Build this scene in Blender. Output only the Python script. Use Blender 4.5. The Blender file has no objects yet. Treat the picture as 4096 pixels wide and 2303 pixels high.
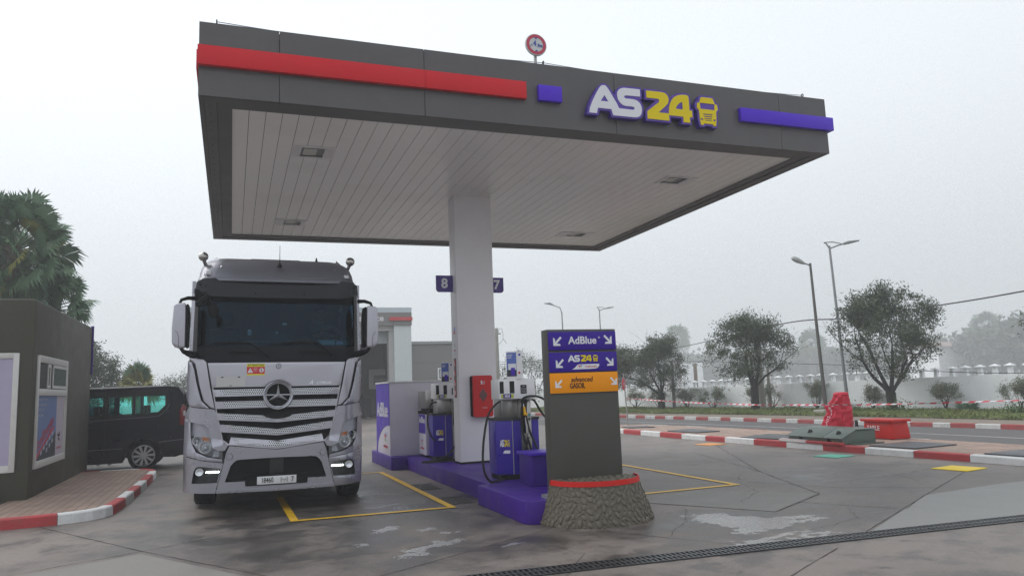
import bpy, bmesh, math, random
from mathutils import Vector, Matrix, noise as mnoise
from mathutils.geometry import tessellate_polygon
R=math.radians; PI=math.pi; sin=math.sin; cos=math.cos
S=bpy.context.scene; COL=S.collection
# ---------------------------------------------------------------- camera
cd=bpy.data.cameras.new('camera'); cam=bpy.data.objects.new('camera',cd); COL.objects.link(cam)
cd.sensor_width=36; cd.lens=26.33; cd.clip_start=.05; cd.clip_end=2000
fw=Vector((0.3493861,0.92773015,0.13132448)); rt=Vector((0.93691291,-0.3475758,-0.03721918)); up=Vector((-0.01111585,-0.13604346,0.99064051))
m=Matrix((rt,up,-fw)).transposed().to_4x4(); m.translation=Vector((0,0,1.566)); cam.matrix_world=m
S.camera=cam
# ---------------------------------------------------------------- world, sun, exposure
W=bpy.data.worlds.new("World"); S.world=W; W.use_nodes=True; nt=W.node_tree; nt.nodes.clear()
out=nt.nodes.new('ShaderNodeOutputWorld'); bg=nt.nodes.new('ShaderNodeBackground'); sky=nt.nodes.new('ShaderNodeTexSky')
sky.sky_type='NISHITA'; sky.sun_disc=False; sky.sun_elevation=R(48); sky.sun_rotation=R(-50); sky.dust_density=4; sky.air_density=1
hs=nt.nodes.new('ShaderNodeHueSaturation'); hs.inputs['Saturation'].default_value=.22
mx=nt.nodes.new('ShaderNodeMixRGB'); mx.inputs[0].default_value=.86; mx.inputs[2].default_value=(8.25,8.8,9.25,1)
nt.links.new(sky.outputs[0],hs.inputs['Color']); nt.links.new(hs.outputs[0],mx.inputs[1]); nt.links.new(mx.outputs[0],bg.inputs[0])
tcw=nt.nodes.new('ShaderNodeTexCoord'); sxw=nt.nodes.new('ShaderNodeSeparateXYZ'); nt.links.new(tcw.outputs['Generated'],sxw.inputs[0])
rw_=nt.nodes.new('ShaderNodeMapRange'); rw_.interpolation_type='SMOOTHSTEP'; rw_.inputs[1].default_value=-.02; rw_.inputs[2].default_value=.42; rw_.inputs[3].default_value=.72; rw_.inputs[4].default_value=1.08; nt.links.new(sxw.outputs[2],rw_.inputs[0])
ra_=nt.nodes.new('ShaderNodeMapRange'); ra_.inputs[1].default_value=.2; ra_.inputs[2].default_value=1.0; ra_.inputs[3].default_value=1.0; ra_.inputs[4].default_value=.88; nt.links.new(sxw.outputs[0],ra_.inputs[0])
mw_=nt.nodes.new('ShaderNodeMath'); mw_.operation='MULTIPLY'; nt.links.new(rw_.outputs[0],mw_.inputs[0]); nt.links.new(ra_.outputs[0],mw_.inputs[1])
mw2=nt.nodes.new('ShaderNodeMixRGB'); mw2.blend_type='MULTIPLY'; mw2.inputs[0].default_value=1; nt.links.new(mx.outputs[0],mw2.inputs[1]); nt.links.new(mw_.outputs[0],mw2.inputs[2]); nt.links.new(mw2.outputs[0],bg.inputs[0])
bg.inputs[1].default_value=.112; nt.links.new(bg.outputs[0],out.inputs[0])
sl=bpy.data.lights.new('sun','SUN'); so=bpy.data.objects.new('sun',sl); COL.objects.link(so)
sl.energy=1.5; sl.angle=R(40); sl.color=(1,.97,.93)
sd=Vector((sin(R(-50))*cos(R(48)),cos(R(-50))*cos(R(48)),sin(R(48))))
so.rotation_euler=sd.to_track_quat('Z','Y').to_euler()
S.view_settings.view_transform='Standard'; S.view_settings.look='None'; S.view_settings.exposure=0.12; S.view_settings.gamma=1
S.render.engine='CYCLES'; c=S.cycles
c.max_bounces=8; c.diffuse_bounces=3; c.glossy_bounces=3; c.transmission_bounces=4; c.transparent_max_bounces=16; c.volume_bounces=3
c.use_denoising=True; c.denoising_prefilter='NONE'; c.sample_clamp_indirect=4
# ---------------------------------------------------------------- materials
MATS={}
def mat(name,col,rough=.6,metal=0,var=.0,vs=4.,bump=0.,bs=40.,spec=.4,coat=0.,emit=None,es=0,alpha=None,dirt=0.,dcol=(.05,.045,.04),coord='Object',stain=0):
    if name in MATS: return MATS[name]
    M=bpy.data.materials.new(name); M.use_nodes=True; N=M.node_tree.nodes; Lk=M.node_tree.links
    b=N['Principled BSDF']; b.inputs['Roughness'].default_value=rough; b.inputs['Metallic'].default_value=metal
    b.inputs['Specular IOR Level'].default_value=spec; b.inputs['Coat Weight'].default_value=coat; b.inputs['Coat Roughness'].default_value=.08
    c4=(*col,1); b.inputs['Base Color'].default_value=c4
    if var or bump or dirt:
        tc=N.new('ShaderNodeTexCoord')
    if var or dirt:
        n=N.new('ShaderNodeTexNoise'); n.inputs['Scale'].default_value=vs; n.inputs['Detail'].default_value=6; n.inputs['Roughness'].default_value=.62
        Lk.new(tc.outputs[coord],n.inputs[0])
        r=N.new('ShaderNodeMapRange'); r.inputs[1].default_value=.3; r.inputs[2].default_value=.7; r.inputs[3].default_value=1-var; r.inputs[4].default_value=1+var
        Lk.new(n.outputs[0],r.inputs[0])
        x=N.new('ShaderNodeMixRGB'); x.blend_type='MULTIPLY'; x.inputs[0].default_value=1; x.inputs[1].default_value=c4; Lk.new(r.outputs[0],x.inputs[2])
        last=x.outputs[0]
        r2=N.new('ShaderNodeMapRange'); r2.inputs[1].default_value=.3; r2.inputs[2].default_value=.7; r2.inputs[3].default_value=rough*.82; r2.inputs[4].default_value=min(1,rough*1.18)
        Lk.new(n.outputs[0],r2.inputs[0]); Lk.new(r2.outputs[0],b.inputs['Roughness'])
        if dirt:
            n2=N.new('ShaderNodeTexNoise'); n2.inputs['Scale'].default_value=vs*2.3; n2.inputs['Detail'].default_value=9; n2.inputs['Roughness'].default_value=.75
            mp=N.new('ShaderNodeMapping'); mp.inputs['Scale'].default_value=(2.2,2.2,.22) if stain else (1,1,.35); Lk.new(tc.outputs[coord],mp.inputs[0]); Lk.new(mp.outputs[0],n2.inputs[0])
            r3=N.new('ShaderNodeMapRange'); r3.inputs[1].default_value=.52; r3.inputs[2].default_value=.75; r3.inputs[4].default_value=dirt; Lk.new(n2.outputs[0],r3.inputs[0])
            y=N.new('ShaderNodeMixRGB'); y.inputs[2].default_value=(*dcol,1); Lk.new(r3.outputs[0],y.inputs[0]); Lk.new(last,y.inputs[1]); last=y.outputs[0]
        Lk.new(last,b.inputs['Base Color'])
    if bump:
        n3=N.new('ShaderNodeTexNoise'); n3.inputs['Scale'].default_value=bs; n3.inputs['Detail'].default_value=5; Lk.new(tc.outputs[coord],n3.inputs[0])
        bp=N.new('ShaderNodeBump'); bp.inputs['Strength'].default_value=bump; bp.inputs['Distance'].default_value=.02; Lk.new(n3.outputs[0],bp.inputs['Height']); Lk.new(bp.outputs[0],b.inputs['Normal'])
    if emit: b.inputs['Emission Color'].default_value=(*emit,1); b.inputs['Emission Strength'].default_value=es
    MATS[name]=M; return M
def glass(name,tint,rough=.02,refl=1.0):
    M=bpy.data.materials.new(name); M.use_nodes=True; N=M.node_tree.nodes; Lk=M.node_tree.links; N.clear()
    o=N.new('ShaderNodeOutputMaterial'); t=N.new('ShaderNodeBsdfTransparent'); g=N.new('ShaderNodeBsdfGlossy'); f=N.new('ShaderNodeFresnel'); x=N.new('ShaderNodeMixShader')
    t.inputs[0].default_value=(*tint,1); g.inputs['Roughness'].default_value=rough; g.inputs['Color'].default_value=(*(refl if isinstance(refl,tuple) else (refl,)*3),1); f.inputs[0].default_value=1.5
    Lk.new(f.outputs[0],x.inputs[0]); Lk.new(t.outputs[0],x.inputs[1]); Lk.new(g.outputs[0],x.inputs[2]); Lk.new(x.outputs[0],o.inputs[0]); MATS[name]=M; return M
# ---------------------------------------------------------------- mesh helpers
class MB:
    def __init__(s): s.v=[]; s.f=[]; s.m=[]
    def add(s,v,f,mi=0):
        o=len(s.v); s.v+= [tuple(p) for p in v]; s.f+=[tuple(i+o for i in q) for q in f]; s.m+=[mi]*len(f); return s
    def box(s,x0,x1,y0,y1,z0,z1,mi=0):
        v=[(x,y,z) for z in(z0,z1) for y in(y0,y1) for x in(x0,x1)]
        return s.add(v,[(0,2,3,1),(4,5,7,6),(0,1,5,4),(2,6,7,3),(0,4,6,2),(1,3,7,5)],mi)
    def cyl(s,a,b,r0,r1=None,n=16,mi=0,cap=True):
        r1=r0 if r1 is None else r1; a=Vector(a); b=Vector(b); d=(b-a).normalized()
        t=Vector((0,0,1)) if abs(d.z)<.9 else Vector((1,0,0)); p=d.cross(t).normalized(); q=d.cross(p)
        v=[a+(p*cos(2*PI*i/n)+q*sin(2*PI*i/n))*r0 for i in range(n)]+[b+(p*cos(2*PI*i/n)+q*sin(2*PI*i/n))*r1 for i in range(n)]
        f=[(i,n+i,n+(i+1)%n,(i+1)%n) for i in range(n)]
        if cap: f+=[tuple(range(n)),tuple(range(2*n-1,n-1,-1))]
        return s.add(v,f,mi)
    def tube(s,pts,r,n=8,mi=0):
        P=[Vector(p) for p in pts]; rs=r if isinstance(r,(list,tuple)) else [r]*len(P)
        prev=None; v=[]; 
        for i,p in enumerate(P):
            d=(P[min(i+1,len(P)-1)]-P[max(i-1,0)]).normalized()
            if prev is None:
                t=Vector((0,0,1)) if abs(d.z)<.9 else Vector((1,0,0)); u=d.cross(t).normalized()
            else: u=(prev-d*prev.dot(d)).normalized()
            prev=u; w=d.cross(u)
            v+=[p+(u*cos(2*PI*k/n)+w*sin(2*PI*k/n))*rs[i] for k in range(n)]
        f=[(i*n+k,i*n+(k+1)%n,(i+1)*n+(k+1)%n,(i+1)*n+k) for i in range(len(P)-1) for k in range(n)]
        f+=[tuple(range(n-1,-1,-1)),tuple(range((len(P)-1)*n,len(P)*n))]
        return s.add(v,f,mi)
    def lathe(s,prof,o,ax='z',n=32,mi=0,a0=0,a1=2*PI,sx=1,sy=1):
        full=abs(a1-a0-2*PI)<1e-6; k=n if full else n+1; v=[]
        for r,h in prof:
            for i in range(k):
                a=a0+(a1-a0)*i/n; x,y=r*cos(a)*sx,r*sin(a)*sy
                v.append({'z':(o[0]+x,o[1]+y,o[2]+h),'y':(o[0]+x,o[1]+h,o[2]+y),'x':(o[0]+h,o[1]+x,o[2]+y)}[ax])
        f=[(j*k+i,j*k+(i+1)%k,(j+1)*k+(i+1)%k,(j+1)*k+i) for j in range(len(prof)-1) for i in range(n)]
        return s.add(v,f,mi)
    def prism(s,poly,d0,d1,plane='xz',holes=(),mi=0,side=None,front=True,back=True):
        loops=[list(poly)]+[list(h) for h in holes]
        def P(p,d): return {'xz':(p[0],d,p[1]),'xy':(p[0],p[1],d),'yz':(d,p[0],p[1])}[plane]
        flat=[q for l in loops for q in l]; tri=tessellate_polygon([[Vector((q[0],q[1],0)) for q in l] for l in loops])
        n=len(flat); v=[P(q,d0) for q in flat]+[P(q,d1) for q in flat]
        f=[]
        if front: f+=[tuple(t) for t in tri]
        if back: f+=[tuple(i+n for i in t[::-1]) for t in tri]
        s.add(v,f,mi); o=0; g=[]
        for l in loops:
            k=len(l); g+=[(o+i,o+(i+1)%k,n+o+(i+1)%k,n+o+i) for i in range(k)]; o+=k
        s.add(v,g,mi if side is None else side); return s
    def ico(s,c,r,mi=0,sub=2,sc=(1,1,1)):
        bm=bmesh.new(); bmesh.ops.create_icosphere(bm,subdivisions=sub,radius=1); bm.verts.ensure_lookup_table()
        v=[(c[0]+p.co.x*r*sc[0],c[1]+p.co.y*r*sc[1],c[2]+p.co.z*r*sc[2]) for p in bm.verts]; f=[tuple(q.index for q in k.verts) for k in bm.faces]; bm.free()
        return s.add(v,f,mi)
    def build(s,name,mats,parent=None,smooth=None,bevel=0,loc=None,seg=2,fix=True,fn=None):
        if not isinstance(mats,(list,tuple)): mats=[mats]
        off=Vector((0,0,0))
        if loc is not None: off=Vector(loc)
        elif parent is not None:
            q=parent
            while q is not None: off+=q.location; q=q.parent
        me=bpy.data.meshes.new(name); V=s.v if fn is None else [fn(*p) for p in s.v]
        me.from_pydata([Vector(p)-off for p in V],[],s.f)
        for k in mats: me.materials.append(k)
        me.polygons.foreach_set('material_index',s.m)
        if fix or bevel:
            bm=bmesh.new(); bm.from_mesh(me); bmesh.ops.remove_doubles(bm,verts=bm.verts,dist=1e-5); bmesh.ops.recalc_face_normals(bm,faces=bm.faces)
            if bevel:
                es=[e for e in bm.edges if e.is_manifold and e.calc_face_angle(0)>R(32)]
                bmesh.ops.bevel(bm,geom=es,offset=bevel,segments=seg,profile=.5,affect='EDGES',clamp_overlap=True)
            if smooth or bevel:
                an=R(smooth or 35)
                for q in bm.faces: q.smooth=True
                for e in bm.edges: e.smooth=not(e.is_manifold and e.calc_face_angle(0)>an) if e.is_manifold else False
            bm.to_mesh(me); bm.free()
        o=bpy.data.objects.new(name,me); COL.objects.link(o)
        if loc is not None: o.location=loc
        if parent is not None: o.parent=parent
        return o
def tag(o,label=None,cat=None,group=None,kind=None):
    if label: o['label']=label
    if cat: o['category']=cat
    if group: o['group']=group
    if kind: o['kind']=kind
    return o
def root(name,loc,label,cat,group=None):
    o=bpy.data.objects.new(name,None); COL.objects.link(o); o.location=loc; o.empty_display_size=.2; return tag(o,label,cat,group)
def struct(o): o['kind']='structure'; return o
def copytree(o,parent=None):
    k=o.copy(); COL.objects.link(k); k.parent=parent
    for h in list(o.children): copytree(h,k)
    return k
_tc={}
def textmesh(s,size,bold=0,shear=0,sx=1,ext=.002,align='CENTER'):
    cu=bpy.data.curves.new('t','FONT'); cu.body=s; cu.size=size; cu.offset=bold; cu.shear=shear; cu.extrude=ext; cu.align_x=align; cu.align_y='CENTER'; cu.resolution_u=3
    ob=bpy.data.objects.new('t',cu); COL.objects.link(ob); dg=bpy.context.evaluated_depsgraph_get(); me=bpy.data.meshes.new_from_object(ob.evaluated_get(dg))
    v=[(p.co.x*sx,p.co.y,p.co.z) for p in me.vertices]; f=[tuple(p.vertices) for p in me.polygons]
    bpy.data.objects.remove(ob); bpy.data.meshes.remove(me); return v,f
def text(mb,s,size,pos,face='-y',bold=0,shear=0,sx=1,ext=.002,mi=0,align='CENTER',rot=0):
    v,f=textmesh(s,size,bold,shear,sx,ext,align); x0,y0,z0=pos; o=[]
    for x,y,z in v:
        if rot: x,y=x*cos(rot)-y*sin(rot),x*sin(rot)+y*cos(rot)
        if face=='-y': o.append((x0+x,y0-z,z0+y))
        elif face=='+x': o.append((x0+z,y0+x,z0+y))
        elif face=='-x': o.append((x0-z,y0-x,z0+y))
        elif face=='+z': o.append((x0+x,y0+y,z0+z))
    mb.add(o,f,mi); return mb
# ---------------------------------------------------------------- common materials
M=lambda k:MATS[k]
mat('fascia',(.088,.083,.085),.45,.0,var=.12,vs=1.2,dirt=.5,dcol=(.07,.066,.064),stain=1)
mat('soffit',(.12,.118,.115),.5,.1,var=.1,vs=2,dirt=.3)
mat('red',(.60,.014,.024),.5,spec=.2,var=.04,vs=2); mat('redsign',(.58,.012,.014),.4,spec=.3,var=.06,vs=6)
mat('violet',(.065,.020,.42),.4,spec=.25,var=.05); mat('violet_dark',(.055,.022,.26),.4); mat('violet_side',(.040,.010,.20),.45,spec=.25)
mat('white_sign',(.72,.72,.76),.4); mat('yellow_sign',(.74,.57,.002),.5,spec=.2); mat('orange_sign',(.86,.30,.002),.45,spec=.2)
mat('column',(.80,.78,.80),.42,var=.03,vs=1.5,dirt=.12,dcol=(.5,.48,.46),bump=.08,bs=60)
mat('galv',(.35,.35,.35),.45,.6,var=.1); mat('black',(.006,.006,.008),.55,spec=.12); mat('black_gloss',(.007,.007,.010),.25,spec=.3); mat('rubber',(.011,.011,.012),.6,spec=.3,var=.1,vs=20)
mat('white_paint',(.78,.77,.78),.4,var=.03); mat('steel',(.40,.39,.37),.32,.85,var=.12,vs=5); mat('chrome',(.7,.7,.72),.12,1)
mat('pump_blue',(.030,.008,.30),.32,coat=.12,spec=.3,var=.05); mat('pump_blue2',(.05,.02,.42),.25,coat=.4)
mat('island',(.050,.012,.23),.45,spec=.2,var=.14,vs=3,dirt=.35,dcol=(.035,.012,.10),bump=.15,bs=15)
mat('totem',(.068,.067,.057),.5,var=.06,vs=3,dirt=.2,dcol=(.07,.068,.06)); mat('kiosk',(.058,.055,.040),.75,var=.1,vs=2.5,dirt=.25,dcol=(.06,.06,.05),bump=.2,bs=30)
mat('label_red',(.55,.02,.05),.4); mat('ink',(.01,.01,.012),.5); mat('green_logo',(.2,.6,.2),.4); mat('blue_logo',(.1,.25,.8),.4)
mat('silver',(.36,.355,.405),.29,.80,var=.02,vs=2.5,dirt=.05,dcol=(.2,.19,.19),coat=.35)
mat('silver_dark',(.12,.12,.14),.5,.3); mat('led',(1,1,1),.3,emit=(.92,1,.97),es=9)
mat('tyre',(.009,.009,.010),.85,spec=.2,bump=.3,bs=50); mat('bark',(.022,.019,.017),.9,var=.35,vs=8,bump=.8,bs=25)
mat('concrete_post',(.30,.29,.26),.85,var=.12,vs=4,bump=.2)
mat('shirt_blue',(.03,.045,.09),.85,var=.1); mat('skin',(.35,.2,.14),.55); mat('hair',(.015,.012,.01),.7); mat('cloth_grey',(.16,.16,.165),.9); mat('shoe',(.3,.3,.32),.7); mat('jeans',(.02,.025,.05),.9)
glass('windscreen',(.50,.62,.71),.02,(.17,.27,.36)); glass('van_glass',(.66,.96,.93),.03,.4); glass('lamp_glass',(.97,.98,1),.03,.7); glass('kiosk_glass',(.45,.58,.55),.03,.8)
# ---------------------------------------------------------------- ground shader
def ground_material():
    G=bpy.data.materials.new('concrete_ground'); G.use_nodes=True; N=G.node_tree.nodes; Lk=G.node_tree.links; b=N['Principled BSDF']
    tc=N.new('ShaderNodeTexCoord')
    def noise(sc,det=6,ro=.6,vec=None):
        n=N.new('ShaderNodeTexNoise'); n.inputs['Scale'].default_value=sc; n.inputs['Detail'].default_value=det; n.inputs['Roughness'].default_value=ro; Lk.new(vec or tc.outputs['Object'],n.inputs[0]); return n
    def rng(s,a,b2,c2,d,smooth=True):
        r=N.new('ShaderNodeMapRange'); r.inputs[1].default_value=a; r.inputs[2].default_value=b2; r.inputs[3].default_value=c2; r.inputs[4].default_value=d
        if smooth: r.interpolation_type='SMOOTHSTEP'
        Lk.new(s,r.inputs[0]); return r.outputs[0]
    def math_(op,a,b2,clamp=False):
        q=N.new('ShaderNodeMath'); q.operation=op; q.use_clamp=clamp
        for i,x in enumerate((a,b2)):
            if isinstance(x,(int,float)): q.inputs[i].default_value=x
            else: Lk.new(x,q.inputs[i])
        return q.outputs[0]
    # distorted coordinates
    nd=noise(1.1,8,.7); vm=N.new('ShaderNodeVectorMath'); vm.operation='SUBTRACT'; vm.inputs[1].default_value=(.5,.5,.5); Lk.new(nd.outputs['Color'],vm.inputs[0])
    vs_=N.new('ShaderNodeVectorMath'); vs_.operation='SCALE'; vs_.inputs['Scale'].default_value=1.5; Lk.new(vm.outputs[0],vs_.inputs[0])
    va=N.new('ShaderNodeVectorMath'); va.operation='ADD'; Lk.new(tc.outputs['Object'],va.inputs[0]); Lk.new(vs_.outputs[0],va.inputs[1])
    def blobs(lst,edge):
        acc=None
        for (x,y,rx,ry,rot) in lst:
            mp=N.new('ShaderNodeMapping'); mp.vector_type='TEXTURE'; mp.inputs['Location'].default_value=(x,y,0); mp.inputs['Rotation'].default_value=(0,0,R(rot)); mp.inputs['Scale'].default_value=(rx,ry,1)
            Lk.new(va.outputs[0],mp.inputs[0]); ln=N.new('ShaderNodeVectorMath'); ln.operation='LENGTH'; Lk.new(mp.outputs[0],ln.inputs[0])
            k=rng(ln.outputs['Value'],1-edge,1+edge,1,0); acc=k if acc is None else math_('MAXIMUM',acc,k)
        return acc
    big=noise(.22,5,.55); med=noise(1.7,8,.65); fine=noise(38,6,.7); streak_m=N.new('ShaderNodeMapping'); streak_m.inputs['Scale'].default_value=(2.6,.42,1); streak_m.inputs['Rotation'].default_value=(0,0,R(6)); Lk.new(tc.outputs['Object'],streak_m.inputs[0]); streak=noise(2.1,8,.7,streak_m.outputs[0])
    wet=blobs([(1.2,8.6,1.7,1.2,10),(.3,9.9,1.6,1.5,0),(2.3,9.6,.9,1.8,0),(2.3,7.3,1.3,.6,15),(1.0,13,1.2,3.,0),(3.0,11,.35,1.9,0),(5.2,7.1,1.3,.75,8),(6.6,7.0,1.2,.6,30),(4.3,6.1,1.4,.3,-4),(9.2,10,1.6,.8,25),(8.8,8.6,1.4,.5,25)],.35)
    wet=math_('MULTIPLY',wet,rng(med.outputs[0],.30,.60,.30,1.0))
    pud=blobs([(5.25,7.25,.36,.42,0),(5.7,6.95,.62,.16,14),(5.25,6.72,.32,.15,0),(4.95,6.25,.55,.1,6),(5.45,6.1,.2,.06,20),(1.95,7.75,.34,.1,25),(1.6,7.45,.24,.05,30),(2.05,8.6,.15,.11,0),(2.2,10.6,.55,.035,12),(2.15,11.9,.6,.03,-10),(1.65,8.95,.2,.1,30),(2.6,7.3,.14,.08,0),(1.3,8.1,.1,.06,0),(2.35,8.25,.1,.07,0),(2.05,10.1,.35,.05,30)],.10)
    pud=math_('MULTIPLY',pud,rng(fine.outputs[0],.30,.46,.35,1))
    # base colour
    def mix(a,b2,fac,bt='MIX'):
        q=N.new('ShaderNodeMixRGB'); q.blend_type=bt
        for i,x in ((1,a),(2,b2)):
            if isinstance(x,tuple): q.inputs[i].default_value=(*x,1)
            else: Lk.new(x,q.inputs[i])
        if isinstance(fac,(int,float)): q.inputs[0].default_value=fac
        else: Lk.new(fac,q.inputs[0])
        return q.outputs[0]
    base=mix((.200,.166,.147),(.125,.105,.094),rng(big.outputs[0],.38,.62,0,1))
    base=mix(base,(.060,.050,.045),rng(med.outputs[0],.44,.66,0,.85))
    base=mix(base,(.21,.195,.18),rng(streak.outputs[0],.58,.78,0,.55))
    base=mix(base,(.105,.08,.06),rng(noise(.9,6,.6).outputs[0],.60,.74,0,.5))
    base=mix(base,(.32,.32,.32),rng(fine.outputs[0],.3,.7,.10,0),'MIX')
    base=mix(base,(.055,.045,.038),rng(noise(150,3,.7).outputs[0],.50,.72,0,.55))
    base=mix(base,(.30,.285,.27),rng(noise(90,4,.7).outputs[0],.62,.80,0,.4))
    base=mix(base,(.045,.036,.030),rng(noise(3.1,5,.6).outputs[0],.62,.72,0,.7))
    base=mix(base,(.028,.024,.022),math_('MULTIPLY',wet,.85))
    base=mix(base,(.40,.40,.39),math_('MULTIPLY',pud,.5))  # puddles paled: the sky's reflection is mixed into the base colour
    Lk.new(base,b.inputs['Base Color'])
    ro=math_('SUBTRACT',rng(med.outputs[0],.3,.7,.62,.45),math_('MULTIPLY',wet,.16)); ro=math_('SUBTRACT',ro,math_('MULTIPLY',pud,.3)); ro=math_('MAXIMUM',ro,.06); Lk.new(ro,b.inputs['Roughness'])
    b.inputs['Specular IOR Level'].default_value=.5
    bp=N.new('ShaderNodeBump'); bp.inputs['Distance'].default_value=.008; bp.inputs['Strength'].default_value=.55; Lk.new(fine.outputs[0],bp.inputs['Height']); Lk.new(bp.outputs[0],b.inputs['Normal'])
    return G
GM=ground_material()
MB().add([(-199,-59,0),(299,-59,0),(299,319,0),(-199,319,0)],[(0,1,2,3)]).build("ground",GM)['kind']='structure'
# joints and cracks: thin dark strips 4 mm above the slab
mat('joint',(.042,.036,.032),.9); mat('patch_light',(.22,.218,.21),.6,var=.08,vs=2.5,dirt=.35,dcol=(.2,.19,.18),bump=.12,bs=50); mat('patch_mid',(.185,.175,.162),.6,var=.1,vs=2.5,dirt=.4,dcol=(.18,.165,.15),bump=.12,bs=50)
rj=random.Random(5)
def strip(mb,pts,w,z,wob=0):
    P=[]
    for (a,b) in zip(pts[:-1],pts[1:]):
        n=max(1,int(math.dist(a,b)/.12))
        for i in range(n): t=i/n; P.append((a[0]+(b[0]-a[0])*t+rj.uniform(-wob,wob),a[1]+(b[1]-a[1])*t+rj.uniform(-wob,wob)))
    P.append(pts[-1]); v=[]; f=[]
    for i,p in enumerate(P):
        q=P[min(i+1,len(P)-1)]; o=P[max(i-1,0)]; dx,dy=q[0]-o[0],q[1]-o[1]; l=math.hypot(dx,dy) or 1; ww=w*.5*(1+rj.uniform(-.5,.5)*(wob>0))
        v+=[(p[0]-dy/l*ww,p[1]+dx/l*ww,z),(p[0]+dy/l*ww,p[1]-dx/l*ww,z)]
        if i: f.append((2*i-2,2*i-1,2*i+1,2*i))
    mb.add(v,f)
mb=MB()
for l in [[(-2.4,11.7),(-.86,9.05),(.35,7.15),(1.2,5.8)],[(-6,5.8),(-1.92,8.49),(-.86,9.05),(.01,9.6),(.75,10.1)],[(.4,6.2),(1.24,6.72),(2.92,7.68),(3.34,7.92)],
          [(3.79,7.44),(4.27,6.65),(4.53,6.22)],[(5.14,8.85),(6.03,7.46),(7.4,8.25),(8.39,10.72),(11.2,16)],[(7.0,13.0),(7.26,10.1),(8.0,8.6),(9.0,7.8)],[(10.76,8.79),(8.4,7.46),(5.95,6.05)],[(3.9,4.9),(5.22,5.65)],[(6.72,7.87),(7.34,6.81),(8.2,7.35)],[(9.6,14.6),(8.4,10.7)],[(6.9,13.05),(8.39,10.72)],[(-9,14),(-9,40)],[(3.2,15),(2,22),(2,44)],[(5.7,19),(10.9,19)],[(6,16),(10.9,17)]]:
    strip(mb,l,.009,.004,.004)
struct(mb.build('slab_joint',M('joint'),fix=False))
mb=MB(); rj=random.Random(9)
for l in [[(-.42,8.32),(.18,7.51),(.67,7.59),(1.42,7.66),(2.2,7.9)],[(4.2,6.9),(4.9,7.6),(5.3,8.3)],[(6.1,8.2),(6.9,8.9),(7.3,9.9),(7.9,10.6)],[(5.6,6.4),(6.5,6.7),(6.9,7.2),(7.6,6.9)],[(2.6,5.9),(3.1,6.6),(3.0,7.1)],[(9.3,8.2),(9.9,9.6),(9.7,11.2)],[(8.2,9),(9.6,9.1),(10.9,9.4)],[(7.9,12.2),(9.2,12.6),(10.6,12.4)],[(-1.6,7.2),(-.4,6.9),(.6,6.4)]]:
    strip(mb,l,.0045,.0045,.03)
struct(mb.build('slab_crack',M('joint'),fix=False))
mb=MB(); mb.add([(5.1,8.9,.003),(6.03,7.48,.003),(7.38,8.27,.003),(6.3,9.45,.003),(5.6,9.3,.003)],[(0,1,2,3,4)]); struct(mb.build('concrete_patch',M('patch_mid'),fix=False))
mb=MB(); mb.add([(8.36,7.43,.003),(6.0,6.03,.003),(9.5,5.75,.003),(12.1,5.6,.003),(12.0,7.6,.003),(9.8,7.6,.003)],[(0,1,2,3,4,5)]); struct(mb.build('concrete_patch',M('patch_light'),fix=False))
mb=MB(); mb.add([(-.86,8.9,.003),(-2.6,8.0,.003),(-1.2,5.5,.003),(1.1,5.8,.003),(.2,7.2,.003)],[(0,1,2,3,4)]); struct(mb.build('concrete_patch',M('patch_mid'),fix=False))
# yellow bay markings
mat('yellow_paint',(.72,.42,.015),.5,var=.1,vs=6,dirt=.65,dcol=(.25,.17,.06)); 
def poly2(mb,pts,w,z):
    for a,b in zip(pts[:-1],pts[1:]):
        dx,dy=b[0]-a[0],b[1]-a[1]; l=math.hypot(dx,dy); nx,ny=-dy/l*w/2,dx/l*w/2; ex,ey=dx/l*w/2,dy/l*w/2
        mb.add([(a[0]+nx-ex,a[1]+ny-ey,z),(a[0]-nx-ex,a[1]-ny-ey,z),(b[0]-nx+ex,b[1]-ny+ey,z),(b[0]+nx+ex,b[1]+ny+ey,z)],[(0,1,2,3)])
def bay(pts,lbl):
    mb=MB()
    z=.0075
    for i,(a,b) in enumerate(zip(pts[:-1],pts[1:])): poly2(mb,[a,b],.1,z+.0006*i)
    o=mb.build('bay_marking',M('yellow_paint'),fix=False); struct(o)
bay([(.3,15.1),(2.78,15.1),(2.79,10.0),(.76,10.1),(.72,12.5)],''); bay([(5.2,9.6),(7.08,9.62),(7.1,15.2),(5.6,15.2)],'')
# ================================================================ CANOPY
SL=-.0117
def slope(x,y,z): return (x,y,z+SL*(y-9.2))
X0,X1,Y0,Y1=-.41,9.06,9.2,17.4; ZB,ZT=5.13,6.05
can=root('canopy',((X0+X1)/2,13.2,0),'grey forecourt canopy with white slatted ceiling over the pumps','canopy')
mb=MB(); xs=[X0,.51,2.34,5.17,8.12,X1]
for i,(a,b) in enumerate(zip(xs[:-1],xs[1:])):
    g=.004; mb.box(a+(g if i else 0),b-(g if i<4 else 0),Y0,Y0+.06,ZB,ZT)
ys=[Y0+.06,11.2,14.0,16.8,Y1]
for a,b in zip(ys[:-1],ys[1:]):
    mb.box(X0,X0+.06,a+.003,b-.003,ZB,ZT); mb.box(X1-.06,X1,a+.003,b-.003,ZB,ZT)
mb.box(X0+.06,X1-.06,Y1-.06,Y1,ZB,ZT)
mb.build('fascia',M('fascia'),can,fn=slope)
mb=MB(); mb.box(X0+.02,X1-.02,Y0+.02,Y1-.02,ZT-.10,ZT-.03); mb.build('roof_deck',M('soffit'),can,fn=slope)
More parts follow.
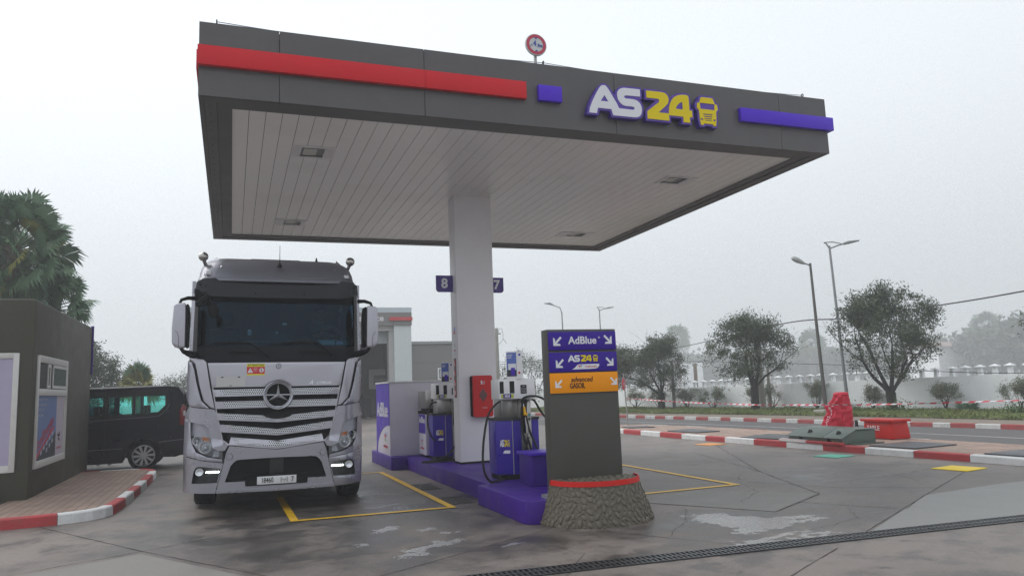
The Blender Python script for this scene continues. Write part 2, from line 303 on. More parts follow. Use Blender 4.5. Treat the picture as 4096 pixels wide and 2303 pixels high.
# soffit frame under the fascia
mb=MB()
def ring(mb,a,b,z0,z1):
    (ax0,ax1,ay0,ay1),(bx0,bx1,by0,by1)=a,b
    mb.box(ax0,ax1,ay0,by0,z0,z1); mb.box(ax0,ax1,by1,ay1,z0,z1); mb.box(ax0,bx0,by0,by1,z0,z1); mb.box(bx1,ax1,by0,by1,z0,z1)
ring(mb,(X0+.062,X1-.062,Y0+.062,Y1-.062),(X0+.20,X1-.20,Y0+.20,Y1-.20),ZB+.003,ZB+.03)
ring(mb,(X0+.202,X1-.202,Y0+.202,Y1-.202),(-.03,8.70,9.62,17.02),ZB+.022,ZB+.10)
for k in range(26):
    mb.cyl((X0+.12,Y0+.3+k*.3,ZB+.004),(X0+.12,Y0+.3+k*.3,ZB-.003),.008,n=6)
mb.build('soffit_frame',M('soffit'),can,fn=slope)
def ceiling_mat():
    c_=bpy.data.materials.new('ceiling_white'); c_.use_nodes=True; N=c_.node_tree.nodes; L=c_.node_tree.links; b=N['Principled BSDF']
    tc=N.new('ShaderNodeTexCoord'); n=N.new('ShaderNodeTexNoise'); n.inputs['Scale'].default_value=1.4; n.inputs['Detail'].default_value=3; L.new(tc.outputs['Object'],n.inputs[0])
    bp=N.new('ShaderNodeBump'); bp.inputs['Strength'].default_value=.35; bp.inputs['Distance'].default_value=.05; L.new(n.outputs[0],bp.inputs['Height']); L.new(bp.outputs[0],b.inputs['Normal'])
    n2=N.new('ShaderNodeTexNoise'); n2.inputs['Scale'].default_value=.9; n2.inputs['Detail'].default_value=6; L.new(tc.outputs['Object'],n2.inputs[0])
    x=N.new('ShaderNodeMixRGB'); x.inputs[1].default_value=(.90,.88,.86,1); x.inputs[2].default_value=(.80,.78,.74,1)
    r=N.new('ShaderNodeMapRange'); r.inputs[1].default_value=.5; r.inputs[2].default_value=.8; L.new(n2.outputs[0],r.inputs[0]); L.new(r.outputs[0],x.inputs[0]); L.new(x.outputs[0],b.inputs['Base Color'])
    b.inputs['Roughness'].default_value=.28; b.inputs['Coat Weight'].default_value=.6; b.inputs['Coat Roughness'].default_value=.12; return c_
CM=ceiling_mat(); mb=MB(); LT=[(.91,1.27,10.9,11.36),(.95,1.31,15.48,15.91),(7.2,7.62,11.03,11.43),(7.38,7.82,15.57,15.96)]
x=-.03; w=.2055; i=0
while x<8.69:
    b=min(x+w-.007,8.70); cuts=[(9.62,17.02)]
    for (a0,a1,c0,c1) in LT:
        if b>a0-.02 and x<a1+.02: 
            n=[]
            for (p,q) in cuts:
                if c0-.02>p and c1+.02<q: n+=[(p,c0-.02),(c1+.02,q)]
                else: n.append((p,q))
            cuts=n
    for p,q in cuts: 
        if b-x>.02: mb.box(x,b,p,q,ZB+.045,ZB+.06)
    x+=w; i+=1
mb.build('ceiling',CM,can,fn=slope)
mb=MB(); mb.box(-.03,8.70,9.62,17.02,ZB+.075,ZB+.085); mb.build('ceiling_backing',M('black'),can,fn=slope)
for (a0,a1,c0,c1) in LT:
    mb=MB(); bx=[-.03+.2055*k for k in range(44)]; ga=max(q for q in bx if q<=a0-.02+1e-6)-.004; gb=min(q for q in bx if q>=a1+.02-1e-6); ring(mb,(ga,gb,c0-.03,c1+.03),(a0+.015,a1-.015,c0+.015,c1-.015),ZB+.03,ZB+.044); f=mb.build('light_fixture',M('white_paint'),can,fn=slope)
    mb=MB(); mb.box(a0+.014,a1-.014,c0+.014,c1-.014,ZB+.052,ZB+.07); mb.build('reflector',mat('reflector',(.12,.13,.13),.3,.6),f,fn=slope)
    mb=MB(); mb.box(a0+.05,a0+.24,c0+.09,c1-.09,ZB+.040,ZB+.05); mb.build('lamp_lens',mat('lens',(.55,.55,.5),.2),f,fn=slope)
# stripes
mb=MB(); mb.box(X0-.012,2.34,Y0-.075,Y0-.002,5.487,5.730); mb.box(2.342,3.76,Y0-.075,Y0-.002,5.487,5.730); mb.box(X0-.03,X0-.002,Y0+.07,Y1,5.487,5.73); tag(mb.build('stripe',M('red'),can,bevel=.003,fn=slope),'long red stripe on the canopy edge')
mat('violet_stripe',(.080,.020,.56),.4,spec=.2)
mb=MB(); mb.box(3.945,4.295,Y0-.075,Y0-.002,5.487,5.712); tag(mb.build('stripe',M('violet_stripe'),can,bevel=.003,fn=slope),'short violet block on the canopy edge')
mb=MB(); mb.box(7.32,9.13,Y0-.075,Y0-.002,5.50,5.715); mb.box(X1+.002,X1+.07,Y0+.001,Y0+4,5.50,5.715); tag(mb.build('stripe',M('violet_stripe'),can,bevel=.003,fn=slope),'long violet stripe on the canopy edge')
# logo
AS=[(4.69,5.366),(4.705,5.44),(4.745,5.533),(4.8,5.637),(4.865,5.743),(4.9,5.784),(4.93,5.795),(4.96,5.794),(4.985,5.779),(5.02,5.734),(5.08,5.634),(5.13,5.556),(5.17,5.473),(5.39,5.471),(5.42,5.481),(5.428,5.497),(5.42,5.512),(5.39,5.52),(5.28,5.519),(5.23,5.532),(5.19,5.565),(5.16,5.612),(5.15,5.674),(5.158,5.716),(5.18,5.752),(5.22,5.779),(5.27,5.791),(5.53,5.794),(5.53,5.684),(5.3,5.681),(5.272,5.672),(5.262,5.657),(5.272,5.638),(5.29,5.632),(5.42,5.633),(5.47,5.62),(5.512,5.591),(5.538,5.547),(5.546,5.489),(5.535,5.429),(5.508,5.389),(5.47,5.368),(5.42,5.361),(5.07,5.36),(5.045,5.448),(4.83,5.449),(4.81,5.365)]
ASh=[(4.945,5.649),(5.005,5.555),(4.88,5.555)]
N24=[(5.635,5.79),(5.9,5.794),(5.95,5.785),(5.985,5.762),(6.005,5.721),(6.01,5.679),(5.995,5.631),(5.94,5.574),(5.825,5.474),(6.0,5.476),(6.006,5.551),(6.025,5.622),(6.065,5.694),(6.11,5.741),(6.17,5.773),(6.24,5.789),(6.32,5.793),(6.35,5.783),(6.36,5.754),(6.36,5.556),(6.405,5.556),(6.405,5.453),(6.36,5.453),(6.36,5.364),(6.245,5.364),(6.245,5.449),(6.0,5.449),(6.0,5.363),(5.635,5.364),(5.635,5.476),(5.84,5.632),(5.85,5.659),(5.843,5.675),(5.83,5.682),(5.635,5.682)]
N4h=[(6.245,5.678),(6.195,5.655),(6.16,5.622),(6.135,5.59),(6.125,5.56),(6.245,5.56)]
TK=[(6.575,5.78),(6.60,5.79),(6.76,5.79),(6.79,5.78),(6.81,5.73),(6.82,5.70),(6.86,5.69),(6.87,5.615),(6.835,5.578),(6.83,5.44),(6.82,5.384),(6.815,5.352),(6.77,5.352),(6.76,5.378),(6.605,5.378),(6.595,5.352),(6.55,5.352),(6.545,5.384),(6.535,5.44),(6.53,5.578),(6.495,5.615),(6.505,5.69),(6.545,5.70),(6.555,5.73)]
TKh=[[(6.552,5.697),(6.813,5.697),(6.808,5.603),(6.557,5.603)],[(6.598,5.532),(6.767,5.532),(6.763,5.515),(6.602,5.515)],[(6.606,5.498),(6.759,5.498),(6.755,5.482),(6.61,5.482)],[(6.614,5.464),(6.751,5.464),(6.747,5.45),(6.618,5.45)],[(6.622,5.433),(6.743,5.433),(6.74,5.423),(6.625,5.423)],[(6.547,5.457),(6.59,5.452),(6.592,5.428),(6.552,5.428)],[(6.775,5.452),(6.818,5.457),(6.813,5.428),(6.773,5.428)]]
ASo=[(4.655,5.341),(4.675,5.445),(4.72,5.556),(4.79,5.678),(4.86,5.78),(4.9,5.815),(4.93,5.827),(4.97,5.826),(5.005,5.809),(5.05,5.761),(5.11,5.665),(5.125,5.717),(5.16,5.771),(5.21,5.807),(5.265,5.822),(5.56,5.825),(5.56,5.654),(5.515,5.65),(5.555,5.607),(5.575,5.55),(5.577,5.483),(5.562,5.406),(5.525,5.361),(5.46,5.338),(5.045,5.332),(5.022,5.419),(4.857,5.421),(4.838,5.337)]
N24o=[(5.608,5.82),(5.9,5.825),(5.965,5.813),(6.01,5.782),(6.035,5.715),(6.09,5.771),(6.165,5.804),(6.245,5.82),(6.33,5.822),(6.37,5.806),(6.388,5.765),(6.39,5.587),(6.433,5.587),(6.433,5.424),(6.388,5.422),(6.388,5.335),(6.215,5.335),(6.215,5.42),(6.03,5.42),(6.03,5.333),(5.606,5.335),(5.606,5.485),(5.79,5.655),(5.606,5.653)]
TKo=[(6.545,5.80),(6.58,5.82),(6.78,5.82),(6.815,5.80),(6.845,5.735),(6.895,5.70),(6.903,5.605),(6.862,5.562),(6.862,5.444),(6.85,5.374),(6.835,5.323),(6.75,5.323),(6.735,5.347),(6.63,5.347),(6.615,5.323),(6.53,5.323),(6.513,5.374),(6.503,5.444),(6.503,5.562),(6.462,5.605),(6.47,5.70),(6.52,5.735)]
lg=MB(); lg.prism(ASo,Y0-.10,Y0-.003,mi=0,side=1); lg.prism(N24o,Y0-.10,Y0-.003,mi=0,side=1); lg.prism(TKo,Y0-.10,Y0-.003,mi=0,side=1)
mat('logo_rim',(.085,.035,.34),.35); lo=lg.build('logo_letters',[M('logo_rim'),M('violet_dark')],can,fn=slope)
e=MB(); e.prism(AS,Y0-.108,Y0-.101,holes=[ASh]); e.build('letter_face',M('white_sign'),lo,fn=slope)
e=MB(); e.prism(N24,Y0-.108,Y0-.101,holes=[N4h]); e.prism(TK,Y0-.108,Y0-.101,holes=TKh); e.build('letter_face',M('yellow_sign'),lo,fn=slope)
def logo(w_mb,y_mb,x,z,sc,d=.002,face='-y',pos=0,sx=1.0):
    # the same lettering at sign size: x,z is its left-bottom corner
    def tr(l): return [((p[0]-4.69)*sc*sx,(p[1]-5.36)*sc) for p in l]
    for mb_,a,h in ((w_mb,AS,[ASh]),(y_mb,N24,[N4h]),(y_mb,TK,TKh)):
        t=MB(); t.prism(tr(a),0,d,holes=[tr(q) for q in h])
        for k,(px,py,pz) in enumerate(t.v):
            t.v[k]={'-y':(x+px,pos-py,z+pz),'-x':(pos-py,x-px,z+pz)}[face]
        mb_.add(t.v,t.f)
# column
cx0,cx1,cy0,cy1=3.83,4.55,13.06,13.46
mb=MB(); mb.box(cx0,cx1,cy0,cy1,.252,5.17); mb.build('column',M('column'),can,bevel=.012)
mb=MB(); ring(mb,(cx0-.012,cx1+.012,cy0-.012,cy1+.012),(cx0+.01,cx1-.01,cy0+.01,cy1-.01),.251,.285); mb.build('column_base',M('black'),can)
# safety cable with its eyelet brackets
sc=root('safety_line',(4.3,9.3,6.05),'thin cable strung along the canopy roof edge through three eyelets','cable')
for xx in (-.22,4.13,8.76):
    mb=MB(); mb.prism([(xx-.08,6.045),(xx-.045,6.10),(xx+.05,6.10),(xx+.08,6.045)],9.30,9.42); mb.cyl((xx,9.36,6.09),(xx,9.36,6.13),.012); mb.lathe([(.022+.008*cos(a),.008*sin(a)) for a in [k*PI/4 for k in range(9)]],(xx,9.36,6.15),'x',16); mb.build('eyelet',mat('bracket',(.04,.04,.042),.6),sc,fn=slope)
pts=[]
for a,b,s_ in ((-.22,4.13,.05),(4.13,8.76,.05)):
    for i in range(13): t=i/12; pts.append((a+(b-a)*t,9.36,6.15-s_*4*t*(1-t)))
mb=MB(); mb.tube(pts,.005,5); mb.build('wire',mat('blue_wire',(.06,.07,.16),.5),sc,fn=slope)
# height sign
hsn=root('height_limit_sign',(4.02,9.32,6.05),'round red-rimmed 4.9 m height limit sign on the canopy roof','road sign')
sx_,sz_=4.0,6.37
mb=MB(); mb.box(sx_-.018,sx_+.018,9.32,9.35,5.98,6.33); mb.build('post',M('galv'),hsn)
mb=MB(); mb.lathe([(0,0),(.155,0),(.162,.004),(.162,.03),(0,.03)],(sx_,9.28,sz_),'y',40); mb.build('disc',mat('sign_grey',(.55,.57,.57),.4),hsn)
mb=MB(); mb.lathe([(.107,0),(.148,0),(.148,.003),(.107,.003),(.107,0)],(sx_,9.275,sz_),'y',40); mb.build('red_ring',mat('sign_red',(.50,.035,.08),.4),hsn)
mb=MB(); text(mb,'4',.115,(sx_-.022,9.277,sz_+.012),bold=.003,sx=.8); text(mb,'.9m',.07,(sx_+.052,9.277,sz_-.012),bold=.002,sx=.85)
mb.tube([(sx_-.088,9.277,sz_-.04),(sx_-.085,9.277,sz_-.018),(sx_-.07,9.277,sz_-.012),(sx_-.058,9.277,sz_-.02),(sx_-.066,9.277,sz_-.004),(sx_-.078,9.277,sz_-.012)],.003,5)
for s_ in (1,-1): mb.prism([(sx_-.022,sz_+s_*.104),(sx_+.022,sz_+s_*.104),(sx_,sz_+s_*.078)],9.272,9.277)
mb.build('lettering',mat('sign_blue',(.03,.07,.38),.5),hsn)
# numbers 8 and 7
for (n,a,b,fl) in (('8',3.51,3.83,1),('7',4.551,4.83,0)):
    r_=root('number_sign',((a+b)/2,13.3,3.5),'violet sign numbered %s on the %s side of the white column'%(n,'left' if fl else 'right'),'number sign','numbers on the column')
    z0,z1=3.355,3.665; c_=.06; 
    if n=='7': z0,z1=3.35,3.64
    def arc(x,z,a0): return [(x+c_*cos(a0+PI/2*k/6),z+c_*sin(a0+PI/2*k/6)) for k in range(7)]
    P=([(a,z1),(a,z0+c_)]+arc(a+c_,z0+c_,PI)[1:]+[(b,z0),(b,z1)]) if fl else ([(a,z1),(a,z0)]+arc(b-c_,z0+c_,-PI/2)+[(b,z1)])
    mb=MB(); mb.prism(P,13.28,13.30); mb.build('panel',M('violet_sign') if 'violet_sign' in MATS else mat('violet_sign',(.07,.035,.24),.4),r_)
    mb=MB(); text(mb,n,.25 if fl else .24,((a+b)/2,13.276,(z0+z1)/2),bold=.008); mb.build('digit',M('white_sign'),r_)
# ================================================================ ISLAND
isl=root('pump_island',(4.2,12.5,0),'raised violet concrete island carrying the pumps and column','pump island')
def rnd(x0,x1,y0,y1,r,n=5):
    P=[]
    for cx,cy,a in((x1-r,y1-r,0),(x0+r,y1-r,PI/2),(x0+r,y0+r,PI),(x1-r,y0+r,1.5*PI)): P+=[(cx+r*cos(a+PI/2*k/n),cy+r*sin(a+PI/2*k/n)) for k in range(n+1)]
    return P
mb=MB(); mb.prism(rnd(3.35,4.84,9.9,16.9,.02),0,.25,'xy'); mb.build('plinth',M('island'),isl,bevel=.012)
mb=MB(); mb.prism([(3.17,8.34),(3.21,8.24),(3.31,8.2),(4.25,8.2),(4.5,8.32),(4.72,8.62),(4.80,8.95),(4.80,10.05),(3.17,10.05)],0,.262,'xy'); mb.build('end_block',M('island'),isl,bevel=.012)
mb=MB(); mb.prism(rnd(3.03,5.3,15.3,17.6,.06),0,.258,'xy'); mb.build('end_block',M('island'),isl,bevel=.012)
# drain covers beside the island
for k,(x,y) in enumerate([(2.98,12.35),(3.0,10.6)]):
    mb=MB(); 
    for i in range(8): mb.box(x-.2+i*.05,x-.17+i*.05,y-.35,y+.35,.001,.006)
    mb.box(x-.21,x+.21,y-.37,y-.35,.001,.007); mb.box(x-.21,x+.21,y+.35,y+.37,.001,.007)
    tag(mb.build('floor_grate',mat('iron',(.05,.05,.048),.6,.4,var=.2),loc=(x,y,0)),['small iron floor grate beside the island near the column','small iron floor grate beside the island near the front pump'][k],'grate','grates beside the island')
# ================================================================ ADBLUE BLOCK AND DISPENSER
def te_logo(rb,x,y,z,s,face='-y'):
    """looping red-blue-green emblem, s = height"""
    a=MB(); b=MB(); g=MB()
    def T(l,r): return [(p[0]*s,0,p[1]*s) for p in l]
    a.tube(T([(-.75,.28),(-.35,.20),(0,.14),(.35,.14)],0),s*.1,6); a.tube(T([(-.4,.15),(-.25,-.35)],0),s*.09,6)
    b.tube(T([(.38,.14),(.48,.3),(.36,.45),(.15,.45),(.0,.30)],0),s*.085,6); g.tube(T([(-.02,-.1),(.08,-.3),(.25,-.36),(.42,-.3)],0),s*.075,6)
    for q,mi in((a,0),(b,1),(g,2)):
        v=[]
        for p in q.v:
            v.append((x+p[0],y+p[1]*.06,z+p[2]) if face=='-y' else (x+p[1]*.06,y-p[0],z+p[2]))
        rb.add(v,q.f,mi)
TEM=[M('label_red'),M('blue_logo'),M('green_logo')]
adb=root('tank_cabinet',(3.7,16.1,.25),'tall white and violet cabinet lettered AdBlue at the back of the island','tank cabinet')
ax0,ax1,ay0,ay1,az1=3.07,4.9,15.6,17.1,1.75
mb=MB(); mb.box(ax0,ax1,ay0,ay1,.259,az1); mb.build('body',mat('lilac_white',(.70,.67,.76),.45,var=.04,vs=2,dirt=.1,dcol=(.4,.38,.42)),adb,bevel=.008)
mb=MB(); mb.box(ax0-.02,ax1+.02,ay0-.02,ay1+.02,az1+.001,az1+.03); mb.build('lid',M('white_paint'),adb)
mb=MB(); P=[(ay0+.001,.262),(ay0+.001,az1-.002),(ay1-.001,az1-.002),(ay1-.001,.262)]
# violet left face with the white curve near its foot
cv=[(ay0+1.40*sin(t),.262+.62*cos(t)) for t in [k*PI/2/14 for k in range(15)]]
mb.prism([(ay0+.001,az1-.002),(ay1-.001,az1-.002),(ay1-.001,.262)]+[(min(q[0],ay1-.01),q[1]) for q in cv[::-1] if q[0]<ay1-.01],ax0-.006,ax0-.0015,'yz'); sf=mb.build('side_panel',M('violet'),adb)
mb=MB(); text(mb,'AdBlue',.42,(ax0-.009,ay0+.78,1.18),'-x',bold=.007,sx=.98); mb.build('lettering',M('white_sign'),sf)
mb=MB(); te_logo(mb,ax0-.009,ay0+.45,.62,.2,'-x'); text(mb,'TotalEnergies',.085,(ax0-.01,ay0+.45,.44),'-x'); mb.build('emblem',TEM,sf)
dsp=root('fluid_dispenser',(3.9,15.2,.25),'white and steel AdBlue dispenser behind the column','fuel dispenser')
dx0,dx1,dy0,dy1=3.62,4.15,14.75,15.35
mb=MB(); mb.box(dx0,dx1,dy0,dy1,.30,1.10); mb.build('cabinet',M('lilac_white'),dsp,bevel=.006)
mb=MB(); mb.box(dx0+.02,dx1-.02,dy0+.02,dy1-.02,.259,.30); mb.build('plinth',M('black'),dsp); mb=MB(); mb.box(dx0-.01,dx1+.01,dy0-.01,dy1+.01,1.101,1.16); mb.box(dx0+.05,dx1-.02,dy0+.03,dy1-.03,1.159,1.21); mb.build('collar',M('black'),dsp)
mb=MB(); mb.box(dx0,dx1+.14,dy0-.02,dy1,1.211,1.56); hd=mb.build('head',M('steel'),dsp,bevel=.006)
mb=MB(); mb.box(dx0+.12,dx0+.42,dy0-.03,dy0-.021,1.35,1.46,0); mb.box(dx0+.15,dx0+.22,dy0-.034,dy0-.0305,1.42,1.44,1)
for i in range(4):
    for j in range(3): mb.box(dx0+.25+i*.038,dx0+.28+i*.038,dy0-.034,dy0-.0305,1.365+j*.028,1.385+j*.028,2)
mb.build('keypad',[M('black'),M('violet_stripe'),M('galv')],hd)
mb=MB(); mb.box(dx0-.006,dx0-.001,dy0+.03,dy1-.03,.72,1.09,0); sd_=mb.build('side_panel',M('violet'),dsp)
mb=MB(); text(mb,'AdBlue',.17,(dx0-.008,(dy0+dy1)/2,.98),'-x',bold=.005); mb.build('lettering',M('white_sign'),sd_)
mb=MB(); te_logo(mb,dx0-.003,(dy0+dy1)/2,.55,.12,'-x'); text(mb,'TotalEnergies',.055,(dx0-.004,(dy0+dy1)/2,.43),'-x'); mb.build('emblem',TEM,dsp)
mb=MB(); mb.box(dx0+.30,dx0+.48,dy0-.004,dy0-.001,.50,.66,0)
for i in range(4): mb.box(dx0+.30,dx0+.48,dy0-.004,dy0-.001,.40+i*.022,.41+i*.022,0)
mb.build('vent',M('galv'),dsp)
mb=MB(); mb.tube([(dx1-.02,dy0-.03,1.17),(dx1-.16,dy0-.1,1.20),(dx1-.3,dy0-.14,1.14),(dx1-.36,dy0-.15,.9),(dx1-.2,dy0-.17,.62),(dx1+.02,dy0-.15,.48)],.022,8)
mb.tube([(dx0+.22,dy0-.06,.98),(dx0+.22,dy0-.07,.75),(dx0+.25,dy0-.09,.52),(dx0+.38,dy0-.13,.32),(dx0+.52,dy0-.15,.285)],.02,8); mb.build('hose',M('rubber'),dsp,smooth=60,fix=False)
mb=MB(); mb.cyl((dx0+.22,dy0-.09,1.0),(dx0+.22,dy0-.03,1.0),.045,n=14); mb.cyl((dx0+.22,dy0-.06,.96),(dx0+.22,dy0-.065,.86),.018); mb.build('nozzle_holder',M('steel'),dsp)
# ================================================================ FUEL PUMPS
def pump(ox,oy,lbl,coil,board=True):
    """local frame: x across 0..0.66, y depth 0..0.5, foot z 0"""
    r_=root('fuel_pump',(ox,oy,.255),lbl,'fuel pump','fuel pumps on the island')
    def B(mb,name,mt,par=r_,**k):
        # nested parts: coordinates are pump-local
        off=Vector((0,0,0)); q=par
        while q is not None and q is not r_: off+=q.location; q=q.parent
        mb.v=[(p[0]*.93+ox,p[1]*.93+oy,(p[2]*.925 if p[2]<.945 else .874+(p[2]-.945)*.83)+.255) for p in mb.v]; return mb.build(name,mt,par,**k)
    mb=MB(); mb.box(.02,.64,.02,.50,0,.075); B(mb,'plinth',M('black'))
    # blue lower cabinet: chamfered plan
    pl=[(0,.18),(.22,0),(.36,0),(.36,.52),(0,.52)]
    mb=MB(); mb.prism(pl,.076,.905,'xy'); mb.prism([(.53,.0),(.66,.0),(.66,.52),(.53,.52)],.076,.905,'xy'); cab=B(mb,'cabinet',M('pump_blue'),bevel=.004)
    mb=MB(); mb.prism([(-.012,.17),(.215,-.012),(.372,-.012),(.372,.532),(-.012,.532)],.906,.945,'xy'); mb.prism([(.52,-.012),(.672,-.012),(.672,.532),(.52,.532)],.906,.945,'xy'); B(mb,'cabinet_top',mat('charcoal',(.035,.035,.037),.5),cab)
    mb=MB(); mb.cyl((.218,-.004,.08),(.218,-.004,.9),.007); B(mb,'edge_trim',M('galv'),cab)
    # steel column with the nozzle bay
    mb=MB(); mb.box(.362,.528,-.03,.52,.02,1.27); B(mb,'steel_post',M('steel'),bevel=.004)
    mb=MB(); mb.box(.09,.36,.12,.48,.946,1.27); B(mb,'neck',M('steel'),bevel=.004)
    mb=MB(); mb.box(.37,.43,-.036,-.031,.70,1.24); B(mb,'nozzle_bay',M('black'))
    # head
    mb=MB(); mb.prism([(.05,.10),(.27,-.06),(.60,-.06),(.60,.48),(.05,.48)],1.271,1.62,'xy'); hd=B(mb,'head',M('white_paint'),bevel=.006)
    mb=MB()
    dx,dy=.22,-.16; L=math.hypot(dx,dy); 
    def onface(s,z,o): return (.05+dx*s+dy/L*o,.10+dy*s-dx/L*o,z)
    def fq(mb,s0,s1,z0,z1,o,mi=0): mb.add([onface(s0,z0,o),onface(s1,z0,o),onface(s1,z1,o),onface(s0,z1,o)],[(0,1,2,3)],mi)
    fq(mb,.06,.30,1.37,1.58,.003); fq(mb,.66,.94,1.37,1.58,.003); B(mb,'display',M('black_gloss'),hd,fix=False)
    mb=MB(); fq(mb,.14,.26,1.29,1.355,.003,1); fq(mb,.26,.74,1.285,1.36,.003,0); fq(mb,.74,.88,1.29,1.355,.003,1)
    for k in range(4): fq(mb,.36+k*.08,.41+k*.08,1.30,1.345,.005,2)
    B(mb,'product_label',[M('violet_side'),mat('lime',(.45,.5,.03),.5),M('white_sign')],hd,fix=False)
    mb=MB(); mb.box(.355,.455,-.068,-.061,1.36,1.51,0); mb.box(.385,.425,-.0705,-.0685,1.475,1.492,1)
    for i in range(4):
        for j in range(4): mb.box(.367+i*.021,.381+i*.021,-.0705,-.0685,1.375+j*.023,1.388+j*.023,1)
    B(mb,'keypad',[M('black_gloss'),mat('key_grey',(.25,.27,.28),.5)],hd)
    # logo on the chamfer face of the cabinet
    def chamf(mb_):
        dxx,dyy=.22,-.18; l=math.hypot(dxx,dyy); n=(dyy/l,-dxx/l)
        mb_.v=[(0+dxx/l*p[0]+n[0]*(.003+p[1]),.18+dyy/l*p[0]+n[1]*(.003+p[1]),p[2]) for p in mb_.v]
    wm,ym=MB(),MB(); 
    def tr(l): return [(.07+(p[0]-4.69)*.074,.50+(p[1]-5.36)*.25) for p in l]
    wm.prism(tr(AS),0,.001,holes=[tr(ASh)]); ym.prism(tr(N24),0,.001,holes=[tr(N4h)]); ym.prism(tr(TK),0,.001,holes=[tr(h) for h in TKh])
    wm.prism([(.115,.40),(.13,.43),(.15,.445),(.235,.445),(.235,.41),(.225,.395)],0,.001); chamf(wm); chamf(ym)
    B(wm,'emblem',M('white_sign'),cab); B(ym,'emblem',M('yellow_sign'),cab)
    tm=MB(); v,f=textmesh('TotalEnergies',.018,0,0,.7,.0003); tm.add([(.197+p[0],-.002+0*p[2],.42+p[1]) for p in v],f); tm.tube([(.135,-.002,.425),(.155,-.002,.42)],.003,4); chamf(tm); B(tm,'lettering',M('label_red'),cab,fix=False)
    # front-right label plates
    mb=MB(); mb.box(.478,.515,-.034,-.031,.88,1.02,0); mb.box(.48,.513,-.0355,-.0345,.90,.93,1); mb.box(.48,.513,-.0355,-.0345,.96,1.0,2); B(mb,'notice',[M('galv'),M('black'),mat('teal_mark',(.05,.3,.25),.5)])
    mb=MB(); mb.box(.455,.53,-.075,-.031,1.235,1.262); B(mb,'hose_bracket',M('galv'))
    # nozzle
    mb=MB(); mb.tube([(.40,-.07,1.13),(.405,-.075,1.06),(.415,-.08,.985)],[.02,.028,.033],10); mb.ico((.412,-.08,1.0),.036); nz=B(mb,'nozzle',mat('nozzle_yellow',(.80,.42,.008),.4),smooth=60)
    mb=MB(); mb.tube([(.395,-.06,1.22),(.398,-.065,1.13)],.012,8); mb.tube([(.415,-.08,.95),(.425,-.085,.80)],.019,8); mb.cyl((.425,-.085,.84),(.43,-.085,.70),.026,n=12); mb.cyl((.455,-.09,.66),(.45,-.09,.62),.022); B(mb,'coupling',M('chrome'),nz,smooth=40)
    def sm(pts,n=6):
        P=[Vector(p) for p in pts]; o=[]
        for i in range(len(P)-1):
            p0,p1,p2,p3=P[max(i-1,0)],P[i],P[i+1],P[min(i+2,len(P)-1)]
            for k in range(n):
                t=k/n; o.append(.5*((2*p1)+(-p0+p2)*t+(2*p0-5*p1+4*p2-p3)*t*t+(-p0+3*p1-3*p2+p3)*t**3))
        return o+[P[-1]]
    for h in coil:
        mb=MB(); mb.tube(sm(h),.0175,9); B(mb,'hose',M('rubber'),smooth=70,fix=False)
    # advert board on top
    if board:
        bx=root('advert_board',(ox+.24,oy+.1,1.69),board,'advert board','advert boards on the pumps')
        o=Vector((ox+.15,oy+.02,1.69)); dd=Vector((.22,-.16,0)).normalized(); nn=Vector((dd.y,-dd.x,0))
        def pb(u,z,k): q=o+dd*u+nn*k; return (q.x,q.y,q.z+z)
        def qd(mb,u0,u1,z0,z1,k0,mi=0): mb.add([pb(u0,z0,k0),pb(u1,z0,k0),pb(u1,z1,k0),pb(u0,z1,k0)],[(0,1,2,3)],mi)
        mb=MB(); mb.add([pb(u,z,k) for z in(0,.40) for u in(0,.24) for k in(0,-.012)],[(0,1,3,2),(4,6,7,5),(0,4,5,1),(2,3,7,6),(0,2,6,4),(1,5,7,3)]); mb.build('panel',M('white_paint'),bx)
        mb=MB(); qd(mb,.008,.155,.035,.38,.002,0); qd(mb,.008,.155,.035,.13,.003,1); qd(mb,.03,.15,.13,.22,.003,2); qd(mb,.07,.13,.05,.16,.004,3); qd(mb,.19,.22,.33,.36,.003,3)
        for k in range(3): qd(mb,.02,.10-.01*k,.345-.022*k,.353-.022*k,.004,2)
        qd(mb,.18,.21,.07,.1,.003,4); mb.build('picture',[mat('ad_blue',(.10,.16,.48),.4),mat('ad_dark',(.03,.035,.05),.5),M('white_sign'),M('violet'),M('label_red')],bx,fix=False)
    return r_
loop_front=[[(.12,.22,1.22),(.0,.05,1.21),(-.22,-.15,1.02),(-.36,-.30,.62),(-.38,-.32,.25),(-.27,-.26,.04),(-.1,-.15,.022),(.05,.0,.022)],
 [(.50,-.055,1.25),(.40,-.06,1.22),(.345,-.09,1.05),(.355,-.10,.7),(.42,-.11,.45),(.49,-.12,.22),(.50,-.12,.06),(.43,-.12,.03),(.375,-.11,.2),(.385,-.11,.45),(.44,-.10,.65)],
 [(.50,-.055,1.25),(.44,-.07,1.20),(.42,-.09,1.0),(.46,-.10,.75),(.55,-.11,.52),(.605,-.1,.36),(.56,-.11,.28),(.48,-.12,.42),(.43,-.11,.6)],
 [(.36,-.055,1.2),(.40,-.07,1.28),(.52,-.1,1.31),(.68,-.12,1.27),(.82,-.1,1.14),(.95,-.02,1.0)],
 [(.53,-.055,1.25),(.58,-.07,1.22),(.66,-.1,1.05),(.76,-.1,.92),(.9,-.05,.9)]]
pump(3.62,10.35,'violet fuel pump with yellow nozzle beside the dark sign tower',loop_front,'small advert board on top of the front fuel pump')
